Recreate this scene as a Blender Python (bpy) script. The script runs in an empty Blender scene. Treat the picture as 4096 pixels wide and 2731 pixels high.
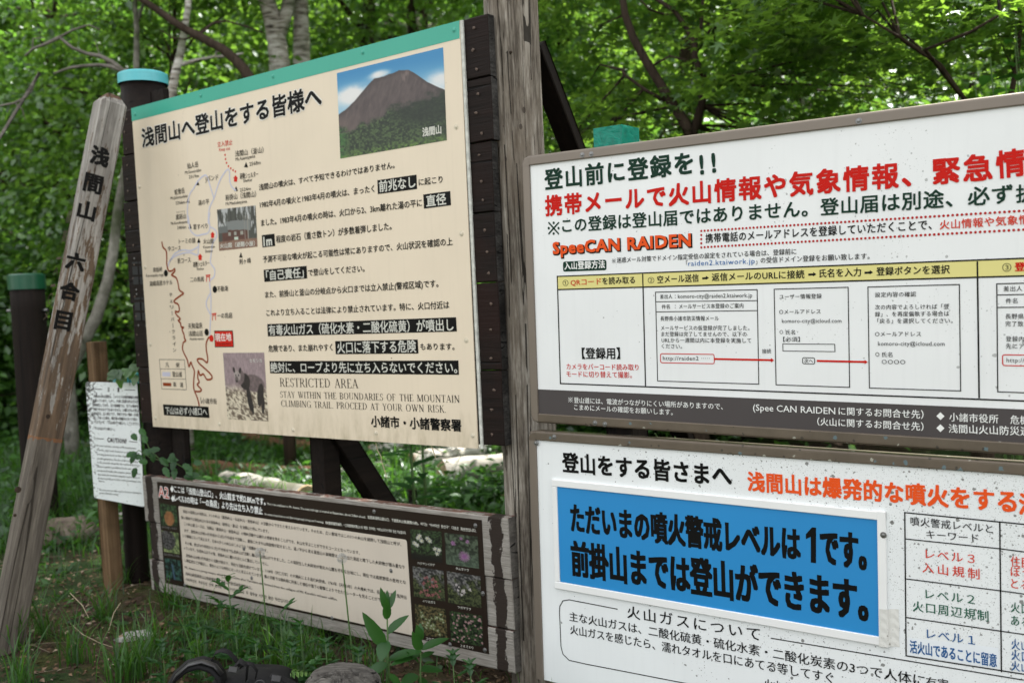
import bpy, math, random
import numpy as np
from mathutils import Vector, Matrix
S = bpy.context.scene
COL = S.collection
PI = math.pi
random.seed(7)
RNG = np.random.default_rng(11)

# ------------------------------------------------------------------ camera
F = 3982.0                                   # focal length in photo pixels (photo 4096 x 2731)
CAM = np.array([0.0, 0.0, 1.5])
M = np.array([[0.9990943018, -0.0425508646, 0.0],
              [-0.0020849802, -0.0489553354, 0.9987987925],
              [-0.0424997522, -0.9978941823, -0.0489997143]])     # columns: right, down, forward
cam_d = bpy.data.cameras.new('camera'); cam = bpy.data.objects.new('camera', cam_d); COL.objects.link(cam)
r, dn, fw = M[:, 0], M[:, 1], M[:, 2]
cam.matrix_world = Matrix(((r[0], -dn[0], -fw[0], 0), (r[1], -dn[1], -fw[1], 0), (r[2], -dn[2], -fw[2], 1.5), (0, 0, 0, 1)))
cam_d.sensor_width = 23.5; cam_d.sensor_fit = 'HORIZONTAL'; cam_d.lens = 23.5 * F / 4096
cam_d.clip_start = 0.05; cam_d.clip_end = 900
cam_d.dof.use_dof = True; cam_d.dof.focus_distance = 3.15; cam_d.dof.aperture_fstop = 1.9
S.camera = cam

# ------------------------------------------------------------------ sky, sun, exposure
SUN_EL, SUN_AZ = math.radians(57), math.radians(38)      # azimuth from +Y towards +X
world = bpy.data.worlds.new('World'); S.world = world; world.use_nodes = True
wn = world.node_tree; bg = wn.nodes['Background']
sky = wn.nodes.new('ShaderNodeTexSky'); sky.sky_type = 'NISHITA'; sky.sun_disc = False
sky.sun_elevation = SUN_EL; sky.sun_rotation = SUN_AZ
sky.air_density = 1.0; sky.dust_density = 2.2; sky.ozone_density = 1.0
# thin bright cloud added over the blue to neutralise its tint
tc = wn.nodes.new('ShaderNodeTexCoord'); cn = wn.nodes.new('ShaderNodeTexNoise'); cn.inputs['Scale'].default_value = 2.2; cn.inputs['Detail'].default_value = 6
cr = wn.nodes.new('ShaderNodeValToRGB'); cr.color_ramp.elements[0].position = 0.33; cr.color_ramp.elements[1].position = 0.6
mx = wn.nodes.new('ShaderNodeMix'); mx.data_type = 'RGBA'
wn.links.new(tc.outputs['Generated'], cn.inputs['Vector']); wn.links.new(cn.outputs['Fac'], cr.inputs['Fac'])
cm = wn.nodes.new('ShaderNodeMath'); cm.operation = 'MULTIPLY'; cm.inputs[1].default_value = 0.85
wn.links.new(cr.outputs['Color'], cm.inputs[0]); wn.links.new(cm.outputs[0], mx.inputs['Factor'])
wn.links.new(sky.outputs[0], mx.inputs['A']); mx.inputs['B'].default_value = (10.5, 10.2, 9.6, 1)
wn.links.new(mx.outputs['Result'], bg.inputs['Color']); bg.inputs['Strength'].default_value = 0.1
sun_d = bpy.data.lights.new('sun', 'SUN'); sun_d.energy = 5.0; sun_d.angle = math.radians(0.5); sun_d.color = (1.0, 0.95, 0.86)
sun = bpy.data.objects.new('sun', sun_d); COL.objects.link(sun)
to_sun = Vector((math.sin(SUN_AZ) * math.cos(SUN_EL), math.cos(SUN_AZ) * math.cos(SUN_EL), math.sin(SUN_EL)))
sun.rotation_euler = to_sun.to_track_quat('Z', 'Y').to_euler(); sun.location = (6, 14, 20)
S.view_settings.view_transform = 'Standard'; S.view_settings.look = 'None'; S.view_settings.gamma = 1
S.view_settings.use_curve_mapping = False; S.view_settings.exposure = 1.4
S.render.engine = 'CYCLES'
S.cycles.max_bounces = 7; S.cycles.diffuse_bounces = 4; S.cycles.glossy_bounces = 2; S.cycles.transmission_bounces = 4
S.cycles.transparent_max_bounces = 6; S.cycles.caustics_reflective = False; S.cycles.caustics_refractive = False
S.cycles.sample_clamp_indirect = 6; S.cycles.use_denoising = True

# ------------------------------------------------------------------ helpers
def lin(c):
    c = [x / 255 for x in c]
    return tuple(x / 12.92 if x <= 0.04045 else ((x + 0.055) / 1.055) ** 2.4 for x in c)
def W(px, py, d):
    """world point seen at a photo pixel, d metres in front of the camera"""
    return CAM + M @ np.array([(px - 2048) / F * d, (py - 1365.5) / F * d, d])
def G(px, py, z=0.0):
    v = M @ np.array([(px - 2048) / F, (py - 1365.5) / F, 1.0])
    return CAM + v * ((z - 1.5) / v[2])
def crop(ox, oy, s):
    return lambda x, y: (ox + x / s, oy + y / s)

class MB:
    def __init__(s): s.v = []; s.f = []
    def add(s, vs, fs):
        b = len(s.v); s.v += [tuple(float(c) for c in v) for v in vs]; s.f += [tuple(b + i for i in f) for f in fs]; return s
    def box(s, x0, x1, y0, y1, z0, z1, bev=0.0):
        if bev <= 0:
            v = [(x, y, z) for z in (z0, z1) for y in (y0, y1) for x in (x0, x1)]
            return s.add(v, [(0, 2, 3, 1), (4, 5, 7, 6), (0, 1, 5, 4), (2, 6, 7, 3), (0, 4, 6, 2), (1, 3, 7, 5)])
        # bevel round the z+ face and sides
        b = bev; r1 = [(x0, y0), (x1, y0), (x1, y1), (x0, y1)]
        v = [(x, y, z0) for x, y in r1] + [(x, y, z1 - b) for x, y in r1]
        v += [(x0 + b, y0 + b, z1), (x1 - b, y0 + b, z1), (x1 - b, y1 - b, z1), (x0 + b, y1 - b, z1)]
        f = [(3, 2, 1, 0), (8, 9, 10, 11)]
        for k in range(4):
            j = (k + 1) % 4; f += [(k, j, 4 + j, 4 + k), (4 + k, 4 + j, 8 + j, 8 + k)]
        return s.add(v, f)
    def tube(s, pts, rad, seg=8, caps=True, jit=0.0):
        pts = [np.array(p, float) for p in pts]; n = len(pts)
        if not hasattr(rad, '__len__'): rad = [rad] * n
        vs = []; fs = []; up = np.array([0.31, 0.2, 0.93]); prev = None
        for i in range(n):
            t = pts[min(i + 1, n - 1)] - pts[max(i - 1, 0)]; t = t / (np.linalg.norm(t) + 1e-12)
            a = (np.cross(t, up) if prev is None else prev - t * np.dot(prev, t)); 
            if np.linalg.norm(a) < 1e-4: a = np.cross(t, [1, 0.1, 0])
            a /= np.linalg.norm(a); b = np.cross(t, a); prev = a
            for k in range(seg):
                an = 2 * PI * k / seg; rr = rad[i] * (1 + jit * random.uniform(-1, 1))
                vs.append(pts[i] + (a * math.cos(an) + b * math.sin(an)) * rr)
        for i in range(n - 1):
            for k in range(seg):
                j = (k + 1) % seg; fs.append((i * seg + k, i * seg + j, (i + 1) * seg + j, (i + 1) * seg + k))
        if caps: fs += [tuple(range(seg - 1, -1, -1)), tuple((n - 1) * seg + k for k in range(seg))]
        return s.add(vs, fs)
    def sweep(s, pts, side, w, th):
        """flat strap: width w along side, thickness th"""
        pts = [np.array(p, float) for p in pts]; side = np.array(side, float); side /= np.linalg.norm(side); n = len(pts); vs = []; fs = []
        for i in range(n):
            t = pts[min(i + 1, n - 1)] - pts[max(i - 1, 0)]; t /= np.linalg.norm(t)
            nn = np.cross(t, side); nn /= np.linalg.norm(nn); sd = np.cross(nn, t)
            for a, b in ((-1, -.6), (-.8, -1), (.8, -1), (1, -.6), (1, .6), (.8, 1), (-.8, 1), (-1, .6)):
                vs.append(pts[i] + sd * a * w / 2 + nn * b * th / 2)
        for i in range(n - 1):
            for k in range(8):
                j = (k + 1) % 8; fs.append((i * 8 + k, i * 8 + j, i * 8 + 8 + j, i * 8 + 8 + k))
        fs += [tuple(range(7, -1, -1)), tuple((n - 1) * 8 + k for k in range(8))]
        return s.add(vs, fs)
    def build(s, name, mat, parent=None, smooth=False):
        me = bpy.data.meshes.new(name); me.from_pydata(s.v, [], s.f); me.update()
        if mat: me.materials.append(mat)
        if smooth: me.polygons.foreach_set('use_smooth', [True] * len(me.polygons))
        return link(name, me, parent)
def link(name, data, parent=None):
    o = bpy.data.objects.new(name, data); COL.objects.link(o)
    if parent is not None: o.parent = parent
    return o
def tag(o, label=None, cat=None, group=None, kind=None):
    if label: o['label'] = label
    if cat: o['category'] = cat
    if group: o['group'] = group
    if kind: o['kind'] = kind
    return o
def empty(name, loc, label, cat, group=None):
    o = bpy.data.objects.new(name, None); COL.objects.link(o); o.location = Vector([float(c) for c in loc]); o.empty_display_size = 0.2
    return tag(o, label, cat, group)
def raw_mesh(name, V, faces, mat, smooth=False):
    """V (n,3) array; faces: (m,k) int array"""
    me = bpy.data.meshes.new(name); m, k = faces.shape
    me.vertices.add(len(V)); me.vertices.foreach_set('co', np.ascontiguousarray(V, dtype=np.float32).ravel())
    me.loops.add(m * k); me.loops.foreach_set('vertex_index', faces.astype(np.int32).ravel())
    me.polygons.add(m); me.polygons.foreach_set('loop_start', np.arange(0, m * k, k, dtype=np.int32))
    if smooth: me.polygons.foreach_set('use_smooth', np.ones(m, dtype=bool))
    me.materials.append(mat); me.update(calc_edges=True); return me

# ------------------------------------------------------------------ materials
class NT:
    def __init__(s, name):
        s.m = bpy.data.materials.new(name); s.m.use_nodes = True; s.t = s.m.node_tree
        s.b = s.t.nodes['Principled BSDF']; s.out = s.t.nodes['Material Output']
    def n(s, typ, **kw):
        nd = s.t.nodes.new('ShaderNode' + typ)
        for k, v in kw.items():
            if hasattr(nd, k): setattr(nd, k, v)
            else: nd.inputs[k].default_value = v
        return nd
    def l(s, a, b): s.t.links.new(a, b)
    def coord(s, scale=(1, 1, 1), out='Object'):
        t = s.n('TexCoord'); m = s.n('Mapping'); m.inputs['Scale'].default_value = scale; s.l(t.outputs[out], m.inputs['Vector']); return m.outputs[0]
    def noise(s, vec, scale, detail=4, rough=.55, dist=0):
        nd = s.n('TexNoise'); nd.inputs['Scale'].default_value = scale; nd.inputs['Detail'].default_value = detail
        nd.inputs['Roughness'].default_value = rough; nd.inputs['Distortion'].default_value = dist
        if vec: s.l(vec, nd.inputs['Vector'])
        return nd.outputs['Fac']
    def ramp(s, fac, stops, interp='LINEAR'):
        nd = s.n('ValToRGB'); cr = nd.color_ramp; cr.interpolation = interp
        while len(cr.elements) > 1: cr.elements.remove(cr.elements[-1])
        cr.elements[0].position = stops[0][0]; cr.elements[0].color = (*stops[0][1], 1)
        for p, c in stops[1:]:
            e = cr.elements.new(p); e.color = (*c, 1)
        s.l(fac, nd.inputs['Fac']); return nd.outputs['Color']
    def mix(s, fac, a, b, typ='MIX'):
        nd = s.n('Mix'); nd.data_type = 'RGBA'; nd.blend_type = typ
        for sock, val in (('Factor', fac), ('A', a), ('B', b)):
            if hasattr(val, 'is_linked') or hasattr(val, 'links'): s.l(val, nd.inputs[sock])
            elif sock == 'Factor': nd.inputs[0].default_value = val
            else: nd.inputs[sock].default_value = (*val, 1)
        return nd.outputs['Result']
    def math(s, op, a, b=None, clamp=False):
        nd = s.n('Math'); nd.operation = op; nd.use_clamp = clamp
        for i, v in enumerate((a, b)):
            if v is None: continue
            if hasattr(v, 'links'): s.l(v, nd.inputs[i])
            else: nd.inputs[i].default_value = v
        return nd.outputs[0]
    def bump(s, h, strength=.3, dist=.01):
        nd = s.n('Bump'); nd.inputs['Strength'].default_value = strength; nd.inputs['Distance'].default_value = dist
        s.l(h, nd.inputs['Height']); s.l(nd.outputs[0], s.b.inputs['Normal'])
    def done(s, col=None, rough=.6, spec=.5, metal=0):
        if col is not None:
            if hasattr(col, 'links'): s.l(col, s.b.inputs['Base Color'])
            else: s.b.inputs['Base Color'].default_value = (*col, 1)
        if hasattr(rough, 'links'): s.l(rough, s.b.inputs['Roughness'])
        else: s.b.inputs['Roughness'].default_value = rough
        s.b.inputs['Specular IOR Level'].default_value = spec; s.b.inputs['Metallic'].default_value = metal
        return s.m
def plain(name, c, rough=.6, metal=0, spec=.5, var=.12, scale=9):
    t = NT(name); v = t.coord(); f = t.noise(v, scale)
    col = t.ramp(f, [(.3, tuple(x * (1 - var) for x in c)), (.7, tuple(min(1, x * (1 + var)) for x in c))])
    return t.done(col, rough, spec, metal)
def ink(name, c, rough=.45):
    t = NT(name); return t.done(c, rough, .12)
_inks = {}
def INK(key):
    if key not in _inks:
        c = {'black': (14, 14, 14), 'green': (20, 52, 40), 'red': (196, 26, 16), 'orange': (226, 84, 32), 'white': (232, 234, 232),
             'offwhite': (205, 205, 196), 'blue': (40, 100, 165), 'dblue': (24, 84, 140), 'lilac': (196, 196, 212), 'brown': (140, 62, 30), 'mapred': (200, 40, 28),
             'dred': (176, 30, 26), 'yellow': (220, 212, 140), 'grey': (64, 58, 60), 'dgreen': (24, 88, 66), 'halo': (226, 222, 214), 'softred': (205, 62, 42),
             'bodygrey': (38, 36, 32), 'cream2': (226, 214, 192), 'logored': (190, 70, 60), 'skyblue': (28, 132, 198), 'faint': (120, 120, 118)}[key]
        _inks[key] = ink('print_' + key, lin(c))
    return _inks[key]
def wood(name, cols, axis=0, fine=60, rough=.8, crack=(.01, .008, .006), crackamt=.5, bump=.5, blotch=None, stretch=22):
    """weathered timber: long streaks along the grain axis, dark checks, blotches"""
    t = NT(name); sc = [1, 1, 1]; sc[axis] = 1 / stretch
    v = t.coord(sc); g = t.noise(v, fine, 6, .65, .3); g2 = t.noise(v, fine * .22, 3, .6)
    col = t.ramp(g, [(.28, cols[0]), (.5, cols[1]), (.72, cols[2])])
    col2 = t.ramp(g2, [(.3, cols[0]), (.7, cols[2])]); col = t.mix(.4, col, col2)
    w = t.noise(t.coord(), 2.3, 4)
    if blotch:
        m = t.ramp(w, [(.48, (0, 0, 0)), (.62, (1, 1, 1))]); col = t.mix(m, col, blotch)
    sc2 = [1, 1, 1]; sc2[axis] = 1 / (stretch * 1.6)
    ck = t.noise(t.coord(sc2), fine * .45, 3, .5, .6)
    ckm = t.ramp(ck, [(.335, (1, 1, 1)), (.365, (0, 0, 0))]); ckm = t.math('MULTIPLY', ckm, crackamt)
    col = t.mix(ckm, col, crack)
    h = t.math('SUBTRACT', g, t.math('MULTIPLY', ckm, 1.5)); t.bump(h, bump, .006)
    return t.done(col, rough, .15)
def panel_mat(name, base, speck=0.0, speckcol=(.06, .06, .055), grime=0.0, grimecol=(.25, .2, .1), rough=.35, grad=0, seed=0, speckgrad=.0):
    """painted sheet: faint mottling, speckles of dirt / lichen, grime that gathers near one edge"""
    t = NT(name); v = t.coord(); n = t.noise(v, 3.1, 4)
    col = t.ramp(n, [(.3, tuple(x * .965 for x in base)), (.7, tuple(min(1, x * 1.02) for x in base))])
    st = t.noise(t.coord((26, 1.2, 1)), 2.0, 4)
    col = t.mix(t.math('MULTIPLY', t.ramp(st, [(.52, (0, 0, 0)), (.8, (1, 1, 1))]), .09), col, tuple(x * .6 for x in base))
    if speck > 0:
        tx = t.n('TexCoord'); mp = t.n('Mapping'); mp.inputs['Location'].default_value = (seed, seed * 1.7, 0); t.l(tx.outputs['Object'], mp.inputs['Vector'])
        sp = t.n('SeparateXYZ'); t.l(tx.outputs['Object'], sp.inputs[0])
        mask = t.math('ADD', t.noise(mp.outputs[0], 3.4, 5, .7), t.math('MULTIPLY', t.math('ADD', sp.outputs['X'], t.math('MULTIPLY', sp.outputs['Y'], .9)), speckgrad))
        for sc, rad, amt, off in ((34, .20, .8, .02), (75, .24, .75, .0), (170, .30, .6, -.02), (330, .34, .5, -.06)):
            vo = t.n('TexVoronoi'); vo.inputs['Scale'].default_value = sc; t.l(mp.outputs[0], vo.inputs['Vector'])
            wob = t.math('MULTIPLY', t.math('SUBTRACT', t.noise(mp.outputs[0], sc * 3.1, 3), .5), .35)
            sel = t.n('SeparateColor'); t.l(vo.outputs['Color'], sel.inputs[0]); sz = t.math('MULTIPLY', sel.outputs[1], rad)
            keep = t.math('LESS_THAN', sel.outputs[0], t.math('MULTIPLY', t.math('SUBTRACT', mask, .62 - speck - off, clamp=True), 2.6))
            m = t.math('MULTIPLY', t.math('LESS_THAN', t.math('ADD', vo.outputs['Distance'], wob), sz), keep)
            col = t.mix(t.math('MULTIPLY', m, amt), col, speckcol)
    if grime > 0:
        tx = t.n('TexCoord'); sp = t.n('SeparateXYZ'); t.l(tx.outputs['Object'], sp.inputs[0])
        gn = t.noise(t.coord((9, 2.5, 1)), 2.4, 6, .7)
        a = t.math('SUBTRACT', t.math('MULTIPLY', t.math('ADD', sp.outputs['Y'], -grad), -6.0), .55)
        a = t.math('MULTIPLY', t.math('ADD', a, gn, clamp=True), grime)
        a = t.math('MINIMUM', a, .75); a = t.math('MULTIPLY', a, t.ramp(gn, [(.38, (.1, .1, .1)), (.66, (1, 1, 1))]))
        col = t.mix(a, col, grimecol)
    return t.done(col, rough, .3)
def leaf_mat(name, c_dark, c_pale, trans, gloss=.06, tfac=.5):
    t = NT(name); t.t.nodes.remove(t.b)
    gm = t.n('NewGeometry'); col = t.ramp(gm.outputs['Random Per Island'], [(0, c_dark), (.6, c_pale), (1, tuple(x * 1.25 for x in c_pale))])  # each leaf takes a random tone between darker and paler green
    v = t.coord(out='Object'); big = t.noise(v, 1.3, 2)
    trc = t.ramp(gm.outputs['Random Per Island'], [(0, tuple(x * .55 for x in trans)), (1, trans)])
    d = t.n('BsdfDiffuse'); tr = t.n('BsdfTranslucent'); g = t.n('BsdfGlossy'); g.inputs['Roughness'].default_value = .42
    g.inputs['Color'].default_value = (.9, .95, 1, 1)
    t.l(t.mix(t.math('MULTIPLY', big, .5), col, tuple(x * .5 for x in c_dark)), d.inputs['Color']); t.l(trc, tr.inputs['Color'])
    m = t.n('MixShader'); m.inputs[0].default_value = tfac; t.l(d.outputs[0], m.inputs[1]); t.l(tr.outputs[0], m.inputs[2])
    m2 = t.n('MixShader'); m2.inputs[0].default_value = gloss; t.l(m.outputs[0], m2.inputs[1]); t.l(g.outputs[0], m2.inputs[2])
    t.l(m2.outputs[0], t.out.inputs['Surface']); return t.m
def vcol_mat(name, rough=.4):
    t = NT(name); a = t.n('Attribute'); a.attribute_name = 'Col'; return t.done(a.outputs['Color'], rough, .4)

MT = {}
MT['plank'] = wood('dark_stained_planks', [(.004, .003, .0027), (.009, .0055, .0045), (.018, .010, .008)], 0, 55, .6, (.001, .001, .001), .8, .5, (.016, .007, .0055))
MT['endgrain'] = wood('charred_end_grain', [(.006, .006, .006), (.03, .028, .026), (.10, .095, .09)], 2, 120, .9, (.002, .002, .002), .9, .9, (.01, .009, .008), 2)
MT['darkpost'] = wood('dark_stained_post', [(.004, .003, .0028), (.009, .006, .005), (.018, .012, .009)], 2, 45, .7, (.002, .002, .002), .8, .5)
MT['pole'] = wood('weathered_grey_pole', [(.10, .088, .072), (.20, .18, .152), (.33, .305, .27)], 2, 60, .85, (.02, .016, .012), .85, .8, (.19, .15, .11), 26)
MT['cap'] = plain('light_teal_metal', lin((92, 186, 196)), .35, 0, .5, .05)
MT['capdark'] = plain('dark_green_metal', lin((6, 74, 50)), .35, 0, .5, .08)
MT['tealtape'] = None
MT['frame'] = plain('bronze_anodised_frame', (.185, .155, .128), .36, .25, .5, .06, 4)  # lighter base colour stands in for the top rail's reflection
MT['steel'] = plain('steel_screw', (.22, .22, .22), .35, .8)
MT['screwcap'] = plain('pale_screw_cap', (.62, .56, .44), .35)
MT['tealscrew'] = plain('teal_painted_screw', lin((56, 160, 140)), .3)
MT['bark'] = wood('dark_tree_bark', [(.018, .012, .009), (.04, .028, .02), (.08, .06, .045)], 2, 30, .9, (.005, .004, .003), .7, 1)
MT['twig'] = wood('grey_twig_bark', [(.05, .045, .04), (.13, .12, .10), (.28, .26, .23)], 0, 20, .9, (.02, .018, .015), .4, .6, None, 2)
MT['fabric'] = plain('black_fabric', (.006, .006, .007), .75, 0, .3, .2, 60)
MT['plastic'] = plain('black_plastic', (.02, .02, .022), .35)

def cracked(name, cols, zs, sc, crackw, blotch, rough=.85, lim=None):
    t = NT(name); a = t.noise(t.coord((1, 1, 1 / 14)), 17 * sc, 5, .65, .2); b_ = t.noise(t.coord((1, 1, 1 / 9)), 90 * sc, 4, .7); c_ = t.noise(t.coord((1, 1, .5)), 3.5, 4, .65)
    col = t.ramp(t.math('ADD', t.math('MULTIPLY', a, .62), t.math('MULTIPLY', b_, .38)), [(.40, cols[0]), (.5, cols[1]), (.60, cols[2])]); col = t.mix(t.math('MULTIPLY', t.ramp(c_, [(.47, (0, 0, 0)), (.66, (1, 1, 1))]), .6), col, blotch)
    m = None
    for k, (s1, w_, gate) in enumerate(((9 * sc, .011, .50), (21 * sc, .014, .56))):
        n_ = t.noise(t.coord((1, 1, 1 / zs)), s1, 2, .4, .25); ln = t.math('LESS_THAN', t.math('ABSOLUTE', t.math('SUBTRACT', n_, .5)), w_ * crackw); g_ = t.math('LESS_THAN', t.noise(t.coord((1, 1, .35)), 4.5 + k * 3, 2), gate); ln = t.math('MULTIPLY', ln, g_); m = ln if m is None else t.math('MAXIMUM', m, ln)
    col = t.mix(t.math('MULTIPLY', m, .88), col, (.012, .010, .008)); vo = t.n('TexVoronoi'); vo.inputs['Scale'].default_value = 13; t.l(t.coord((1, 1, .55)), vo.inputs['Vector']); kn = t.math('LESS_THAN', vo.outputs['Distance'], .085); col = t.mix(t.math('MULTIPLY', kn, .7), col, (.03, .022, .018))
    t.bump(t.math('SUBTRACT', a, t.math('MULTIPLY', m, 1.2)), .7, .01); return t.done(col, rough, .15)
MT['pole'] = cracked('weathered_grey_pole', [(.075, .062, .05), (.21, .185, .155), (.42, .39, .345)], 34, 1.0, .9, (.15, .12, .09))
def birch_mat():
    t = NT('birch_bark'); v = t.coord((1, 1, 6)); n = t.noise(v, 5, 5, .65, .4); n2 = t.noise(t.coord((1, 1, 14)), 9, 3, .6); n3 = t.noise(t.coord(), 2.2, 4, .6)
    col = t.ramp(n, [(.36, (.035, .03, .025)), (.45, (.30, .27, .23)), (.62, (.60, .585, .55))])
    col = t.mix(t.math('MULTIPLY', t.ramp(n2, [(.33, (1, 1, 1)), (.39, (0, 0, 0))]), .8), col, (.03, .025, .02))
    col = t.mix(t.math('MULTIPLY', t.ramp(n3, [(.5, (0, 0, 0)), (.66, (1, 1, 1))]), .75), col, (.09, .11, .06))
    t.bump(n, .5, .01); return t.done(col, .75, .3)
MT['birch'] = birch_mat()
MT['dullbirch'] = wood('dull_birch_stem', [(.06, .055, .045), (.17, .16, .135), (.34, .33, .29)], 2, 12, .9, (.03, .028, .022), .6, .5, (.06, .07, .04), 1)
def tape_mat():
    t = NT('wrinkled_teal_tape'); v = t.coord((1, 1, 1)); n = t.noise(v, 22, 4, .6, 1.6)
    col = t.ramp(n, [(.3, lin((0, 104, 88))), (.7, lin((0, 138, 118)))]); t.bump(n, .45, .008); return t.done(col, .22, .25)
MT['tealtape'] = tape_mat()

# ------------------------------------------------------------------ boards: planes, print, pictures
BOARD = {
 'L': ([-1.81396, 4.92952, 2.47847], [0.798295, -0.602224, 0.00712], [0.003886, -0.006671, -0.99997]),
 'A': ([-1.78764, 4.89847, 0.64109], [0.802718, -0.596301, 0.008288], [0.01397, 0.004909, -0.99989]),
 'U': ([0.08643, 3.47545, 1.93427], [0.800268, -0.599538, -0.011243], [-0.005814, 0.010992, -0.999923]),
 'B': ([0.06523, 3.47874, 0.98084], [0.807139, -0.590326, -0.006447], [-0.010203, -0.003029, -0.999943])}
class Board:
    """a flat sign: local x to the right, y up, z out of the face"""
    def __init__(s, name, O, u, v, obj_name, label, cat):
        s.name = name; s.O = np.array(O); s.u = np.array(u); v = np.array(v)
        s.u /= np.linalg.norm(s.u); v = v - s.u * (v @ s.u); v /= np.linalg.norm(v)
        s.y = -v; s.n = np.cross(s.u, s.y)
        s.root = empty(obj_name, s.O, label, cat)
        s.root.matrix_world = Matrix(((s.u[0], s.y[0], s.n[0], s.O[0]), (s.u[1], s.y[1], s.n[1], s.O[1]), (s.u[2], s.y[2], s.n[2], s.O[2]), (0, 0, 0, 1)))
        s.ink = {}
    def uv(s, p, z=0.0):
        """local sign coordinates of the sign point seen at photo pixel p"""
        d = M @ np.array([(p[0] - 2048) / F, (p[1] - 1365.5) / F, 1.0]); q = CAM + d * (((s.O + s.n * z - CAM) @ s.n) / (d @ s.n)) - s.O
        return np.array([q @ s.u, q @ s.y])
    def put(s, key, V, faces, z):
        L = s.ink.setdefault(key, MB()); L.add([(x, y, z) for x, y in V], faces)
    def poly(s, key, pts, z=.0008, local=False):
        V = [tuple(p) for p in pts] if local else [tuple(s.uv(p)) for p in pts]
        a = sum(V[i][0] * V[(i + 1) % len(V)][1] - V[(i + 1) % len(V)][0] * V[i][1] for i in range(len(V)))
        if a < 0: V = V[::-1]
        s.put(key, V, [tuple(range(len(V)))], z)
    def line(s, key, pts, w, z=.001, closed=False, smooth=False, local=False, dash=None):
        P = [np.array(p, float) if local else s.uv(p) for p in pts]
        if smooth:
            Q = []
            for i in range(len(P) - 1):
                a, b, c, d = P[max(i - 1, 0)], P[i], P[i + 1], P[min(i + 2, len(P) - 1)]
                for k in range(4):
                    t = k / 4; Q.append(.5 * ((2 * b) + (c - a) * t + (2 * a - 5 * b + 4 * c - d) * t * t + (3 * b - a - 3 * c + d) * t ** 3))
            P = Q + [P[-1]]
        if closed: P = P + [P[0]]
        n = len(P); V = []; fs = []
        for i in range(n):
            if closed: a, b = P[(i - 1) % (n - 1)], P[(i + 1) % (n - 1)]
            else: a, b = P[max(i - 1, 0)], P[min(i + 1, n - 1)]
            d1 = P[i] - a; d2 = b - P[i]
            if np.linalg.norm(d1) < 1e-9: d1 = d2
            if np.linalg.norm(d2) < 1e-9: d2 = d1
            d1 = d1 / np.linalg.norm(d1); d2 = d2 / np.linalg.norm(d2); t = d1 + d2
            t = t / (np.linalg.norm(t) + 1e-9) if np.linalg.norm(t) > .2 else d2
            c = max(.5, float(t @ d2)); nn = np.array([-t[1], t[0]]) * w / 2 / c
            V += [tuple(P[i] - nn), tuple(P[i] + nn)]
        for i in range(n - 1): fs.append((2 * i, 2 * i + 2, 2 * i + 3, 2 * i + 1))
        s.put(key, V, fs, z)
    def disc(s, key, p, r, z=.0012, seg=10, local=False):
        c = np.array(p) if local else s.uv(p)
        s.put(key, [(c[0] + r * math.cos(2 * PI * k / seg), c[1] + r * math.sin(2 * PI * k / seg)) for k in range(seg)], [tuple(range(seg))], z)
    def rrect(s, pts, r):
        c = [s.uv(p) for p in pts]; out = []
        for i in range(4):
            a, b, d = c[i - 1], c[i], c[(i + 1) % 4]; e1 = (a - b) / np.linalg.norm(a - b); e2 = (d - b) / np.linalg.norm(d - b)
            for k in range(5):
                t = k / 4; p0 = b + e1 * r; p2 = b + e2 * r; out.append((1 - t) ** 2 * p0 + 2 * t * (1 - t) * b + t * t * p2)
        return out
    def text(s, key, body, bl, br, h, bold=0.0, mode='c', sp=1.0, z=.0016, res=2, halo=None):
        """print body so that its ink runs from pixel bl to pixel br; h = glyph height in pixels at the left end"""
        V, Fc = glyphs(body, sp, res)
        if len(V) == 0: return
        a = s.uv(bl); b = s.uv(br); hh = s.uv((bl[0], bl[1] - h)); e = b - a; Wd = np.linalg.norm(e); e /= Wd; n = np.array([-e[1], e[0]])
        H = (hh - a) @ n; sy = H / (.90 if mode == 'c' else .727); y0 = -.08 if mode == 'c' else 0
        x0, x1 = V[:, 0].min(), V[:, 0].max(); sx = Wd / (x1 - x0)
        X = (V[:, 0] - x0) * sx; Y = (V[:, 1] - y0) * sy
        P = a[None] + X[:, None] * e[None] + Y[:, None] * n[None]
        for i, (dx, dy) in enumerate(weights(bold)):
            s.put(key, [tuple(p) for p in P + (e * dx + n * dy)[None] * sy], Fc, z + i * 1.5e-5)
        if halo:
            hx, hy = halo[2] if len(halo) > 2 else (0, 0)
            for i, (dx, dy) in enumerate(weights(halo[1], True)):
                s.put(halo[0], [tuple(p) for p in P + (e * (dx + hx) + n * (dy + hy))[None] * sy], Fc, z - .0005 + i * 1.5e-5)
            if len(halo) > 2:
                for i, (dx, dy) in enumerate(weights(halo[1] * .6)): s.put(halo[0], [tuple(p) for p in P + (e * (dx + hx / 2) + n * (dy + hy / 2))[None] * sy], Fc, z - .0008 + i * 1.5e-5)
    def flush(s, parent=None):
        for k, mb in s.ink.items():
            o = mb.build('lettering', INK(k), parent or s.root); o['kind'] = 'stuff'
        s.ink = {}
_cu = bpy.data.curves.new('type', 'FONT'); _co = bpy.data.objects.new('type', _cu); COL.objects.link(_co)
_gc = {}
def weights(b, full=False):
    """offsets (in em) at which a glyph is printed again to thicken its strokes"""
    if b < .004: return [(0, 0)]
    if b < .012 and not full: return [(-b, -b * .4), (b, b * .4)]
    if b < .022 and not full: return [(-b, -b), (b, -b), (b, b), (-b, b)]
    return [(b * x, b * y) for x in (-1, 0, 1) for y in (-1, 0, 1) if x or y] + ([(b * .5, b * .5), (-b * .5, -b * .5), (b * .5, -b * .5), (-b * .5, b * .5)] if b > .05 else [])
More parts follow.
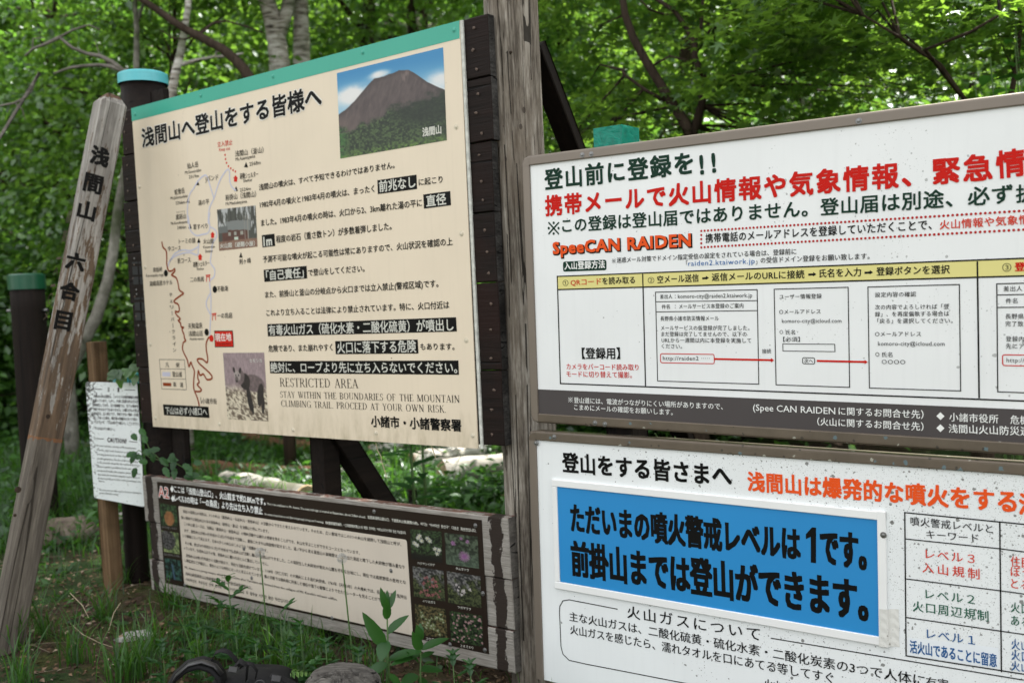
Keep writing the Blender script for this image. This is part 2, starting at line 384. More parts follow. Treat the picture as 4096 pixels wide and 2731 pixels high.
def glyphs(body, sp, res):
    k = (body, sp, res)
    if k in _gc: return _gc[k]
    _cu.body = body; _cu.space_character = sp; _cu.resolution_u = res
    dg = bpy.context.evaluated_depsgraph_get(); dg.update()
    me = bpy.data.meshes.new_from_object(_co.evaluated_get(dg))
    V = np.zeros(len(me.vertices) * 3, dtype=np.float32); me.vertices.foreach_get('co', V); V = V.reshape(-1, 3)[:, :2]
    Fc = [tuple(p.vertices) for p in me.polygons]; bpy.data.meshes.remove(me); _gc[k] = (V, Fc); return _gc[k]

# value noise for printed pictures
def vn(x, y, seed):
    g = np.random.default_rng(seed).random((64, 64)); xi = np.floor(x).astype(int); yi = np.floor(y).astype(int); fx = x - xi; fy = y - yi
    fx = fx * fx * (3 - 2 * fx); fy = fy * fy * (3 - 2 * fy); a = g[yi % 64, xi % 64]; b = g[yi % 64, (xi + 1) % 64]; c = g[(yi + 1) % 64, xi % 64]; d = g[(yi + 1) % 64, (xi + 1) % 64]
    return (a * (1 - fx) + b * fx) * (1 - fy) + (c * (1 - fx) + d * fx) * fy
def fbm(x, y, seed, o=4):
    s = 0; a = .5; t = 0
    for k in range(o): s = s + a * vn(x * 2 ** k, y * 2 ** k, seed + k); t += a; a *= .55
    return s / t
def picture(bd, quad, fn, nx, ny, z=.0007, parent=None, name='printed_photo', label=None):
    """flat printed photograph: a fine grid coloured point by point"""
    c = [bd.uv(p) for p in quad]; S_, T_ = np.meshgrid(np.linspace(0, 1, nx + 1), np.linspace(0, 1, ny + 1))
    P = (c[0][None, None] * ((1 - S_) * (1 - T_))[..., None] + c[1][None, None] * (S_ * (1 - T_))[..., None] + c[2][None, None] * (S_ * T_)[..., None] + c[3][None, None] * ((1 - S_) * T_)[..., None])
    V = np.concatenate([P.reshape(-1, 2), np.full(((nx + 1) * (ny + 1), 1), z)], 1)
    i = np.arange((nx + 1) * ny).reshape(ny, nx + 1)[:, :nx].ravel(); Fc = np.stack([i, i + nx + 1, i + nx + 2, i + 1], 1)
    me = raw_mesh(name, V, Fc, MT['print']); rgb = np.clip(fn(S_, T_), 0, 255) / 255.
    if bd.name == 'A': rgb = (rgb * .72 + rgb.mean(-1, keepdims=True) * .28) * .84      # small prints greyed and darkened
    rgb = np.where(rgb <= .04045, rgb / 12.92, ((rgb + .055) / 1.055) ** 2.4)
    ca = me.color_attributes.new('Col', 'FLOAT_COLOR', 'POINT'); A = np.ones(((nx + 1) * (ny + 1), 4), dtype=np.float32); A[:, :3] = rgb.reshape(-1, 3); ca.data.foreach_set('color', A.ravel())
    o = link(name, me, parent or bd.root)
    if label: o['label'] = label
    return o
MT['print'] = vcol_mat('printed_photo')
def mixc(a, b, m): return np.asarray(a) * (1 - m)[..., None] + np.asarray(b) * m[..., None]
def sstep(a, b, x): t = np.clip((x - a) / (b - a), 0, 1); return t * t * (3 - 2 * t)
def screw_mesh(name, r, mat, dish=True):
    mb = MB(); mb.tube([(0, 0, 0), (0, 0, .0012)], [r * 1.5, r * 1.35], 12)
    mb.tube([(0, 0, .001), (0, 0, .0032), (0, 0, .0042)], [r, r * .85, r * .3], 10)
    me = bpy.data.meshes.new(name); me.from_pydata(mb.v, [], mb.f); me.materials.append(mat); return me
SC = {k: screw_mesh('screw', r_, MT[m]) for k, r_, m in (('cream', .0072, 'screwcap'), ('teal', .0072, 'tealscrew'), ('steel', .0062, 'steel'))}
def screws(bd, kind, pts, z=0.0, parent=None, name='screw'):
    for p in pts:
        q = bd.uv(p, z); o = link(name, SC[kind], parent or bd.root); o.location = (q[0], q[1], z)

# =================================================================== LARGE STRUCTURE: ground and hillside
def ground_z(x, y):
    x = np.asarray(x, float); y = np.asarray(y, float)
    d = np.hypot(x, y)
    z = (fbm(x * .9 + 9, y * .9 + 9, 5) - .5) * .10 * sstep(5.5, 9, d)
    z = z + (fbm(x * 3 + 40, y * 3 + 40, 15) - .5) * .03
    z = z + .05 * np.exp(-((x + 1.95) ** 2 + (y - 5.0) ** 2) / .35)        # earth heaped round the posts
    z = z + np.clip(d - 24, 0, None) * .42 * sstep(24, 34, d) * sstep(-2, 6, y)
    return z
def make_ground():
    t = np.linspace(-1, 1, 221); gx = np.sign(t) * (np.abs(t) ** 2.2) * 150; gy = np.concatenate([np.linspace(-40, 0, 12)[:-1], np.linspace(0, 16, 150), 16 + (np.linspace(0, 1, 60)[1:] ** 1.6) * 160])
    X, Y = np.meshgrid(gx, gy); Z = ground_z(X, Y); n = len(gx)
    V = np.stack([X, Y, Z], -1).reshape(-1, 3); i = np.arange(n * (len(gy) - 1)).reshape(-1, n)[:, :n - 1].ravel()
    t = NT('forest_floor'); v = t.coord(); a = t.noise(v, 1.1, 5, .6); b = t.noise(v, 26, 6, .7); c = t.noise(v, 90, 3, .7)
    soil = t.ramp(b, [(.3, (.020, .013, .009)), (.5, (.055, .036, .024)), (.72, (.13, .092, .062))])
    moss = t.ramp(c, [(.35, (.022, .026, .008)), (.7, (.075, .08, .022))])
    green = t.ramp(c, [(.35, (.012, .028, .008)), (.7, (.035, .075, .018))])
    col = t.mix(t.ramp(a, [(.46, (0, 0, 0)), (.56, (1, 1, 1))]), soil, moss)
    tx = t.n('TexCoord'); mp = t.n('Mapping'); mp.inputs['Location'].default_value = (1.75, -4.75, 0); t.l(tx.outputs['Object'], mp.inputs['Vector']); ln = t.n('VectorMath'); ln.operation = 'LENGTH'; t.l(mp.outputs[0], ln.inputs[0])
    col = t.mix(t.ramp(t.noise(v, .55, 3), [(.48, (0, 0, 0)), (.6, (1, 1, 1))]), col, green)
    near = t.math('LESS_THAN', t.math('ADD', ln.outputs['Value'], t.math('MULTIPLY', b, .5)), .95); mossy = t.mix(t.ramp(t.noise(v, 5, 5, .7), [(.44, (0, 0, 0)), (.54, (1, 1, 1))]), soil, moss); col = t.mix(near, col, mossy)
    t.bump(b, .9, .03); m = t.done(col, .95, .2)
    o = link('ground', raw_mesh('ground', V, np.stack([i, i + 1, i + n + 1, i + n], 1), m, True)); tag(o, kind='structure')
make_ground()

# =================================================================== LEFT STRUCTURE: planks, sheet, posts
L = Board('L', *BOARD['L'], 'notice_board', 'tall cream mountain notice board with teal top band on dark planks', 'notice board')
def planks(bd, tops, lefts, rights, th, z1, mat, endmat=None, name='plank'):
    for i in range(len(tops) - 1):
        mb = MB(); g = .0022; jl = random.uniform(-.003, .003)
        mb.box(lefts[i], rights[i], -tops[i + 1] + g, -tops[i] - g, z1 - th, z1 + jl, .0035)
        o = mb.build(name, mat, bd.root)
        if endmat: o.data.materials.append(endmat); [setattr(p, 'material_index', 1) for p in o.data.polygons if abs(p.normal.x) > .9]
planks(L, [-.004, .217, .4455, .6999, .9537, 1.2747, 1.552], [-.112, -.128, -.142, -.128, -.112, -.094], [2.216, 2.218, 2.205, 2.206, 2.207, 2.205], .040, -.009, MT['plank'], MT['endgrain'])
# the sheet itself
cream = panel_mat('cream_painted_sheet', (.75, .65, .51), .02, (.12, .09, .05), .55, (.30, .25, .14), .32, -1.42)
def sheet(bd, quad, mat, th, z=0.0, name='panel', parent=None):
    c = [bd.uv(p) if len(p) == 2 else p for p in quad]; mb = MB()
    mb.add([(x, y, z) for x, y in c] + [(x, y, z - th) for x, y in c], [(3, 2, 1, 0), (4, 5, 6, 7)] + [(k, (k + 1) % 4, 4 + (k + 1) % 4, 4 + k) for k in range(4)])
    return mb.build(name, mat, parent or bd.root)
QL = [(525.5, 434), (1837.8, 83), (1912, 1793.5), (612, 1705.5)]
sheet(L, QL, cream, .005)
MT['edge'] = plain('pale_sheet_edge', (.55, .56, .52), .7, 0, .3, .25, 40)
cc = [L.uv(p) for p in QL]
e = MB(); e.add([(cc[1][0] + dx, y, z) for dx in (.001, .013) for y in (cc[1][1], cc[2][1]) for z in (-.001, -.0088)], [(0, 1, 3, 2), (4, 6, 7, 5), (0, 4, 5, 1), (2, 3, 7, 6), (0, 2, 6, 4), (1, 5, 7, 3)])
e.build('edge_strip', MT['edge'], L.root)
teal = panel_mat('teal_painted_band', (.055, .385, .285), 0.01, (.02, .1, .08), 0, rough=.3)
sheet(L, [(525.5, 434), (1837.8, 83), (1838.6, 154.6), (528, 486)], teal, .0009, .001, 'top_band')
screws(L, 'teal', [(541, 457), (803, 383), (1092, 306), (1451, 210), (1816, 121)], .001)
screws(L, 'cream', [(1825, 508), (1846, 935), (1865, 1361), (1891, 1742), (1172, 1719), (1504, 1732), (878, 1696), (558, 748), (622, 1671), (581, 1069), (602, 1378)], 0.0)
nl = MB()
nail_mat = plain('nail_scars', (.10, .07, .055), .8)
for y0, y1 in zip([-.004, .217, .4455, .6999, .9537, 1.2747], [.217, .4455, .6999, .9537, 1.2747, 1.552]):
    for k in (.22, .52, .82):
        for x in (2.160, -.072):
            cx, cy = x + random.uniform(-.016, .016), -(y0 + (y1 - y0) * (k + random.uniform(-.05, .05)))
            pts = [(cx + random.uniform(.004, .010) * math.cos(a), cy + random.uniform(.003, .008) * math.sin(a), -.0055) for a in [j * PI / 3.5 for j in range(7)]]
            q = MB(); q.add(pts + [(cx, cy, -.003)], [(j, (j + 1) % 7, 7) for j in range(7)]); q.build('nail_scar', nail_mat, L.root)

c1 = crop(500, 100, 1.96); c2 = crop(500, 850, 1.7417); c3 = crop(1000, 600, 2.24); c4 = crop(1000, 1200, 2.4126); c5 = crop(1200, 50, 1.96)
def T(bd, C, key, body, x0, y0, x1, y1, h, bold=.006, mode='c', sp=1.0, s=None, **kw):
    bd.text(key, body, C(x0, y0), C(x1, y1), h / s, bold, mode, sp, **kw)
def tA(*a, **k): T(L, c1, *a, s=1.96, **k)
def tC(*a, **k): T(L, c2, *a, s=1.7417, **k)
def tD(*a, **k): T(L, c3, *a, s=2.24, **k)
def tE(*a, **k): T(L, c4, *a, s=2.4126, **k)
tA('black', '浅間山へ登山をする皆様へ', 140, 962, 1543, 640, 143, .028, halo=('halo', .066))
tA('mapred', '立入禁止', 727, 960, 845, 940, 42); tA('mapred', 'Keep out', 740, 992, 826, 978, 25, 0, 'l')
tA('black', '浅間山（釜山）', 865, 1035, 1088, 1003, 46); tA('black', 'Mt.Asamayama', 870, 1068, 1022, 1040, 28, 0, 'l')
tA('black', '2568m', 978, 1106, 1066, 1092, 30, 0, 'l'); tA('black', '仙人岳', 490, 1130, 577, 1115, 45)
tA('black', 'Mt.Sennindake', 473, 1170, 600, 1148, 25, 0, 'l'); tA('black', '2319m', 503, 1206, 580, 1194, 27, 0, 'l')
tA('black', 'Jバンド', 632, 1232, 735, 1215, 45); tA('black', '蛇骨岳', 392, 1335, 470, 1320, 45); tA('black', 'Mt.Jakotsudake', 360, 1370, 493, 1350, 24, 0, 'l')
tA('black', '2366m', 400, 1410, 474, 1400, 27, 0, 'l'); tA('black', '湯の平', 577, 1418, 662, 1405, 42)
tA('black', '避難シェルター', 903, 1210, 1047, 1192, 45); tA('black', 'Shelter', 930, 1235, 1000, 1225, 26, 0, 'l')
tA('black', '2524m', 903, 1308, 988, 1295, 28, 0, 'l'); tA('black', '前掛山（浅間山）', 790, 1378, 1030, 1348, 46); tA('black', 'Mt.Maekakeyama', 792, 1415, 958, 1394, 26, 0, 'l')
tA('black', '黒斑山', 402, 1530, 480, 1518, 42); tA('black', 'クロフヤマ', 405, 1477, 473, 1468, 13, 0); tA('black', 'Mt.Kurohuyama', 362, 1568, 492, 1552, 24, 0, 'l')
tC('black', '2404m', 365, 118, 428, 112, 23, 0, 'l'); tC('black', '草すべり', 478, 122, 577, 112, 38); tC('black', 'トーミの頭', 378, 220, 492, 213, 36)
tC('black', '中コース', 302, 270, 390, 265, 34); tC('black', '表コース', 367, 358, 460, 348, 38); tC('black', '火山館', 548, 220, 620, 218, 36)
tC('black', 'Kazan-kan', 548, 250, 628, 246, 20, 0, 'l'); tC('black', 'Shelter', 560, 280, 615, 277, 20, 0, 'l'); tC('black', '避難シェルター', 477, 382, 590, 370, 36)
tC('black', 'Shelter', 502, 402, 553, 400, 19, 0, 'l'); tC('black', '車坂峠', 198, 418, 262, 412, 34); tC('black', 'Kurumazaka-toge', 148, 450, 270, 443, 21, 0, 'l')
tC('black', '高峰高原ホテル', 175, 515, 333, 503, 36)
for k, ch in enumerate('チェリ｜パ｜クライン'):
    x = 322 + 26 * k / 9; y = 586 + 385 * k / 9; tC('black', ch if ch != '｜' else '｜', x - (11 if ch != '｜' else 1), y, x + (11 if ch != '｜' else 1), y, 28)
tC('black', '二の鳥居', 457, 485, 552, 480, 34); tC('black', '不動滝', 645, 552, 720, 548, 38); tC('black', '一の鳥居', 645, 738, 750, 735, 38)
tC('black', '天狗温泉', 443, 810, 542, 805, 38); tC('black', '浅間山荘', 446, 862, 545, 860, 36); tC('black', 'Asama-sanso', 452, 888, 550, 886, 19, 0, 'l')
L.poly('black', [c2(622, 823), c2(752, 821), c2(759, 937), c2(627, 938)]); L.poly('mapred', [c2(627, 829), c2(748, 827), c2(754, 931), c2(632, 932)], .0012)
tC('halo', '現在地', 632, 896, 743, 893, 52, .02, z=.0016); tC('black', 'You are here', 640, 921, 740, 919, 17, .004, 'l')
for r_ in ([(240, 1022), (415, 1025), (430, 1233), (258, 1228)],): L.line('black', [c2(*p) for p in r_], .0022, closed=True)
L.line('black', [c2(246, 1088), (c2(421, 1090))], .0018); L.line('black', [c2(252, 1157), c2(426, 1160)], .0018)
tC('black', '凡　　例', 285, 1077, 380, 1080, 34); tC('black', '登山道', 332, 1143, 400, 1145, 36); tC('black', '車　道', 338, 1213, 408, 1217, 34)
L.poly('lilac', [c2(260, 1110), c2(316, 1111), c2(318, 1141), c2(262, 1140)]); L.poly('brown', [c2(265, 1184), c2(322, 1186), c2(324, 1209), c2(267, 1207)])
tC('black', '小諸市街', 540, 1330, 642, 1334, 38); L.line('black', [c2(528, 1285), c2(532, 1328)], .003); L.line('black', [c2(532, 1328), c2(540, 1312)], .003)
L.poly('black', [c2(265, 1335), c2(582, 1352), c2(590, 1430), c2(272, 1410)]); tC('offwhite', '下山は必ず小諸口へ', 285, 1403, 575, 1413, 50, .012)
tC('black', '剣ヶ峰', 798, 362, 880, 352, 38)
for C, x, y, w, h in ((c1, 950, 1096, 16, 42), (c1, 570, 1237, 14, 40), (c1, 495, 1376, 14, 38), (c1, 872, 1283, 15, 40), (c2, 454, 96, 12, 34), (c2, 515, 194, 12, 34), (c2, 808, 295, 12, 38)):
    L.poly('black', [C(x - w, y + h / 2), C(x + w, y + h / 2), C(x, y - h / 2)])
for C, x, y, w, h in ((c1, 868, 1204, 19, 52), (c2, 611, 155, 16, 44), (c2, 524, 309, 17, 46)):
    L.poly('mapred', [C(x - w, y), C(x, y - h / 2), C(x + w, y), C(x + w * .65, y), C(x + w * .65, y + h / 2), C(x - w * .65, y + h / 2), C(x - w * .65, y)])
for x, y in ((580, 460), (622, 728)):
    L.line('mapred', [c2(x - 16, y - 21), c2(x + 15, y - 24)], .006); L.line('mapred', [c2(x - 12, y - 10), c2(x + 11, y - 12)], .003)
    for dx in (-9, 8): L.line('mapred', [c2(x + dx, y - 22), c2(x + dx * 1.3, y + 22)], .0045)
for x, y, k in ((286, 423, 'black'), (627, 535, 'black'), (570, 833, 'black'), (603, 876, 'mapred')): L.disc(k, c2(x, y), .0165)
for p in ((785, 1020), (789, 1052), (797, 1082), (812, 1108), (830, 1125), (848, 1139), (866, 1150)): L.poly('mapred', [c1(p[0] - 5, p[1] - 7), c1(p[0] + 5, p[1] - 8), c1(p[0] + 5, p[1] + 7), c1(p[0] - 5, p[1] + 8)])
for pts in ([(258, 203), (265, 240), (288, 268), (292, 320), (292, 360), (305, 405), (330, 405), (347, 392), (346, 412), (326, 435), (358, 455), (372, 500), (380, 540), (408, 562), (385, 580), (345, 612), (350, 628), (372, 640), (380, 680), (368, 692), (352, 688), (360, 712), (386, 740), (372, 752), (388, 770), (392, 795), (408, 800), (398, 814), (412, 850), (415, 875), (424, 892), (406, 908), (402, 950), (415, 985), (435, 1025), (447, 1072), (460, 1042), (470, 1068), (484, 1105), (480, 1170), (480, 1220), (488, 1250), (505, 1290), (519, 1347)],
            [(587, 865), (568, 905), (568, 960), (577, 1010), (572, 1045), (540, 1020), (505, 1022), (520, 1052), (560, 1088), (600, 1128), (606, 1155), (572, 1162), (548, 1125), (525, 1132), (512, 1102), (508, 1150), (518, 1180), (505, 1198), (533, 1232), (520, 1246), (488, 1244)]):
    L.line('brown', [c2(*p) for p in pts], .0085, .0012, smooth=True)
for C, pts in ((c2, [(440, 20), (448, 70), (455, 120), (495, 160), (540, 153), (580, 142), (592, 100), (586, 50), (592, 0)]), (c2, [(592, 100), (630, 122), (640, 165), (612, 215), (600, 300), (597, 350), (625, 395), (622, 445), (592, 480), (598, 560), (600, 640), (598, 700), (595, 780), (590, 862)]),
               (c2, [(598, 560), (570, 612), (570, 655), (598, 712)]), (c2, [(515, 212), (512, 255), (505, 295), (455, 280), (400, 285), (340, 310), (308, 348), (300, 378)]), (c2, [(512, 238), (462, 265), (400, 262), (345, 290), (310, 345)]),
               (c1, [(872, 1300), (840, 1270), (822, 1220), (820, 1155), (808, 1132), (775, 1168), (740, 1230), (720, 1290), (698, 1360), (665, 1430), (655, 1500), (655, 1560)]), (c1, [(698, 1360), (665, 1250), (640, 1182), (610, 1188), (570, 1228), (540, 1280), (510, 1325), (495, 1390), (490, 1470), (496, 1560)])):
    L.line('lilac', [C(*p) for p in pts], .0075, .0009, smooth=True)

tD('black', '浅間山の噴火は、すべて予知できるわけではありません。', 85, 365, 1298, 165, 56, .012)
tD('black', '1982年4月の噴火と1983年4月の噴火は、まったく', 93, 522, 1118, 378, 58, .012)
L.poly('black', [c3(1142, 272), c3(1493, 222), c3(1498, 350), c3(1147, 396)]); tD('offwhite', '前兆なし', 1163, 379, 1485, 336, 98, .02)
tD('black', 'に起こり', 1515, 322, 1728, 294, 62, .012)
tD('black', 'ました。1983年4月の噴火の時は、火口から2、3km離れた湯の平に', 103, 685, 1543, 506, 60, .012)
L.poly('black', [c3(1553, 400), c3(1795, 368), c3(1802, 495), c3(1560, 527)]); tD('offwhite', '直径', 1585, 510, 1760, 488, 98, .02)
L.poly('black', [c3(107, 764), c3(220, 750), c3(227, 860), c3(113, 873)]); tD('offwhite', '1m', 127, 860, 200, 851, 84, .03, 'l')
tD('black', '程度の岩石（重さ数トン）が多数着弾しました。', 238, 833, 1270, 715, 62, .012)
tD('black', '予測不可能な噴火が起こる可能性は常にありますので、火山状況を確認の上', 120, 1010, 1818, 853, 58, .012)
L.poly('black', [c3(123, 1073), c3(508, 1038), c3(514, 1150), c3(130, 1182)]); tD('offwhite', '「自己責任」', 150, 1168, 485, 1142, 84, .02)
tD('black', 'で登山をしてください。', 527, 1130, 1028, 1092, 60, .012)
tD('black', 'また、前掛山と釜山の分岐点から火口までは立入禁止(警戒区域)です。', 140, 1326, 1690, 1228, 58, .012)
tE('black', 'これより立ち入ることは法律により禁止されています。特に、火口付近は', 163, 155, 1925, 82, 62, .012)
L.poly('black', [c4(167, 232), c4(1990, 165), c4(1997, 303), c4(174, 350)]); tE('offwhite', '有毒火山ガス（硫化水素・二酸化硫黄）が噴出し', 187, 341, 1968, 296, 98, .012)
tE('black', '危険であり、また崩れやすく', 183, 500, 800, 489, 64, .012)
L.poly('black', [c4(822, 396), c4(1620, 380), c4(1627, 515), c4(829, 522)]); tE('offwhite', '火口に落下する危険', 848, 512, 1607, 503, 108, .012)
tE('black', 'もあります。', 1647, 482, 1975, 482, 66, .012)
L.poly('black', [c4(189, 588), c4(2012, 582), c4(2018, 720), c4(196, 706)]); tE('offwhite', '絶対に、ロープより先に立ち入らないでください。', 205, 695, 2003, 706, 92, .012)
tE('black', '小諸市・小諸警察署', 1175, 1220, 2042, 1266, 104, .028)

# old-style roman capitals, drawn stroke by stroke (thick stems, hairlines, bracket serifs)
def serif_glyph(ch):
    K, H, Sf = .105, .038, .13; v = []   # stem, hairline, half serif
    def st(x0, y0, x1, y1, w): v.append([(x0 - w / 2, y0), (x0 + w / 2, y0), (x1 + w / 2, y1), (x1 - w / 2, y1)])
    def hb(x0, x1, y, t=H): v.append([(x0, y), (x1, y), (x1, y + t), (x0, y + t)])
    def sf(x, y, k=1.0): hb(x - Sf * k, x + Sf * k, y if y < .5 else y - .028, .028)
    def stem(x, w=K, b=1, t=1):
        st(x, 0, x, 1, w)
        if b: sf(x, 0)
        if t: sf(x, 1)
    def arc(cx, cy, rx, ry, a0, a1, w0=H, w1=K, n=12):
        P = []
        for i in range(n + 1):
            a = math.radians(a0 + (a1 - a0) * i / n); w = w0 + (w1 - w0) * abs(math.cos(a)) ** 1.3; c_, s_ = math.cos(a), math.sin(a)
            P.append(((cx + rx * c_, cy + ry * s_), (cx + (rx - w) * c_, cy + (ry - H - (w - H) * .15) * s_)))
        for i in range(n): v.append([P[i][0], P[i + 1][0], P[i + 1][1], P[i][1]])
    def tick(x, y, d): v.append([(x - .012, y), (x + .012, y), (x + .02, y + d), (x - .02, y + d)])
    w = .6
    if ch == 'I': stem(.15); w = .3
    elif ch == 'L': stem(.15); hb(.15, .56, 0); tick(.55, 0, .22); w = .62
    elif ch in 'EF':
        stem(.15); hb(.15, .52, 1 - H); hb(.15, .42, .5); tick(.51, 1, -.2); w = .6
        if ch == 'E': hb(.15, .56, 0); tick(.55, 0, .22)
    elif ch == 'T': stem(.32, t=0); hb(.03, .61, 1 - H); tick(.04, 1, -.2); tick(.60, 1, -.2); w = .64
    elif ch == 'H': stem(.15); stem(.63); hb(.15, .63, .49); w = .78
    elif ch == 'N': stem(.15, H * 1.3); st(.14, 1, .66, 0, K * 1.25); stem(.66, H * 1.3, b=0); w = .8
    elif ch == 'M': stem(.13, H * 1.3); st(.14, 1, .46, .02, K * 1.1); st(.46, .02, .8, 1, H * 1.2); stem(.82, K); w = .96
    elif ch == 'U': st(.17, 1, .17, .3, K); sf(.17, 1); st(.62, 1, .62, .3, H); sf(.62, 1); arc(.385, .3, .268, .31, 180, 360, H, K * .8); w = .76
    elif ch == 'W': st(.12, 1, .36, 0, K); st(.36, 0, .56, .9, H); st(.50, 1, .72, 0, K); st(.72, 0, .95, 1, H); sf(.12, 1); sf(.52, 1); sf(.95, 1, .8); w = 1.05
    elif ch == 'Y': st(.1, 1, .35, .45, K); st(.35, .45, .6, 1, H); st(.35, .47, .35, 0, K); sf(.35, 0); sf(.1, 1); sf(.6, 1, .8); w = .7
    elif ch == 'A': st(.1, 0, .36, 1, H); st(.62, 0, .36, 1, K); hb(.17, .53, .33); sf(.1, 0, .9); sf(.63, 0); w = .72
    elif ch == 'K': stem(.15); st(.18, .42, .55, 1, H); st(.32, .6, .62, 0, K); sf(.55, 1, .8); sf(.63, 0); w = .74
    elif ch in 'PRB':
        stem(.15); arc(.3, .73, .27, .27, -90, 90); hb(.15, .31, 1 - H); hb(.15, .31, .46); w = .6
        if ch == 'R': st(.36, .48, .62, 0, K); sf(.64, 0, .8); w = .7
        if ch == 'B': arc(.32, .25, .29, .25, -90, 90); hb(.15, .33, 0); w = .66
    elif ch == 'D': stem(.15); arc(.28, .5, .42, .5, -90, 90); hb(.15, .29, 1 - H); hb(.15, .29, 0); w = .76
    elif ch == 'O': arc(.4, .5, .36, .52, 0, 360, n=26); w = .8
    elif ch in 'CG':
        arc(.42, .5, .37, .52, 42, 318, n=22); tick(.70, .98, -.24); w = .74
        if ch == 'G': st(.66, .0, .66, .42, K); sf(.66, .42, .9); w = .8
        else: tick(.70, .04, .16)
    elif ch == 'S':
        arc(.29, .74, .21, .27, 30, 270, H, K * .8, 14); arc(.29, .25, .22, .27, -150, 90, H, K * .8, 14); tick(.47, .97, -.2); tick(.08, .03, .2); w = .56
    elif ch == '.': v.append([(.06 + .055 * math.cos(a), .05 + .055 * math.sin(a)) for a in [k * PI / 4 for k in range(8)]]); w = .18
    elif ch == ' ': w = .42
    return v, w
def serif_text(bd, key, body, bl, br, h):
    a = bd.uv(bl); b = bd.uv(br); hh = bd.uv((bl[0], bl[1] - h)); e = b - a; Wd = np.linalg.norm(e); e /= Wd; n = np.array([-e[1], e[0]]); H = (hh - a) @ n
    x = 0; polys = []
    for ch in body:
        v, w = serif_glyph(ch); polys += [[(px + x, py) for px, py in q] for q in v]; x += w + .05
    sx = Wd / (x - .1)
    k = 0
    for q in polys:
        P = [a + e * (px * sx) + n * (py * H) for px, py in q]; k = (k + 1) % 7
        ar = sum(P[i][0] * P[(i + 1) % len(P)][1] - P[(i + 1) % len(P)][0] * P[i][1] for i in range(len(P)))
        bd.put(key, [tuple(p) for p in (P if ar > 0 else P[::-1])], [tuple(range(len(P)))], .0010 + k * .00005)
serif_text(L, 'black', 'RESTRICTED AREA', c4(290, 833), c4(1042, 849), 82 / 2.4126)
serif_text(L, 'black', 'STAY WITHIN THE BOUNDARIES OF THE MOUNTAIN', c4(293, 938), c4(2024, 989), 60 / 2.4126)
serif_text(L, 'black', 'CLIMBING TRAIL. PROCEED AT YOUR OWN RISK.', c4(302, 1025), c4(1892, 1085), 60 / 2.4126)

def pic_mountain(s, t):
    sky_ = mixc((56, 132, 182), (150, 190, 212), sstep(0, .45, t - .05 * s)); cl = fbm(s * 4 + 2, t * 6, 21, 5)
    bank = 1.1 * np.exp(-((s - .14) ** 2 / .040 + (t - .30) ** 2 / .016)) + .8 * np.exp(-((s - .42) ** 2 / .012 + (t - .13) ** 2 / .003)) + .75 * sstep(.12, .34, t) * sstep(.68, .95, s)
    c = mixc(sky_, (222, 222, 222), sstep(.12, .95, bank * (.35 + 1.25 * cl)))
    ridge = np.interp(s[0], [0, .08, .17, .28, .33, .37, .45, .51, .55, .6, .66, .69, .75, .85, .93, 1], [.48, .44, .36, .24, .19, .157, .165, .15, .15, .135, .15, .155, .21, .33, .40, .457]) + (fbm(s[0] * 18, s[0] * 0, 9) - .5) * .010
    body = mixc((68, 60, 61), (100, 88, 86), fbm(s * 46 + t * 12, t * 10 - s * 8, 31, 4)); body = mixc(body, (152, 132, 126), .8 * sstep(.55, .9, fbm(s * 30, t * 6, 3, 3)) * (t < .3) * (s > .55) * (s < .75))
    body = mixc(body, (54, 46, 46), .5 * sstep(.06, .0, t - ridge[None])); body = mixc(body, (134, 116, 108), .35 * sstep(.3, .0, s) * sstep(.45, .6, t))
    gl = np.interp(s[0], [0, .12, .25, .36, .5, .65, .84, 1], [.62, .66, .63, .60, .54, .49, .465, .46]); gm = sstep(-.02, .06, t - gl[None] + (fbm(s * 14, t * 14, 41, 4) - .5) * .16)
    lightf = np.clip(1.15 - 1.5 * sstep(.35, .8, s) * sstep(.92, .55, t), .25, 1); gr = mixc((30, 40, 32), (78, 98, 60), sstep(.25, .8, fbm(s * 60, t * 60, 51, 4)) * lightf); gr = mixc(gr, (100, 132, 62), .9 * sstep(.88, 1, t + (fbm(s * 12, t * 12, 61) - .5) * .12) * sstep(.35, .7, fbm(s * 50, t * 50, 71)))
    gr = mixc(gr, (60, 112, 54), .8 * sstep(.12, .0, s) * sstep(.6, .7, t) * sstep(.3, .6, fbm(s * 40, t * 30, 72)))
    return mixc(c, mixc(body, gr, gm), sstep(-.004, .006, t - ridge[None]))
picture(L, [c5(290, 478), c5(1123, 275), c5(1152, 1003), c5(317, 1147)], pic_mountain, 150, 125, label='printed photo of a bare grey volcano above forest')
T(L, c5, 'offwhite', '浅間山', 965, 975, 1110, 950, 66, .03, s=1.96)
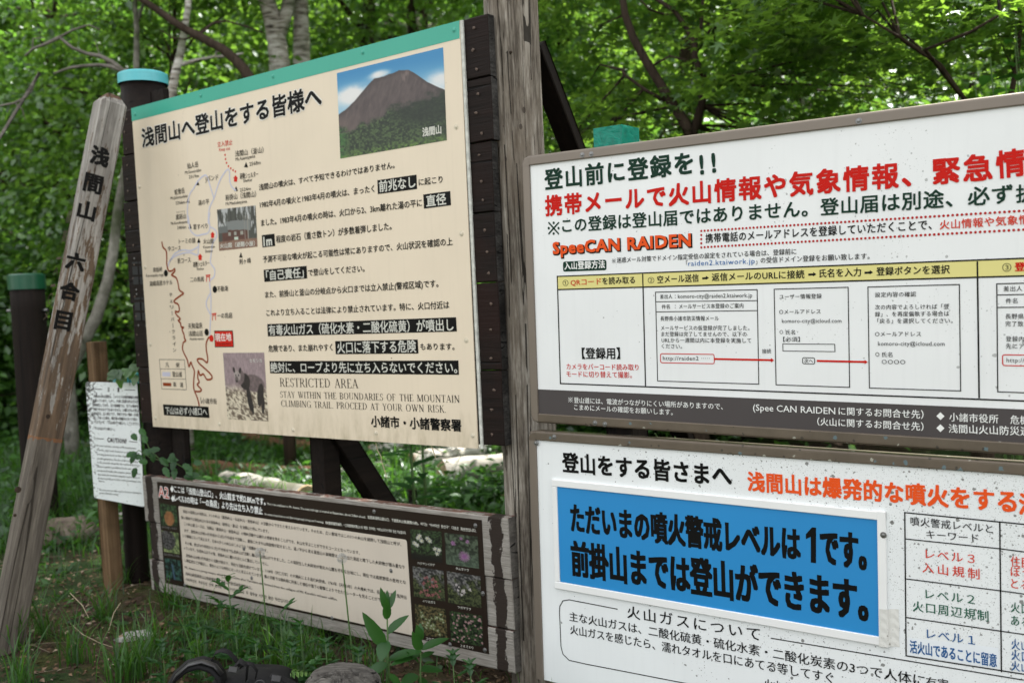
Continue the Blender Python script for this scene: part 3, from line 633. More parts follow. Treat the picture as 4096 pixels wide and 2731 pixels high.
def pic_lodge(s, t):
    c = mixc((176, 178, 178), (70, 72, 66), sstep(.45, .6, fbm(s * 30, t * 5, 5, 4) + .35 * t)); c = mixc(c, (46, 46, 42), .8 * sstep(.6, .66, vn(s * 40, t * 1.2, 8)) * (t < .55))
    roof = (t > .30 + .12 * abs(s - .45)) & (t < .50 + .10 * s) & (s > .2) & (s < .84); c = np.where(roof[..., None], (120, 124, 122), c)
    wall = (t > .50 + .08 * s) & (t < .80) & (s > .1) & (s < .8); c = np.where(wall[..., None], mixc((64, 40, 34), (104, 66, 54), fbm(s * 20, t * 20, 3)), c)
    for x in (.3, .45, .62): c = np.where(((abs(s - x) < .035) & (abs(t - .62) < .045))[..., None], (150, 150, 140), c)
    lean = (t > .42) & (t < .58) & (s < .26); c = np.where(lean[..., None], (98, 102, 100), c); c = np.where(((abs(s - .47) < .055) & (abs(t - .74) < .035))[..., None], (190, 204, 190), c)
    for x in (.70, .78): c = np.where(((abs(s - x) < .010) & (t > .2) & (t < .85))[..., None], (140, 136, 128), c)
    g = sstep(.78, .82, t + .03 * fbm(s * 10, t, 6)); return mixc(c, mixc((110, 78, 66), (150, 124, 104), fbm(s * 30, t * 40, 12)), g)
picture(L, [c1(722, 1448), c1(1024, 1415), c2(924, 238), c2(657, 268)], pic_lodge, 80, 70, label='printed photo of a mountain hut')
tC('offwhite', '火山館（避難小屋）', 665, 250, 907, 232, 34, .015)
def pic_serow(s, t):
    c = mixc((120, 104, 108), (172, 154, 156), fbm(s * 46, t * 22, 5, 4)); c = mixc(c, mixc((96, 84, 72), (214, 204, 182), sstep(.3, .7, fbm(s * 24 - t * 20, t * 30, 15, 4))), sstep(.42, .62, t + .12 * (fbm(s * 6, t * 6, 4) - .5)))
    fur = mixc((82, 72, 72), (128, 112, 112), fbm(s * 26, t * 30, 33)); dk = mixc((30, 27, 28), (58, 50, 48), fbm(s * 26, t * 30, 34))
    def el(cx, cy, rx, ry, a=0): ca, sa = math.cos(a), math.sin(a); X = (s - cx) * ca + (t - cy) * sa; Y = -(s - cx) * sa + (t - cy) * ca; return sstep(1.1, .92, np.sqrt((X / rx) ** 2 + (Y / ry) ** 2) + .12 * (fbm(s * 30, t * 30, 9) - .5))
    for (m, col) in ((el(.70, .45, .26, .125, .12), fur), (el(.50, .43, .12, .12, .8), dk), (el(.40, .37, .085, .11, .5), fur), (el(.58, .68, .055, .18, -.15), dk), (el(.64, .80, .03, .12, -.1), dk), (el(.85, .62, .075, .17, .25), dk), (el(.90, .78, .035, .12, .2), dk),
                     (el(.32, .34, .082, .075), mixc((130, 120, 118), (176, 166, 160), fbm(s * 30, t * 30, 2))), (el(.30, .40, .04, .05), mixc((90, 82, 80), (120, 110, 106), s)), (el(.245, .255, .028, .045, -.3), dk), (el(.395, .265, .028, .045, .3), dk),
                     (el(.285, .335, .014, .014), (22, 20, 20) + 0 * fur), (el(.352, .335, .014, .014), (22, 20, 20) + 0 * fur), (el(.30, .425, .022, .014), (20, 18, 18) + 0 * fur)): c = mixc(c, col, m)
    return c
picture(L, [c2(683, 977), c2(970, 975), c2(1000, 1453), c2(716, 1438)], pic_serow, 90, 130, label='printed photo of a mountain serow in dry grass')
tC('offwhite', 'カモシカ', 870, 1045, 956, 1045, 28, .01)
L.flush()

# two small metal tags screwed to the left ends of the planks
tagm = plain('aluminium_tag', (.42, .43, .43), .5, 0); tagk = ink('tag_print', lin((52, 54, 56)))
for quad in ([(522.5, 1028), (585, 1023), (592, 1165), (532, 1166)], [(532, 1170), (594, 1168), (600, 1310), (541, 1308)]):
    tr = sheet(L, [L.uv(p, -.007) for p in quad], tagm, .002, -.0055, 'metal_tag'); q = [L.uv(p, -.007) for p in quad]
    mb = MB()
    def bil(a, b): return (q[0] * (1 - a) + q[1] * a) * (1 - b) + (q[3] * (1 - a) + q[2] * a) * b
    for a0, a1, b0, b1 in ((.08, .46, .15, .21), (.52, .92, .15, .21), (.08, .44, .28, .52), (.54, .9, .28, .52), (.08, .44, .58, .80), (.54, .9, .58, .80)):
        P = [bil(a0, b0), bil(a0, b1), bil(a1, b1), bil(a1, b0)]; mb.add([(p[0], p[1], -.0050) for p in P], [(0, 1, 2, 3)])
    mb.build('lettering', tagk, tr)
    for a, b in ((.25, .05), (.75, .05), (.25, .95), (.75, .95)):
        o = link('screw', SC['steel'], tr); p = bil(a, b); o.location = (p[0], p[1], -.0055); o.scale = (.6, .6, .8)

# posts that carry the left boards (children of the notice board, in its local frame)
Linv = L.root.matrix_world.inverted()
def loc(p): return Linv @ Vector([float(c) for c in p])
def round_post(name, base, top, r, mat, parent=None, inv=None, seg=20, taper=1.0, wob=.012):
    mb = MB(); n = 9; base = np.array(base, float); top = np.array(top, float); rings = []; vs = []
    ph = [random.uniform(0, 6) for _ in range(4)]
    for i in range(n):
        f_ = i / (n - 1); c = base + (top - base) * f_; rr = r * (1 + (taper - 1) * f_)
        for k in range(seg):
            a = 2 * PI * k / seg; q = rr * (1 + wob * math.sin(3 * a + ph[0] + f_ * 1.2) + wob * math.sin(5 * a + ph[1] - f_ * 2))
            p = c + np.array([q * math.cos(a), q * math.sin(a), 0]); vs.append(p if inv is None else inv(p))
    fs = [(i * seg + k, i * seg + (k + 1) % seg, (i + 1) * seg + (k + 1) % seg, (i + 1) * seg + k) for i in range(n - 1) for k in range(seg)]
    fs += [tuple(range(seg - 1, -1, -1)), tuple((n - 1) * seg + k for k in range(seg))]
    mb.add(vs, fs); o = mb.build(name, mat, parent, True); return o
def cap_ring(name, c, r, h, mat, parent=None, inv=None, seg=44):
    """sheet-metal cap: skirt and very slightly domed lid"""
    mb = MB(); vs = []; prof = [(1.0, -h), (1.012, -h), (1.012, -.006), (1.0, 0), (.9, .006), (0.02, .012)]; inv = inv or (lambda p: p)
    for pr, pz in prof:
        for k in range(seg): a = 2 * PI * k / seg; vs.append(inv(np.array(c) + np.array([r * pr * math.cos(a), r * pr * math.sin(a), pz])))
    fs = [(i * seg + k, i * seg + (k + 1) % seg, (i + 1) * seg + (k + 1) % seg, (i + 1) * seg + k) for i in range(len(prof) - 1) for k in range(seg)]
    fs.append(tuple((len(prof) - 1) * seg + k for k in range(seg))); mb.add(vs, fs); return mb.build(name, mat, parent)
pt = W(571, 300, 5.12); px_, py_ = pt[0], pt[1]
pr_ = round_post('post', (px_ + .03, py_ - .04, -.1), (px_, py_, pt[2] - .01), .112, MT['darkpost'], L.root, loc); cap_ring('cap', (px_, py_, pt[2]), .122, .052, MT['cap'], L.root, loc)
# batten standing beside the round post, square middle post, diagonal braces
def beam(name, p0, p1, w, d, mat, parent=None, inv=None, side=None, bev=.004):
    p0 = np.array(p0, float); p1 = np.array(p1, float); t = p1 - p0; t /= np.linalg.norm(t); side = np.array(side if side is not None else L.u, float)
    a = side - t * (side @ t); a /= np.linalg.norm(a); b = np.cross(t, a); vs = []; prof = []
    for sx, sy in ((-1, -1), (1, -1), (1, 1), (-1, 1)):
        prof += [(sx * (w / 2 - (bev if (sx * sy > 0) else 0)), sy * (d / 2 - (0 if sx * sy > 0 else bev))), (sx * (w / 2 - (0 if sx * sy > 0 else bev)), sy * (d / 2 - (bev if sx * sy > 0 else 0)))]
    for p in (p0, p1):
        for x, y in prof: q = p + a * x + b * y; vs.append(inv(q) if inv else q)
    fs = [(k, (k + 1) % 8, 8 + (k + 1) % 8, 8 + k) for k in range(8)] + [tuple(range(7, -1, -1)), tuple(range(8, 16))]
    return MB().add(vs, fs).build(name, mat, parent)
def lpt(x, y, z): return L.O + L.u * x + L.y * y + L.n * z
b0 = lpt(.14, .075, -.068); beam('batten', lpt(.14, -1.75, -.068), b0, .11, .035, MT['darkpost'], L.root, loc)
ms = L.O + L.u * L.uv((1222, 1600))[0] - L.n * .10; beam('post', (ms[0], ms[1], -.1), (ms[0], ms[1], 2.3), .085, .10, MT['darkpost'], L.root, loc)
back = -L.n
def brace(base, t0, z0, t1, z1, w, d, ty=0, parent=None, inv=None):
    p0 = np.array([base[0] + back[0] * t0, base[1] + back[1] * t0, z0]); p1 = np.array([base[0] + back[0] * t1, base[1] + back[1] * t1, z1])
    return beam('brace', p1, p0, w, d, MT['darkpost'], parent, inv)
bb = L.O + L.u * L.uv((1235, 1600))[0]
brace(bb, .06, 1.05, .86, -.07, .08, .10, parent=L.root, inv=loc)

# =================================================================== A2: low board on the same posts
A = Board('A', *BOARD['A'], 'trail_information_board', 'low wide brown and beige A2 trail information board on weathered grey planks', 'information board')
def greyplank():
    t = NT('flaking_painted_planks'); v = t.coord((1 / 24, 1, 1)); g = t.noise(v, 190, 5, .7, .2); bl = t.noise(t.coord(), 3, 4)
    col = t.ramp(g, [(.25, (.13, .117, .10)), (.5, (.27, .252, .228)), (.75, (.41, .39, .36))]); col = t.mix(t.math('MULTIPLY', t.ramp(bl, [(.5, (0, 0, 0)), (.68, (1, 1, 1))]), .35), col, (.13, .10, .075))
    tx = t.n('TexCoord'); sp = t.n('SeparateXYZ'); t.l(tx.outputs['Object'], sp.inputs[0]); wob = t.noise(t.coord((1, .45, 1)), 17, 6, .8)
    m = None
    for x0, hw in ((-.072, .026), (2.112, .026)):
        d = t.math('ABSOLUTE', t.math('SUBTRACT', sp.outputs['X'], x0)); d = t.math('ADD', d, t.math('MULTIPLY', t.math('SUBTRACT', wob, .5), .10)); k = t.math('LESS_THAN', d, hw); m = k if m is None else t.math('MAXIMUM', m, k)
    # chestnut paint left on the upward faces
    gm = t.n('NewGeometry'); sn = t.n('SeparateXYZ'); t.l(gm.outputs['Normal'], sn.inputs[0]); upf = t.math('GREATER_THAN', sn.outputs['Z'], .7)
    fl = t.math('GREATER_THAN', t.noise(t.coord((.35, 1, 1)), 42, 5, .75), .46); col = t.mix(t.math('MULTIPLY', upf, fl), col, (.11, .058, .045))
    col = t.mix(m, col, (.028, .020, .016)); t.bump(g, .5, .005); return t.done(col, .85, .25)
MT['greyplank'] = greyplank()
MT['greyend'] = wood('grey_end_grain', [(.05, .045, .04), (.12, .11, .10), (.22, .205, .185)], 2, 90, .9, (.01, .01, .01), .9, .8, None, 2)
planks(A, [-.0205, .2125, .4030, .5652], [-.130, -.098, -.120], [2.173, 2.171, 2.166], .045, -.004, MT['greyplank'], MT['greyend'])
abrown = panel_mat('dark_brown_printed_panel', (.020, .013, .010), 0, rough=.3); abeige = panel_mat('beige_printed_field', (.60, .535, .455), .0, (.12, .1, .08), .25, (.25, .2, .15), .3, -.42)
sheet(A, [(628, 1925), (1926.4, 2079), (1956, 2615), (661, 2329)], abrown, .0042, .0005)
P_ = crop(550, 1850, 2.091); Q_ = crop(1300, 1850, 1.78); R_ = crop(700, 1950, 3.136); S_ = crop(1180, 1980, 3.733)
bf = MB(); rp = A.rrect([P_(343, 360), Q_(583, 548), Q_(627, 1228), P_(392, 1013)], .012); bf.add([(p[0], p[1], .0008) for p in rp], [tuple(range(len(rp) - 1, -1, -1))]); bf.build('beige_field', abeige, A.root)
def tP(key, body, a, b, h, bold=.006, mode='c', sc=2.091, **k): A.text(key, body, a, b, h / sc, bold, mode, **k)
tP('logored', 'A2', P_(180, 283), P_(265, 297), 92, .0, 'l', halo=('white', .045))
for x, y in ((290, 218), (297, 297)): A.poly('white', [P_(x - 16, y), P_(x, y - 28), P_(x + 16, y + 2), P_(x, y + 30)])
tP('white', 'ここは「浅間山登山口」、火山館まで約2.8Kmです。', P_(310, 246), P_(1073, 355), 55, .02)
tP('white', 'レベル3の時は「一の鳥居」より先は立ち入り禁止', P_(313, 322), P_(1050, 433), 56, .02)
tP('offwhite', 'This is the trailhead to Mt. Asama. The next trail sign is located at Kazan-kan, about 2.8km ahead.', P_(1085, 350), S_(1060, 341), 19, .014, 'l', res=1)
tP('offwhite', '这里是浅间山登山口，下面是火山馆(避难小房)。여기는  “아사마산  등산구”.  다음은  화산관입니다.', S_(1090, 346), Q_(1078, 495), 46, .014, sc=3.733, res=1)
tP('offwhite', 'No entrance beyond ichi-no-torii (first torii gateway) during Level 3 warnings.', P_(1067, 435), S_(437, 416), 18, .014, 'l', res=1)
tP('offwhite', '噴火警戒等级到3级时，一之鸟居的前方禁止入内  레벨3  경우에는  “이치노도리이”까지  등산 가능합니다.', S_(462, 428), S_(1663, 584), 44, .014, sc=3.733, res=1)
for body, a, b in (('現在の浅間山の地形は、3つの火山（黒斑火山・仏岩火山・前掛火山）の活動からできたと考えられています。そのため、広い意味ではこの3つの火山を総称して浅間山と呼び、', R_(105, 313), S_(1590, 760)),
                   ('狭い意味では現在火口のある前掛火山（前掛山・釜山）を浅間山と呼んでいます。', R_(82, 390), R_(1180, 568)),
                   ('この火山館コースは、浅間山（黒斑火山・前掛火山）の噴火活動や山崩れの痕跡を見ることができ、火山を学ぶことができるコースとなっています。', R_(118, 470), S_(970, 887)),
                   ('まず、黒斑火山が約10万年前から2万5千年前まで活動し、最後に大きな山体崩壊が起きました。湯ノ平から見る黒斑山の崩壊壁は、流れ出た溶岩と降下した火砕物が積み重なり', R_(122, 553), S_(1642, 1100)),
                   ('シマ模様になって見えます。日本の多くの火山はこのような「成層火山」です。', R_(98, 618), R_(1165, 812)),
                   ('その後、約2万4千年前から1万3千年前まで仏岩火山が活動し離山や浅間山ができました。この頃発生した火砕流が南北の山麓を平坦な台地にし、現在では高原野菜の産地とな', R_(130, 710), S_(1660, 1328)),
                   ('っています。仏岩火山はその後、前掛火山に覆われほとんど露出していません。', R_(112, 772), R_(1175, 980)),
                   ('前掛火山は約1万年前から活動が始まり、現在も活動を続けています。1108年（天仁元年）の大噴火による追分火砕流、1783年（天明3年）の大噴火では、吾妻火砕流や鬼押出', R_(143, 866), S_(1670, 1553)),
                   ('し溶岩流などが噴出し、現在のような地形になったと考えられています。賽の河原では噴火時に飛来した噴石や落下の衝撃によりできたクレーターを見ることができます。', R_(122, 926), Q_(477, 1004)),
                   ('浅间山是因黑斑山山体崩塌而汤之平火山开始活动的年轻火山。', R_(135, 1092), R_(972, 1275)),
                   ('아사마산은  쿠로후산  산체  붕괴로  유노다이라가  생긴  후  활동을  시작한  젊은  화산입니다.', R_(140, 1165), R_(1432, 1452))):
    A.text('bodygrey', body, a, b, 40 / 3.136, .012, 'c', res=1, z=.0014)
A.text('bodygrey', "Mt. Asama is a young volcano which became active after Yunotaira was formed from the collapse of Mt. Kurofu's volcanic edifice.", R_(128, 1008), Q_(90, 980), 30 / 3.136, .014, 'l', res=1, z=.0014)
def foliage(s, t, sd, dark, mid, f=26): return mixc(dark, mid, sstep(.3, .72, fbm(s * f, t * f, sd, 4)))
def flowers(sd, pts, col, r, bgd, petals=5, core=(230, 210, 90), corer=.3):
    def fn(s, t):
        c = bgd(s, t)
        for i, p in enumerate(pts):
            k = p[2] if len(p) > 2 else 1; X = s - p[0]; Y = t - p[1]; rr = np.hypot(X, Y) / (r * k); a = np.arctan2(Y, X); m = sstep(1.1, .85, rr / (.72 + .28 * np.cos(petals * a + i * 1.7)))
            c = mixc(c, mixc(tuple(q * .72 for q in col), col, sstep(.2, .8, fbm(s * 50, t * 50, sd + i))), m)
            if core: c = mixc(c, core, m * sstep(corer, corer * .5, rr))
        return c
    return fn
rg = np.random.default_rng(5)
def sca(n, x0, x1, y0, y1): return [(rg.uniform(x0, x1), rg.uniform(y0, y1), rg.uniform(.7, 1.15)) for _ in range(n)]
dk = lambda s, t: foliage(s, t, 3, (14, 18, 12), (70, 104, 52))
rock = lambda s, t: mixc(foliage(s, t, 8, (46, 46, 46), (138, 136, 134), 18), foliage(s, t, 9, (24, 30, 16), (96, 108, 58)), sstep(.45, .6, fbm(s * 4, t * 4, 77) + .35 * (t - .5)))
def p_white(s, t): return mixc(dk(s, t), (26, 22, 18), sstep(.72, .9, t))
def p_thistle(s, t): return mixc(foliage(s, t, 12, (34, 42, 30), (92, 112, 84), 16), (96, 124, 100), .5 * sstep(.3, .9, t))
caps6 = [([(607, 470), (830, 490), (838, 712), (617, 682)], flowers(1, [(.25, .28), (.36, .36), (.12, .46), (.2, .52), (.55, .26), (.62, .34), (.78, .58), (.9, .6), (.84, .72), (.3, .2)], (236, 238, 226), .085, p_white, 6), 'ハクサンイチゲ', (662, 722, 785, 738)),
         ([(852, 497), (1088, 525), (1098, 753), (865, 720)], flowers(2, [(.25, .3, .6), (.5, .13, .4), (.68, .2, .45), (.57, .68, 1.25)], (196, 128, 192), .15, p_thistle, 17, (150, 84, 150), .5), 'タムラソウ', (933, 760, 1026, 774)),
         ([(625, 735), (845, 768), (857, 985), (635, 950)], flowers(3, sca(34, .2, .85, .3, .9), (206, 106, 112), .05, rock, 3, (120, 60, 40)), 'イワカガミ', (698, 992, 788, 1004)),
         ([(868, 770), (1107, 807), (1115, 1032), (880, 995)], flowers(4, sca(11, .25, .75, .38, .7), (238, 226, 222), .05, rock, 3, None), 'ツガザクラ', (948, 1035, 1042, 1051)),
         ([(640, 1003), (860, 1040), (873, 1245), (650, 1220)], flowers(6, sca(26, .2, .95, .2, .95), (138, 158, 88), .075, lambda s, t: foliage(s, t, 6, (24, 30, 16), (130, 112, 62)), 3, (214, 206, 186), .35), 'コケモモ', (722, 1258, 800, 1270)),
         ([(888, 1050), (1118, 1088), (1128, 1308), (898, 1270)], flowers(7, sca(52, .05, .98, .05, .98), (222, 178, 178), .042, dk, 5, (190, 70, 80), .4), 'ミネズオウ', (967, 1310, 1060, 1326))]
for quad, fn, cap_, (x0, y0, x1, y1) in caps6:
    picture(A, [Q_(*p) for p in quad], fn, 56, 52, z=.0011); A.text('offwhite', cap_, Q_(x0, y0), Q_(x1, y1), 20 / 1.78, .004, 'c')
V_ = crop(620, 1900, 3.485)
def p_fall1(s, t): c = foliage(s, t, 14, (22, 30, 20), (70, 120, 62), 14); return mixc(c, mixc((150, 84, 40), (214, 140, 76), fbm(s * 9, t * 9, 4)), sstep(1.0, .7, np.hypot((s - .52) / .33, (t - .66) / .42) + .5 * (fbm(s * 7, t * 7, 6) - .5)))
def p_rock(s, t): c = foliage(s, t, 16, (70, 96, 50), (160, 180, 104), 12); return mixc(c, foliage(s, t, 18, (30, 30, 30), (120, 116, 118), 22), sstep(1.0, .9, np.hypot((s - .32) / .5, (t - .42) / .48)))
def p_fall2(s, t): c = foliage(s, t, 24, (10, 16, 18), (52, 110, 96), 9); return mixc(c, (60, 96, 130), sstep(.09, .02, abs(s - .42 - .12 * t)) * sstep(.2, .3, t))
for quad, fn, cap_, (x0, y0, x1, y1) in (([(70, 387), (300, 430), (320, 712), (92, 695)], p_fall1, '鉄分が沈着した蛇堀川', (100, 732, 310, 760)), ([(95, 765), (328, 803), (345, 1100), (128, 1062)], p_rock, '前掛山噴火時の巨大噴石', (130, 1110, 350, 1142)), ([(135, 1140), (355, 1190), (382, 1475), (160, 1430)], p_fall2, '不動滝', (165, 1465, 215, 1475))):
    picture(A, [V_(*p) for p in quad], fn, 36, 44, z=.0011); A.text('faint', cap_, V_(x0, y0), V_(x1, y1), 28 / 3.485, .0, 'c', res=1)
A.flush()
screws(A, 'steel', [Q_(348, 347), Q_(1070, 447), Q_(1123, 930), Q_(1137, 1333), Q_(888, 1293), Q_(470, 768), Q_(50, 1105), P_(890, 720), P_(955, 963), P_(395, 1022)], .001)

# =================================================================== RIGHT BOARDS
U = Board('U', *BOARD['U'], 'registration_signboard', 'upper white registration signboard in a bronze metal frame', 'signboard')
B = Board('B', *BOARD['B'], 'volcano_warning_signboard', 'lower dirt-speckled white signboard with the blue alert level plate', 'signboard')
def frame_side(bd, name, pts_out, pts_in, horiz, th_back=.034, lip=.007, mat=None):
    """one extruded side of an aluminium frame: rounded outer edge, flat face, small step down to the sheet. pts: (x0,y0)->(x1,y1) of outer and inner edge"""
    o0, o1 = np.array(pts_out[0]), np.array(pts_out[1]); i0, i1 = np.array(pts_in[0]), np.array(pts_in[1]); mb = MB(); vs = []
    prof = [(0, -th_back), (0, .001), (.06, .0045), (.16, .0068), (.30, lip), (.90, lip), (.97, lip - .001), (1.0, .0008)]
    for o_, i_ in ((o0, i0), (o1, i1)):
        for f_, z in prof: p = o_ + (i_ - o_) * f_; vs.append((p[0], p[1], z))
    n = len(prof); fs = [(k, k + 1, n + k + 1, n + k) for k in range(n - 1)] + [tuple(range(n)), tuple(range(2 * n - 1, n - 1, -1))]
    return mb.add(vs, fs).build(name, mat or MT['frame'], bd.root)
def corner(bd, c, r, q, mat):
    """rounded corner piece, quarter disc of radius r about c (q = start angle)"""
    mb = MB(); vs = [(c[0], c[1], .0076)]; n = 8
    prof = [(1.0, -.034), (1.0, .0016), (.94, .0052), (.84, .0076)]
    for pr, z in prof:
        for k in range(n + 1): a = math.radians(q + 90 * k / n); vs.append((c[0] + r * pr * math.cos(a), c[1] + r * pr * math.sin(a), z))
    fs = [(1 + i * (n + 1) + k, 1 + i * (n + 1) + k + 1, 1 + (i + 1) * (n + 1) + k + 1, 1 + (i + 1) * (n + 1) + k) for i in range(3) for k in range(n)] + [(0, 1 + 3 * (n + 1) + k, 1 + 3 * (n + 1) + k + 1) for k in range(n)]
    return mb.add(vs, fs).build('corner_piece', mat, bd.root)
def dirty_frame():
    t = NT('lichen_spotted_frame'); v = t.coord(); base = (.125, .10, .075)
    col = t.ramp(t.noise(v, 6, 5, .7), [(.3, tuple(x * .8 for x in base)), (.7, tuple(x * 1.15 for x in base))])
    for sc, c_, seed in ((38, (.04, .035, .03), 0), (30, (.42, .42, .36), 5), (26, (.12, .19, .22), 9)):
        tx = t.n('TexCoord'); mp = t.n('Mapping'); mp.inputs['Location'].default_value = (seed, seed, 0); t.l(tx.outputs['Object'], mp.inputs['Vector']); vo = t.n('TexVoronoi'); vo.inputs['Scale'].default_value = sc; t.l(mp.outputs[0], vo.inputs['Vector'])
        d = t.math('ADD', vo.outputs['Distance'], t.math('MULTIPLY', t.noise(mp.outputs[0], 120, 3), .35)); s_ = t.n('SeparateColor'); t.l(vo.outputs['Color'], s_.inputs[0])
        m = t.math('MULTIPLY', t.math('LESS_THAN', d, .33), t.math('LESS_THAN', s_.outputs[1], .42)); m = t.math('MULTIPLY', m, .8); col = t.mix(m, col, c_)
    return t.done(col, .38, .5, .25)
MT['dirtyframe'] = dirty_frame()
XR = 2.35
uw = panel_mat('white_enamel_sheet', (.80, .82, .83), .10, (.36, .37, .37), 0, rough=.22, seed=3, speckgrad=.05)
bw = panel_mat('speckled_white_sheet', (.78, .81, .82), .15, (.11, .11, .10), .35, (.34, .33, .28), .3, -2.0, seed=8, speckgrad=.24)
def framed(bd, x0, y_top, y_bot, fw_, white, fmat_top, fmat, xr=XR, top_only=False, ylow=None):
    mb = MB(); mb.box(x0 + fw_ * .97, xr - fw_ * .9, y_bot + fw_ * .97 if not top_only else y_bot, y_top - fw_ * .97, -.003, 0); mb.build('panel', white, bd.root)
    bk = MB(); bk.box(x0 + .004, xr - .004, (y_bot + .004) if not top_only else y_bot + .002, y_top - .004, -.030, -.0035); bk.build('backing', MT['frame'], bd.root)
    r = fw_ * 1.0
    frame_side(bd, 'frame_rail', ((x0 + r, y_top), (xr - r, y_top)), ((x0 + r, y_top - fw_), (xr - r, y_top - fw_)), True, mat=fmat_top)
    frame_side(bd, 'frame_stile', ((x0, y_bot + (r if not top_only else 0)), (x0, y_top - r)), ((x0 + fw_, y_bot + (r if not top_only else 0)), (x0 + fw_, y_top - r)), False, mat=fmat)
    frame_side(bd, 'frame_stile', ((xr, y_top - r), (xr, y_bot + r)), ((xr - fw_, y_top - r), (xr - fw_, y_bot + r)), False, mat=fmat)
    corner(bd, (x0 + r, y_top - r), r, 90, fmat_top); corner(bd, (xr - r, y_top - r), r, 0, fmat_top); corner(bd, (xr - r, y_bot + r), r, 270, fmat)
    if not top_only:
        frame_side(bd, 'frame_rail', ((xr - r, y_bot), (x0 + r, y_bot)), ((xr - r, y_bot + fw_), (x0 + r, y_bot + fw_)), True, mat=fmat_top if bd is B else MT['dirtyframe']); corner(bd, (x0 + r, y_bot + r), r, 180, fmat)
framed(U, -.0300, .0345, -.8945, .0335, uw, MT['frame'], MT['frame'])
framed(B, -.0250, .0325, -.8560, .0335, bw, MT['dirtyframe'], MT['frame'], top_only=True)
c6 = crop(2080, 350, 2.091); c7 = crop(3000, 300, 1.96); c8 = crop(2080, 1000, 1.96); c9 = crop(3000, 1000, 1.96)
sc_ = {id(c6): 2.091, id(c7): 1.96, id(c8): 1.96, id(c9): 1.96}
def tU(key, body, C, x0, y0, x1, y1, h, bold=.008, mode='c', sp=1.0, C2=None, **kw):
    U.text(key, body, C(x0, y0), (C2 or C)(x1, y1), h / sc_[id(C)], bold, mode, sp, **kw)
tU('green', '登山前に登録を', c6, 213, 858, 1447, 722, 165, .027, sp=1.14); tU('green', '!!', c6, 1515, 724, 1637, 705, 160, .03, 'l', sp=1.6)
tU('red', '携帯メールで火山情報や気象情報、緊急', c6, 218, 1075, 1897, 822, 162, .028, sp=1.14, C2=c7); tU('red', '情報', c7, 1940, 812, 2420, 754, 205, .028, sp=1.14)
def kome(C, x, y, r, key, w):
    for a in (45, 135): dx, dy = r * math.cos(math.radians(a)), r * math.sin(math.radians(a)) * 1.12; U.line(key, [C(x - dx, y - dy), C(x + dx, y + dy)], w, .0013)
    for dx, dy in ((0, -.72), (0, .72), (-.66, 0), (.66, 0)): U.disc(key, C(x + dx * r, y + dy * r), w * .85)
kome(c6, 283, 1177, 62, 'green', .0055); kome(c6, 786, 1450, 20, 'black', .0014); kome(c8, 397, 1172, 22, 'white', .0016)
tU('green', 'この登録は登山届ではありません。登山届は別途、必ず', c6, 357, 1215, 2058, 1004, 116, .019, sp=1.05, C2=c7); tU('green', '提出', c7, 2088, 1003, 2420, 982, 135, .019, sp=1.05)
tU('orange', 'SpeeCAN RAIDEN', c6, 280, 1390, 1428, 1325, 98, .034, 'l', sp=1.08, halo=('black', .066, (.05, -.05)), z=.0018)
tU('black', '携帯電話のメールアドレスを登録していただくことで、', c6, 1555, 1300, 1425, 1212, 74, .014, sp=1.06, C2=c7)
tU('softred', '火山情報や気象情報', c7, 1490, 1212, 2290, 1162, 70, .014, sp=1.06)
tU('black', '迷惑メール対策でドメイン指定受信の設定をされている場合は、登録前に', c6, 812, 1467, 365, 1406, 44, .010, sp=1.04, C2=c7)
tU('black', '「', c6, 1392, 1497, 1406, 1496, 48, .0); tU('blue', 'raiden2.ktaiwork.jp', c6, 1408, 1493, 1965, 1471, 44, -.004, 'l', sp=1.1); tU('black', '」', c6, 1972, 1480, 1986, 1479, 48, .0)
tU('black', 'の受信ドメイン登録をお願い致します。', c7, 85, 1476, 938, 1444, 46, .010, sp=1.04)
q_ = U.rrect([c6(360, 1457), c6(723, 1440), c6(725, 1527), c6(362, 1541)], .008); U.poly('green', q_, .0008, local=True); tU('white', '入山登録方法', c6, 375, 1524, 712, 1510, 62, .02, sp=1.04)
# dotted frame of red dots
a0 = U.uv(c6(1517, 1200)); a1 = U.uv(c6(1517, 1337)); b0_ = U.uv(c7(2148, 1065)); b1_ = U.uv(c7(2148, 1212)); dr = (b0_ - a0); step = .0114; dr_ = dr / np.linalg.norm(dr); db_ = (b1_ - a1) / np.linalg.norm(b1_ - a1)
for k in range(int((2.28 - a0[0]) / step)): U.disc('dred', a0 + dr_ * step * k, .0036, seg=8, local=True); U.disc('dred', a1 + db_ * step * k, .0036, seg=8, local=True)
nn = int(np.linalg.norm(a1 - a0) / step)
for k in range(1, nn): U.disc('dred', a0 + (a1 - a0) * k / nn, .0036, seg=8, local=True)
# table
tl, tr_, br_, bl_ = U.uv(c8(293, 207)), U.uv(c9(2148, 65)), U.uv(c9(2148, 1182)), U.uv(c8(318, 1045)); XE = 2.27
def ext(a, b): d = (b - a) / (b - a)[0]; return a + d * (XE - a[0])
h0, h1 = U.uv(c8(298, 310)), U.uv(c9(2148, 203))
U.poly('yellow', [tl, ext(tl, tr_), ext(h0, h1), h0], .0006, local=True)
LW = .0042
U.line('black', [tl, ext(tl, tr_), ext(bl_, br_), bl_], LW, .0011, closed=True, local=True); U.line('black', [h0, ext(h0, h1)], LW, .0011, local=True)
U.line('black', [c8(963, 187), c8(985, 1065)], LW, .0012); U.line('black', [c9(1783, 88), c9(1797, 1160)], LW, .0012)
tU('black', '①', c8, 338, 283, 382, 280, 50, .0); tU('red', 'QRコード', c8, 400, 281, 638, 271, 52, .010); tU('black', 'を読み取る', c8, 648, 270, 903, 262, 54, .012)
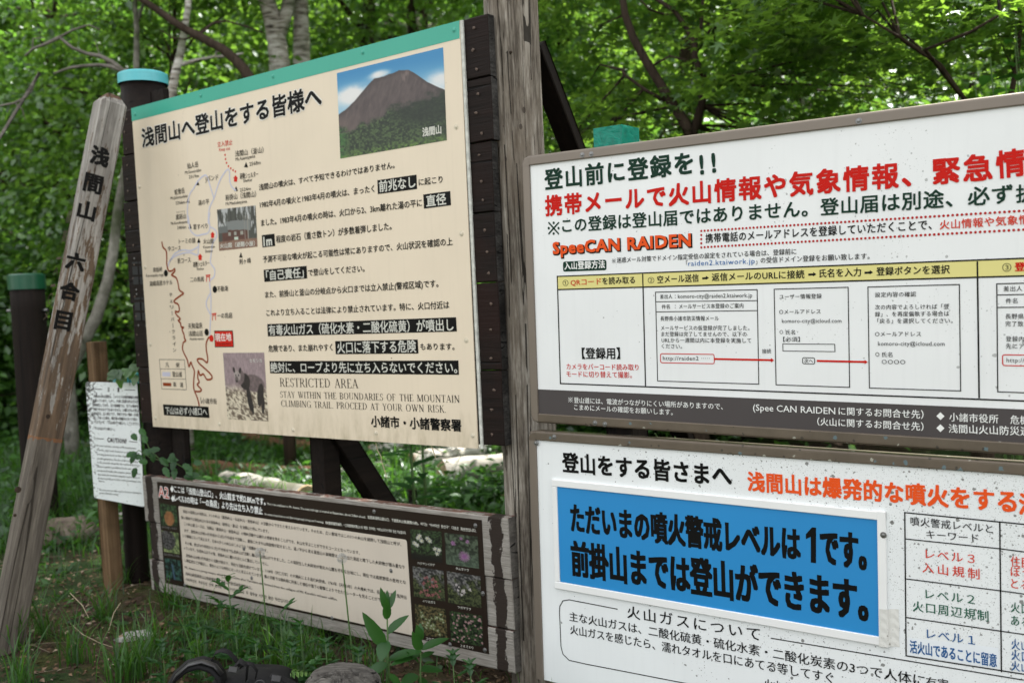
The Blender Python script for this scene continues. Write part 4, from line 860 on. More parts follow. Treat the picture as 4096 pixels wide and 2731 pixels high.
tU('black', '②', c8, 1005, 263, 1055, 261, 52, .0); tU('black', '空メール送信', c8, 1080, 261, 1403, 248, 58, .014, sp=1.05); tU('black', '返信メールのURLに接続', c8, 1507, 244, 428, 221, 60, .014, sp=1.05, C2=c9)
tU('black', '氏名を入力', c9, 547, 216, 872, 205, 64, .014, sp=1.05); tU('black', '登録ボタンを選択', c9, 993, 201, 1567, 184, 64, .014, sp=1.05); tU('black', '③', c9, 1980, 173, 2050, 170, 72, .0); tU('red', '登録完了', c9, 2078, 166, 2400, 157, 66, .03)
def arrow(C, x0, y0, x1, y1, w, key='black', hd=14, hw=9):
    U.line(key, [C(x0, y0), C(x1 - hd, y1 + (y0 - y1) * hd / (x1 - x0))], w, .0011); U.poly(key, [C(x1 - hd, y1 - hw), C(x1, y1), C(x1 - hd, y1 + hw)], .0011)
arrow(c8, 1430, 223, 1483, 218, .006, hd=24, hw=15); arrow(c9, 458, 193, 522, 190, .006, hd=26, hw=17); arrow(c9, 898, 179, 966, 175, .006, hd=26, hw=17)
tU('black', '【登録用】', c8, 490, 852, 786, 852, 84, .02, sp=1.05); tU('red', 'カメラをバーコード読み取り', c8, 367, 935, 932, 943, 46, .010, sp=1.03); tU('red', 'モードに切り替えて撮影。', c8, 367, 993, 880, 1003, 46, .010, sp=1.03)
def box(C, pts, w=.0026, r=None, key='black'):
    if r: U.line(key, U.rrect([C(*p) for p in pts], r), w, .0011, closed=True, local=True)
    else: U.line(key, [C(*p) for p in pts], w, .0011, closed=True)
box(c8, [(1063, 330), (1860, 310), (1873, 1050), (1080, 1025)]); U.line('black', [c8(1066, 405), c8(1862, 396)], .0024); U.line('black', [c8(1070, 484), c8(1863, 474)], .0024)
sm = dict(sp=1.08)
tU('black', '差出人', c8, 1100, 383, 1196, 380, 34, .006, **sm); tU('black', '：', c8, 1216, 380, 1222, 380, 34); tU('black', 'komoro-city@raiden2.ktaiwork.jp', c8, 1240, 378, 1822, 370, 33, -.004, 'l', sp=1.05)
tU('black', '件名', c8, 1113, 462, 1177, 460, 34, .006); tU('black', '：', c8, 1216, 458, 1222, 458, 34); tU('black', 'メールサービス本登録のご案内', c8, 1250, 460, 1753, 455, 37, .006, **sm)
for body, x0, y0, x1, y1 in (('長野県小諸市防災情報メール', 1103, 555, 1560, 553), ('メールサービスの仮登録が完了しました。', 1107, 628, 1800, 629), ('まだ登録は完了してませんので、以下の', 1110, 676, 1778, 678), ('URLから一週間以内に本登録を実施して', 1112, 724, 1815, 728), ('ください。', 1112, 770, 1272, 773)): tU('black', body, c8, x0, y0, x1, y1, 36, .006, **sm)
box(c8, [(1103, 811), (1523, 817), (1524, 890), (1103, 882)], .0026, .006, 'red'); tU('black', 'http://raiden2 ·····', c8, 1123, 862, 1490, 864, 32, -.004, 'l', sp=1.12)
a_ = U.uv(c8(1524, 853)); U.line('red', [c8(1524, 853), c9(170, 862)], .0058, .0013); U.poly('red', [c9(166, 845), c9(190, 863), c9(166, 880)], .0013)
tU('black', '接続', c9, 97, 810, 168, 808, 34, .006)
box(c9, [(190, 307), (770, 292), (782, 1075), (205, 1055)])
tU('black', 'ユーザー情報登録', c9, 232, 385, 563, 380, 37, .006, **sm); tU('black', '○メールアドレス', c9, 232, 503, 555, 500, 37, .006, **sm); tU('black', 'komoro-city@icloud.com', c9, 252, 570, 718, 569, 32, -.004, 'l', sp=1.06)
tU('black', '○', c9, 234, 660, 261, 660, 36, .002); tU('black', '氏名', c9, 282, 662, 355, 662, 36, .006, **sm); tU('black', '【必須】', c9, 262, 718, 392, 718, 37, .006); box(c9, [(258, 735), (665, 738), (667, 795), (259, 790)], .002); box(c9, [(413, 842), (508, 845), (508, 892), (413, 890)], .002, .005)
tU('black', '次へ', c9, 427, 884, 495, 885, 33, .008); U.line('red', [c9(525, 868), c9(902, 876)], .0058, .0013); U.poly('red', [c9(899, 859), c9(924, 877), c9(899, 893)], .0013)
box(c9, [(925, 290), (1642, 270), (1652, 1103), (937, 1080)])
for body, x0, y0, x1, y1 in (('設定内容の確認', 982, 370, 1303, 365), ('次の内容でよろしければ「登', 982, 467, 1562, 462), ('録」、を再度偏執する場合は', 982, 522, 1562, 517), ('「戻る」を選択してください。', 1000, 575, 1590, 573), ('○メールアドレス', 982, 677, 1342, 677), ('氏名', 1037, 838, 1118, 838), ('○', 985, 836, 1015, 836), ('○○○○', 1035, 894, 1218, 896)): tU('black', body, c9, x0, y0, x1, y1, 38, .006, **sm)
tU('black', 'komoro-city@icloud.com', c9, 1005, 748, 1527, 750, 34, -.004, 'l', sp=1.06)
e0, e1 = U.uv(c9(1935, 265)), U.uv(c9(1943, 1110)); U.line('black', [(XE - .04, e0[1] + .0), e0, e1, (XE - .04, e1[1])], .0028, .0011, local=True)
for y in (352, 450): p = U.uv(c9(1938, y)); U.line('black', [p, (XE - .04, p[1])], .0026, .0011, local=True)
for body, x0, y0, x1, y1 in (('差出人', 1988, 325, 2135, 322), ('件名', 2005, 420, 2098, 418), ('長野県小諸市', 2003, 540, 2300, 541), ('完了致しました', 2003, 598, 2340, 600), ('登録内容は', 2007, 716, 2250, 719), ('先にアクセス', 2007, 773, 2300, 777)): tU('black', body, c9, x0, y0, x1, y1, 41, .006, sp=1.1)
box(c9, [(1980, 820), (2420, 826), (2424, 912), (1982, 904)], .0026, .006, 'red'); tU('black', 'http://raiden2', c9, 2012, 878, 2330, 883, 35, -.004, 'l', sp=1.12)
d0, d1 = U.uv(c8(135, 1090)), U.uv(c9(2148, 1248)); dk_ = panel_mat('dark_grey_band', (.068, .060, .062), 0, rough=.3)
mb = MB(); mb.add([(.0010, d0[1], .0005), (XE + .04, ext(d0, d1)[1], .0005), (XE + .04, -.8615, .0005), (.0010, -.8615, .0005)], [(3, 2, 1, 0)]); mb.build('dark_band', dk_, U.root)
tU('white', '登山道には、電波がつながりにくい場所がありますので、', c8, 425, 1197, 1592, 1250, 44, .008, sp=1.03); tU('white', 'こまめにメールの確認をお願いします。', c8, 427, 1252, 1200, 1294, 44, .008, sp=1.03)
tU('white', '(Spee CAN RAIDEN', c9, 26, 1256, 670, 1286, 52, .004, 'l'); tU('white', 'に関するお問合せ先）', c9, 697, 1291, 1362, 1321, 62, .01, sp=1.04); tU('white', '（火山に関するお問合せ先）', c9, 530, 1372, 1362, 1415, 60, .01, sp=1.04)
for y in (1300, 1394): U.poly('white', [c9(1462, y), c9(1493, y - 30), c9(1525, y + 1), c9(1494, y + 31)])
tU('white', '小諸市役所', c9, 1565, 1340, 1948, 1357, 65, .01, sp=1.05); tU('white', '危機管理課', c9, 2043, 1361, 2430, 1378, 66, .01, sp=1.05); tU('white', '浅間山火山防災連絡会', c9, 1560, 1430, 2370, 1462, 66, .01, sp=1.04)
U.flush()
screws(U, 'steel', [c6(520, 566), c6(595, 558), c8(587, 1355), c8(665, 1365), c7(852, 362)], .0072)
screws(B, 'steel', [crop(2100, 1650, 2.613)(304, 254), crop(2100, 1650, 2.613)(115, 318)], .0072)

# ---- lower board
c10 = crop(2080, 1700, 1.521); c11 = crop(3000, 1700, 1.521)
def tB(key, body, C, x0, y0, x1, y1, h, bold=.008, mode='c', sp=1.0, C2=None, **kw): B.text(key, body, C(x0, y0), (C2 or C)(x1, y1), h / 1.521, bold, mode, sp, **kw)
tB('black', '登山をする皆さまへ', c10, 262, 283, 1287, 373, 115, .028, sp=1.05)
tB('orange', '浅間山は爆発的な噴火をする', c10, 1390, 397, 1620, 532, 112, .029, sp=1.05, C2=c11); tB('orange', '活火山', c11, 1640, 540, 2020, 582, 125, .029, sp=1.05)
tB('black', '火山ガスについて', c10, 655, 1170, 1462, 1312, 74, .010, sp=1.25)
tB('black', '主な火山ガスは、二酸化硫黄・硫化水素・二酸化炭素の3つで人体に', c10, 303, 1188, 1065, 1588, 56, .010, C2=c11); tB('black', '有害', c11, 1075, 1590, 1210, 1608, 62)
tB('black', '火山ガスを感じたら、濡れタオルを口にあてる等してすぐ', c10, 308, 1268, 510, 1570, 56, .010, C2=c11); tB('black', '火山ガスの', c11, 90, 1600, 370, 1645, 60, .010)
B.line('black', [c10(595, 1117), c10(300, 1060), c10(262, 1066), c10(243, 1100), c10(241, 1130), c10(250, 1345), c10(262, 1390), c10(300, 1428), c10(400, 1450), c10(1000, 1566), c11(300, 1680)], .0032, .001)
B.line('black', [c11(127, 1293), c11(1667, 1548)], .0032, .001)
lo = B.uv(c11(942, 530)); 
def bx(p): q = B.uv(p); return q
XB = 2.2
B.line('black', [(XB, bx(c11(1667, 598))[1] - .002), bx(c11(942, 530)), bx(c11(950, 1400)), bx(c11(1667, 1512)), (XB, bx(c11(1667, 1512))[1] - .01)], .0036, .001, local=True)
B.line('black', [c11(1520, 590), c11(1530, 1500)], .0036, .0011)
for ya, yb, yc in ((690, 750, 768), (932, 1005, 1025), (1166, 1250, 1272)): B.line('black', [c11(944, ya), c11(1524, yb), c11(1800, yc + 18)], .0032, .0011)
tB('black', '噴火警戒レベルと', c11, 978, 607, 1478, 657, 52, .006, sp=1.05); tB('black', 'キーワード', c11, 1075, 687, 1392, 714, 52, .006, sp=1.05)
tB('softred', 'レベル３', c11, 1070, 810, 1368, 843, 60, .008, sp=1.15); tB('softred', '入山規制', c11, 1050, 893, 1397, 937, 62, .010, sp=1.4)
tB('dgreen', 'レベル２', c11, 1070, 1053, 1368, 1090, 60, .008, sp=1.15); tB('dgreen', '火口周辺規制', c11, 992, 1128, 1452, 1193, 62, .010, sp=1.15)
tB('dblue', 'レベル１', c11, 1078, 1295, 1370, 1338, 60, .008, sp=1.15)
mb = MB(); pq = [B.uv(c11(*p)) for p in ((958, 1290), (1512, 1352), (1515, 1478), (962, 1396))]; mb.add([(p[0], p[1], .0006) for p in pq], [(3, 2, 1, 0)]); mb.build('label_patch', plain('pale_label_patch', (.76, .80, .84), .3, 0, .5, .02), B.root)
tB('dblue', '活火山であることに留意', c11, 975, 1380, 1502, 1470, 74, .014)
for key, body, x0, y0, x1, y1 in (('softred', '住民や', 1588, 857, 1770, 875), ('softred', 'ぼう', 1588, 917, 1700, 930), ('softred', 'とる', 1590, 990, 1700, 1005), ('dgreen', '火口', 1588, 1135, 1700, 1150), ('dgreen', 'ある', 1590, 1215, 1700, 1230), ('dblue', '火山', 1592, 1360, 1700, 1373), ('dblue', '火口', 1592, 1425, 1700, 1440), ('dblue', '火山', 1592, 1490, 1700, 1505)): tB(key, body, c11, x0, y0, x1, y1, 62, .01, sp=1.1)
B.flush()
# slide-in blue plate in white channel strips
wp = plain('white_plastic_channel', (.80, .81, .81), .35, 0, .5, .02); blue = plain('blue_plate', (.022, .24, .56), .3, 0, .5, .03, 2)
bo = [np.array(B.uv(p)) for p in (c10(197, 325), c11(833, 528), c11(838, 1347), c10(222, 985))]; bi = [np.array(B.uv(p)) for p in (c10(228, 372), c11(780, 572), c11(787, 1283), c10(250, 948))]
pb = MB(); pb.add([(p[0], p[1], .004) for p in bi] + [(p[0], p[1], .0008) for p in bi], [(3, 2, 1, 0)] + [(k, (k + 1) % 4, 4 + (k + 1) % 4, 4 + k) for k in range(4)]); plate = pb.build('blue_plate', blue, B.root)
xa, xb = (bo[0][0] + bo[3][0]) / 2, (bo[1][0] + bo[2][0]) / 2; ya, yb = bo[0][1], bo[3][1]
for nm, x0, x1, y0, y1, zt in (('channel_strip', xa, xb, (bi[0][1] + bi[1][1]) / 2, (bo[0][1] + bo[1][1]) / 2, .0090), ('channel_strip', xa, xb, (bo[3][1] + bo[2][1]) / 2, (bi[3][1] + bi[2][1]) / 2, .0090), ('channel_strip', xa, (bi[0][0] + bi[3][0]) / 2, (bi[3][1] + bi[2][1]) / 2 + .0004, (bi[0][1] + bi[1][1]) / 2 - .0004, .0084), ('channel_strip', (bi[1][0] + bi[2][0]) / 2, xb + .0, (bo[3][1] + bo[2][1]) / 2 - .003, (bo[0][1] + bo[1][1]) / 2 + .002, .0100)):
    m_ = MB(); m_.box(x0, x1, y0, y1, .0006, zt, .0018); m_.build(nm, wp, B.root)
tB('black', 'ただいまの噴火警戒レベルは', c10, 318, 645, 308, 822, 168, .029, C2=c11, z=.0046); tB('black', 'です。', c11, 436, 842, 708, 880, 215, .029, z=.0046); B.poly('black', [c11(343, 660), c11(380, 618), c11(405, 620), c11(405, 836), c11(373, 832), c11(373, 676), c11(343, 690)], .0046); tB('black', '前掛山までは登山ができます。', c10, 322, 907, 718, 1190, 200, .029, C2=c11, z=.0046)
B.flush(plate)
screws(B, 'steel', [c11(812, 668)], .0100)
# strip of grubby tape over the lower right end of the channel
tpm = panel_mat('grubby_white_tape', (.66, .66, .63), .17, (.20, .19, .16), 0, rough=.45, seed=4)
tq = MB(); ys = np.linspace(0, 1, 9); t0_, t1_, t2_, t3_ = [np.array(B.uv(c11(*p))) for p in ((792, 1110), (906, 1118), (910, 1347), (792, 1338))]
xs_ = [0, .3, .46, .52, .75, 1]; zs_ = [.0106, .0108, .0106, .004, .0016, .0012]
for j in ys:
    for xk, zk in zip(xs_, zs_): p = (t0_ * (1 - xk) + t1_ * xk) * (1 - j) + (t3_ * (1 - xk) + t2_ * xk) * j; tq.v.append((p[0] + .0008 * math.sin(j * 40), p[1], zk + .0006 * math.sin(j * 25 + xk * 7)))
for j in range(8):
    for k in range(5): tq.f.append((j * 6 + k, (j + 1) * 6 + k, (j + 1) * 6 + k + 1, j * 6 + k + 1))
tq.build('tape', tpm, B.root)

# =================================================================== POLE AND POSTS
pc = W(2082, 950, 3.71)
def pole():
    root = empty('wooden_pole', (pc[0], pc[1], 0), 'thick weathered grey wooden pole between the notice board and the white signboards', 'pole')
    seg = 200; n = 90; R0 = .1035; vs = []; H = 4.2
    cracks = [(random.uniform(0, 2 * PI), random.uniform(.2, 2.4), random.uniform(.8, 2.6), random.uniform(.5, 1)) for _ in range(34)]
    for i in range(n + 1):
        z = -.3 + (H + .3) * i / n; rr = R0 * (1 - .012 * z)
        for k in range(seg):
            a = 2 * PI * k / seg; q = rr * (1 + .012 * math.sin(3 * a + z) + .006 * math.sin(7 * a + 2 * z))
            for ca, z0, ln, dp in cracks:
                da = abs((a - ca - .06 * math.sin(z * 2.3 + ca) + PI) % (2 * PI) - PI)
                if da < .04 and z0 < z < z0 + ln: q -= .016 * dp * (1 - da / .04) * math.sin(PI * (z - z0) / ln) ** .5
            vs.append((q * math.cos(a), q * math.sin(a), z))
    fs = [(i * seg + k, i * seg + (k + 1) % seg, (i + 1) * seg + (k + 1) % seg, (i + 1) * seg + k) for i in range(n) for k in range(seg)]
    MB().add(vs, fs + [tuple(n * seg + k for k in range(seg))]).build('shaft', MT['pole'], root, True)
    # knots and pegs
    for px, py in ((2006, 505), (2045, 215), (2100, 640)):
        p = W(px, py, 3.6) - np.array([pc[0], pc[1], 0]); d = np.array([p[0], p[1], 0]); d = d / np.linalg.norm(d); 
        c0 = np.array([d[0] * (R0 * .97 - .010), d[1] * (R0 * .97 - .010), p[2]]); MB().tube([c0, c0 + d * .010, c0 + d * .0115], [.007, .005, .002], 9).build('knot', MT['bark'], root, True)
pole()
# dark brace behind the pole
brm = empty('leaning_brace', (pc[0] + back[0] * 1.75, pc[1] + back[1] * 1.75, 0), 'dark brown diagonal brace leaning on the back of the grey pole', 'brace')
pz = np.array([pc[0], pc[1], 0]); brinv = lambda p: tuple(np.array(p) - np.array(brm.location))
brace(pz + L.u * .03, .09, 2.42, 1.75, -.05, .09, .05, parent=brm, inv=brinv)
# square post with teal tape
sq = U.O + U.u * U.uv((2412, 700))[0] - U.n * .095; tq_ = empty('taped_square_post', (sq[0], sq[1], 0), 'dark square post behind the white signboards, top wrapped in wrinkled teal tape', 'post')
sqi = lambda p: tuple(np.array(p) - np.array([sq[0], sq[1], 0])); ztop = W(2400, 508, 3.3)[2]
beam('shaft', (sq[0], sq[1], -.1), (sq[0], sq[1], ztop - .112), .104, .112, MT['darkpost'], tq_, sqi, U.u); 
def taped(ztop):
    mb = MB(); n = 14; m = 28; vs = []; w, d, h = .109, .116, .118
    for i in range(n + 1):
        for k in range(m * 1):
            t = k / m * 4; s_ = int(t); f_ = t - s_; c_ = [(-1, -1), (1, -1), (1, 1), (-1, 1)]; a, b = c_[s_], c_[(s_ + 1) % 4]; x = (a[0] + (b[0] - a[0]) * f_) * w / 2; y = (a[1] + (b[1] - a[1]) * f_) * d / 2
            z = ztop - h * i / n; j = 0 if f_ == 0 else 1; wr = .0022 * (vn(np.array(k * .8), np.array(i * .7), 3) - .4) * j; nrm = np.array([x, y]) / (math.hypot(x, y) + 1e-6)
            p = sq + U.u * (x + nrm[0] * wr) - U.n * (y + nrm[1] * wr); vs.append(sqi((p[0], p[1], z)))
    fs = [(i * m + k, i * m + (k + 1) % m, (i + 1) * m + (k + 1) % m, (i + 1) * m + k) for i in range(n) for k in range(m)] + [tuple(range(m))]
    o = MB().add(vs, fs).build('tape_wrap', MT['tealtape'], tq_)
taped(ztop)
# far-left round post with dark green cap, and short teal-capped post behind the caution plate
def capped(base, top, r, caph, capmat, label, bolts=None, capscale=1.07, ring=None):
    o = empty('capped_post', (base[0], base[1], 0), label, 'post', 'round posts with metal caps'); inv = lambda p: tuple(np.array(p, float) - np.array([base[0], base[1], 0]))
    round_post('shaft', (base[0], base[1], -.1), (top[0], top[1], top[2] - .01), r, MT['darkpost'], o, inv); cap_ring('cap', top, r * capscale, caph, capmat, o, inv)
    if ring: cap_ring('ring', (base[0], base[1], ring), r * 1.04, .012, MT['darkpost'], o, inv)
    for p, q in (bolts or []): MB().tube([inv(p), inv(q)], .010, 8).build('bolt', MT['steel'], o, True)
g1 = G(172, 2110); d1_ = 6.75; t1 = W(102, 1097, d1_)
capped(g1, (g1[0] - .0, g1[1], t1[2]), .112, .10, MT['capdark'], 'dark round post with a dark green metal cap at the far left', [((g1[0] - .14, g1[1] - .02, W(35, 1243, d1_)[2]), (g1[0] - .105, g1[1] - .02, W(35, 1243, d1_)[2])), ((g1[0] + .105, g1[1] - .02, W(170, 1240, d1_)[2]), (g1[0] + .14, g1[1] - .02, W(170, 1240, d1_)[2]))])
g2 = W(556, 2362, 5.36); g2[2] = 0; t2 = W(500, 1494, 5.36)
capped(g2, (g2[0], g2[1], t2[2]), .060, .05, MT['cap'], 'short dark post with a light teal cap behind the caution plate', ring=.06)

# leaning timber marker with carved characters
LB = W(12, 2640, 4.42); LB = np.array([LB[0] + .0, LB[1], -.02]); LT = W(446, 392, 4.70)
def leaning():
    root = empty('carved_marker_post', LB, 'weathered square timber marker leaning against the notice board, black carved characters', 'marker post')
    ax = LT - LB; Ln = np.linalg.norm(ax); ax /= Ln; view = (LB + LT) / 2 - CAM; view /= np.linalg.norm(view)
    f0 = -view - ax * (-view @ ax); f0 /= np.linalg.norm(f0); rt_ = np.cross(ax, f0); rt_ /= np.linalg.norm(rt_)      # rt_ points right in view
    if rt_ @ M[:, 0] < 0: rt_ = -rt_
    th = math.radians(19); fn = f0 * math.cos(th) + rt_ * math.sin(th); sd = rt_ * math.cos(th) - f0 * math.sin(th)
    root.matrix_world = Matrix(((sd[0], fn[0], ax[0], LB[0]), (sd[1], fn[1], ax[1], LB[1]), (sd[2], fn[2], ax[2], LB[2]), (0, 0, 0, 1)))   # x right, y face out, z along
    t = NT('peeling_painted_timber'); v = t.coord((1, 1, 1 / 20)); g = t.noise(v, 75, 6, .7, .3); tx = t.n('TexCoord'); sp = t.n('SeparateXYZ'); t.l(tx.outputs['Object'], sp.inputs[0])
    raw = t.ramp(g, [(.3, (.065, .055, .045)), (.55, (.16, .14, .115)), (.75, (.27, .24, .20))]); brn = t.ramp(g, [(.3, (.07, .045, .028)), (.7, (.19, .13, .085))])
    n2 = t.noise(t.coord((1, 1, .16)), 36, 6, .75); z = sp.outputs['Z']; wob = t.math('MULTIPLY', t.noise(t.coord(), 30, 3), .06)
    zz = t.math('DIVIDE', z, Ln); amt = t.math('MULTIPLY', t.math('SUBTRACT', zz, .36, clamp=True), .34)
    pm = t.math('GREATER_THAN', t.math('ADD', n2, amt), .60); paint = t.mix(pm, brn, t.ramp(g, [(.3, (.22, .205, .185)), (.7, (.44, .42, .39))])); up = t.math('GREATER_THAN', t.math('ADD', z, wob), Ln * .375 + .03)
    col = t.mix(up, raw, paint); col = t.mix(t.math('GREATER_THAN', t.math('ADD', z, wob), Ln + .022), col, (.13, .07, .042)); band = t.math('MULTIPLY', up, t.math('LESS_THAN', z, Ln * .375 + .012)); col = t.mix(band, col, (.22, .10, .045))
    ck = t.math('MULTIPLY', t.math('LESS_THAN', t.math('ABSOLUTE', t.math('SUBTRACT', t.noise(t.coord((1, 1, 1 / 40)), 13, 2, .4, .2), .5)), .013), t.math('LESS_THAN', t.noise(t.coord((1, 1, .3)), 4, 2), .55)); st2 = t.noise(t.coord((1, 1, 1 / 12)), 30, 5, .7); col = t.mix(t.ramp(st2, [(.4, (.55, .55, .55)), (.62, (0, 0, 0))]), col, (.05, .042, .036)); col = t.mix(t.math('MULTIPLY', ck, .8), col, (.02, .016, .012)); t.bump(t.math('SUBTRACT', g, ck), .6, .006); mat = t.done(col, .85, .25)
    w, d, b = .118, .118, .006; mb = MB(); vs = []
    levels = [(-.05, 1, 0), (Ln * .2, 1, 0), (Ln * .4, 1, 0), (Ln * .6, 1, 0), (Ln * .8, 1, 0), (Ln - .035, 1, 0), (Ln + .012, .45, 0)]
    for z_, k_, _ in levels:
        for x, y in ((-w / 2 + b, -d / 2), (w / 2 - b, -d / 2), (w / 2, -d / 2 + b), (w / 2, d / 2 - b), (w / 2 - b, d / 2), (-w / 2 + b, d / 2), (-w / 2, d / 2 - b), (-w / 2, -d / 2 + b)): vs.append((x * k_, y * k_, z_))
    fs = [(i * 8 + k, i * 8 + (k + 1) % 8, (i + 1) * 8 + (k + 1) % 8, (i + 1) * 8 + k) for i in range(6) for k in range(8)] + [tuple(48 + k for k in range(8))]
    mb.add(vs, fs).build('timber', mat, root)
    brown = plain('worn_brown_top', (.13, .07, .04), .8)
    # carved characters: on front face (x,z plane at y=d/2) and on left face (y,z plane at x=-w/2)
    inv = root.matrix_world.inverted(); k1 = MB(); k2 = MB()
    def hit(px, py, ax_i, val):
        o = inv @ Vector(CAM); q = inv @ Vector([float(c) for c in W(px, py, 3)]); dd = q - o; s_ = (val - o[ax_i]) / dd[ax_i]; return o + dd * s_
    for ch, px, py, hs in (('浅', 400, 626, .098), ('間', 373, 735, .096), ('山', 347, 843, .094), ('六', 303, 1046, .098), ('合', 278, 1165, .100), ('目', 253, 1283, .096)):
        c_ = hit(px, py, 1, d / 2); V, Fc = glyphs(ch, 1, 2); x0, x1 = V[:, 0].min(), V[:, 0].max(); y0, y1 = V[:, 1].min(), V[:, 1].max(); hs = hs * .93; wd = hs * (.86 if ch != '目' else .74); hh = hs * (.92 if ch not in '合六' else .82)
        for i, (dx, dy) in enumerate(weights(.045)): k1.add([(-((x0 + x1) / 2 - x) / (x1 - x0) * wd + c_[0] + dx * hs, d / 2 + .0012 + i * 2e-5, c_[2] + (y - (y0 + y1) / 2) / (y1 - y0) * hh + dy * hs * .8) for x, y in V], [f[::-1] for f in Fc])
    for ch, px, py, hs in (('標', 276, 868, .060), ('高', 259, 945, .060), ('一', 237, 1033, .012), ('八', 224, 1085, .040), ('一', 213, 1142, .012), ('〇', 203, 1195, .055), ('メ', 186, 1262, .040)):
        c_ = hit(px, py, 0, -w / 2); V, Fc = glyphs(ch, 1, 2); x0, x1 = V[:, 0].min(), V[:, 0].max(); y0, y1 = V[:, 1].min(), V[:, 1].max()
        k2.add([(-w / 2 - .0012, c_[1] + (x - (x0 + x1) / 2) / (x1 - x0) * .062, c_[2] + (y - (y0 + y1) / 2) / (y1 - y0) * hs) for x, y in V], Fc)
    k1.build('carved_lettering', INK('black'), root)['kind'] = 'stuff'; k2.build('carved_lettering', ink('faded_carving', (.05, .035, .025)), root)
    for px, py, r_ in ((192, 1665, .010), (72, 1958, .014), (60, 2060, .007)):
        c_ = hit(px, py, 1, d / 2); MB().tube([(c_[0], d / 2 - .004, c_[2]), (c_[0], d / 2 + .0015, c_[2])], r_, 10).build('knot', MT['bark'], root)
leaning()

# caution plate on a brown stake
g3 = W(455, 2335, 5.22); g3[2] = 0; st = W(370, 1366, 5.22); stake = empty('brown_stake', (g3[0], g3[1], 0), 'brown square wooden stake carrying the white caution plate', 'stake')
smat = wood('stained_brown_stake', [(.06, .035, .018), (.14, .085, .045), (.24, .16, .09)], 2, 60, .8, (.02, .014, .01), .6, .5, (.05, .035, .02)); zt = st[2]; tpx = W(372, 1366, g3[1])
sdir = np.array([.94, -.34, 0]); inv3 = lambda p: tuple(np.array(p) - np.array([g3[0], g3[1], 0]))
beam('shaft', (g3[0], g3[1], -.1), (g3[0] - .012, g3[1], zt), .075, .075, smat, stake, inv3, np.array([.80, -.60, 0]))
cq = [W(341, 1527, 5.12), W(545, 1530, 5.08), W(578, 2027, 5.08), W(377, 1990, 5.12)]
croot = empty('caution_plate', cq[3], 'small white caution plate spotted with black mildew on the brown stake', 'sign')
cu_ = cq[1] - cq[0]; cu_ = cu_ / np.linalg.norm(cu_); cy_ = cq[0] - cq[3]; cy_ = cy_ - cu_ * (cy_ @ cu_); cy_ /= np.linalg.norm(cy_); cn_ = np.cross(cu_, cy_)
class Plate(Board):
    def __init__(s, root, O, u, y): s.O = O; s.u = u; s.y = y; s.n = np.cross(u, y); s.root = root; s.ink = {}; root.matrix_world = Matrix(((u[0], y[0], s.n[0], O[0]), (u[1], y[1], s.n[1], O[1]), (u[2], y[2], s.n[2], O[2]), (0, 0, 0, 1)))
C_ = Plate(croot, cq[0], cu_, cy_)
t = NT('mildewed_white_plate'); tx = t.n('TexCoord'); sp = t.n('SeparateXYZ'); t.l(tx.outputs['Object'], sp.inputs[0]); nz = t.noise(t.coord(), 62, 6, .75); big = t.noise(t.coord(), 13, 3, .6)
edge = t.math('MULTIPLY', t.math('SUBTRACT', .085, sp.outputs['X'], clamp=True), 2.0); f_ = t.math('ADD', nz, t.math('ADD', edge, t.math('MULTIPLY', t.math('SUBTRACT', big, .5), .22)))
spots = t.math('GREATER_THAN', f_, .625); col = t.mix(t.math('MULTIPLY', spots, .92), (.74, .79, .79), (.03, .028, .026)); cmat = t.done(col, .35, .5)
rr_ = C_.rrect([(341, 1527), (548, 1531), (578, 2027), (377, 1990)], .012); mb = MB(); n_ = len(rr_); mb.add([(p[0], p[1], 0) for p in rr_] + [(p[0], p[1], -.003) for p in rr_], [tuple(range(n_ - 1, -1, -1)), tuple(range(n_, 2 * n_))] + [(k, (k + 1) % n_, n_ + (k + 1) % n_, n_ + k) for k in range(n_)]); mb.build('panel', cmat, croot)
c12 = crop(330, 1500, 2.8)
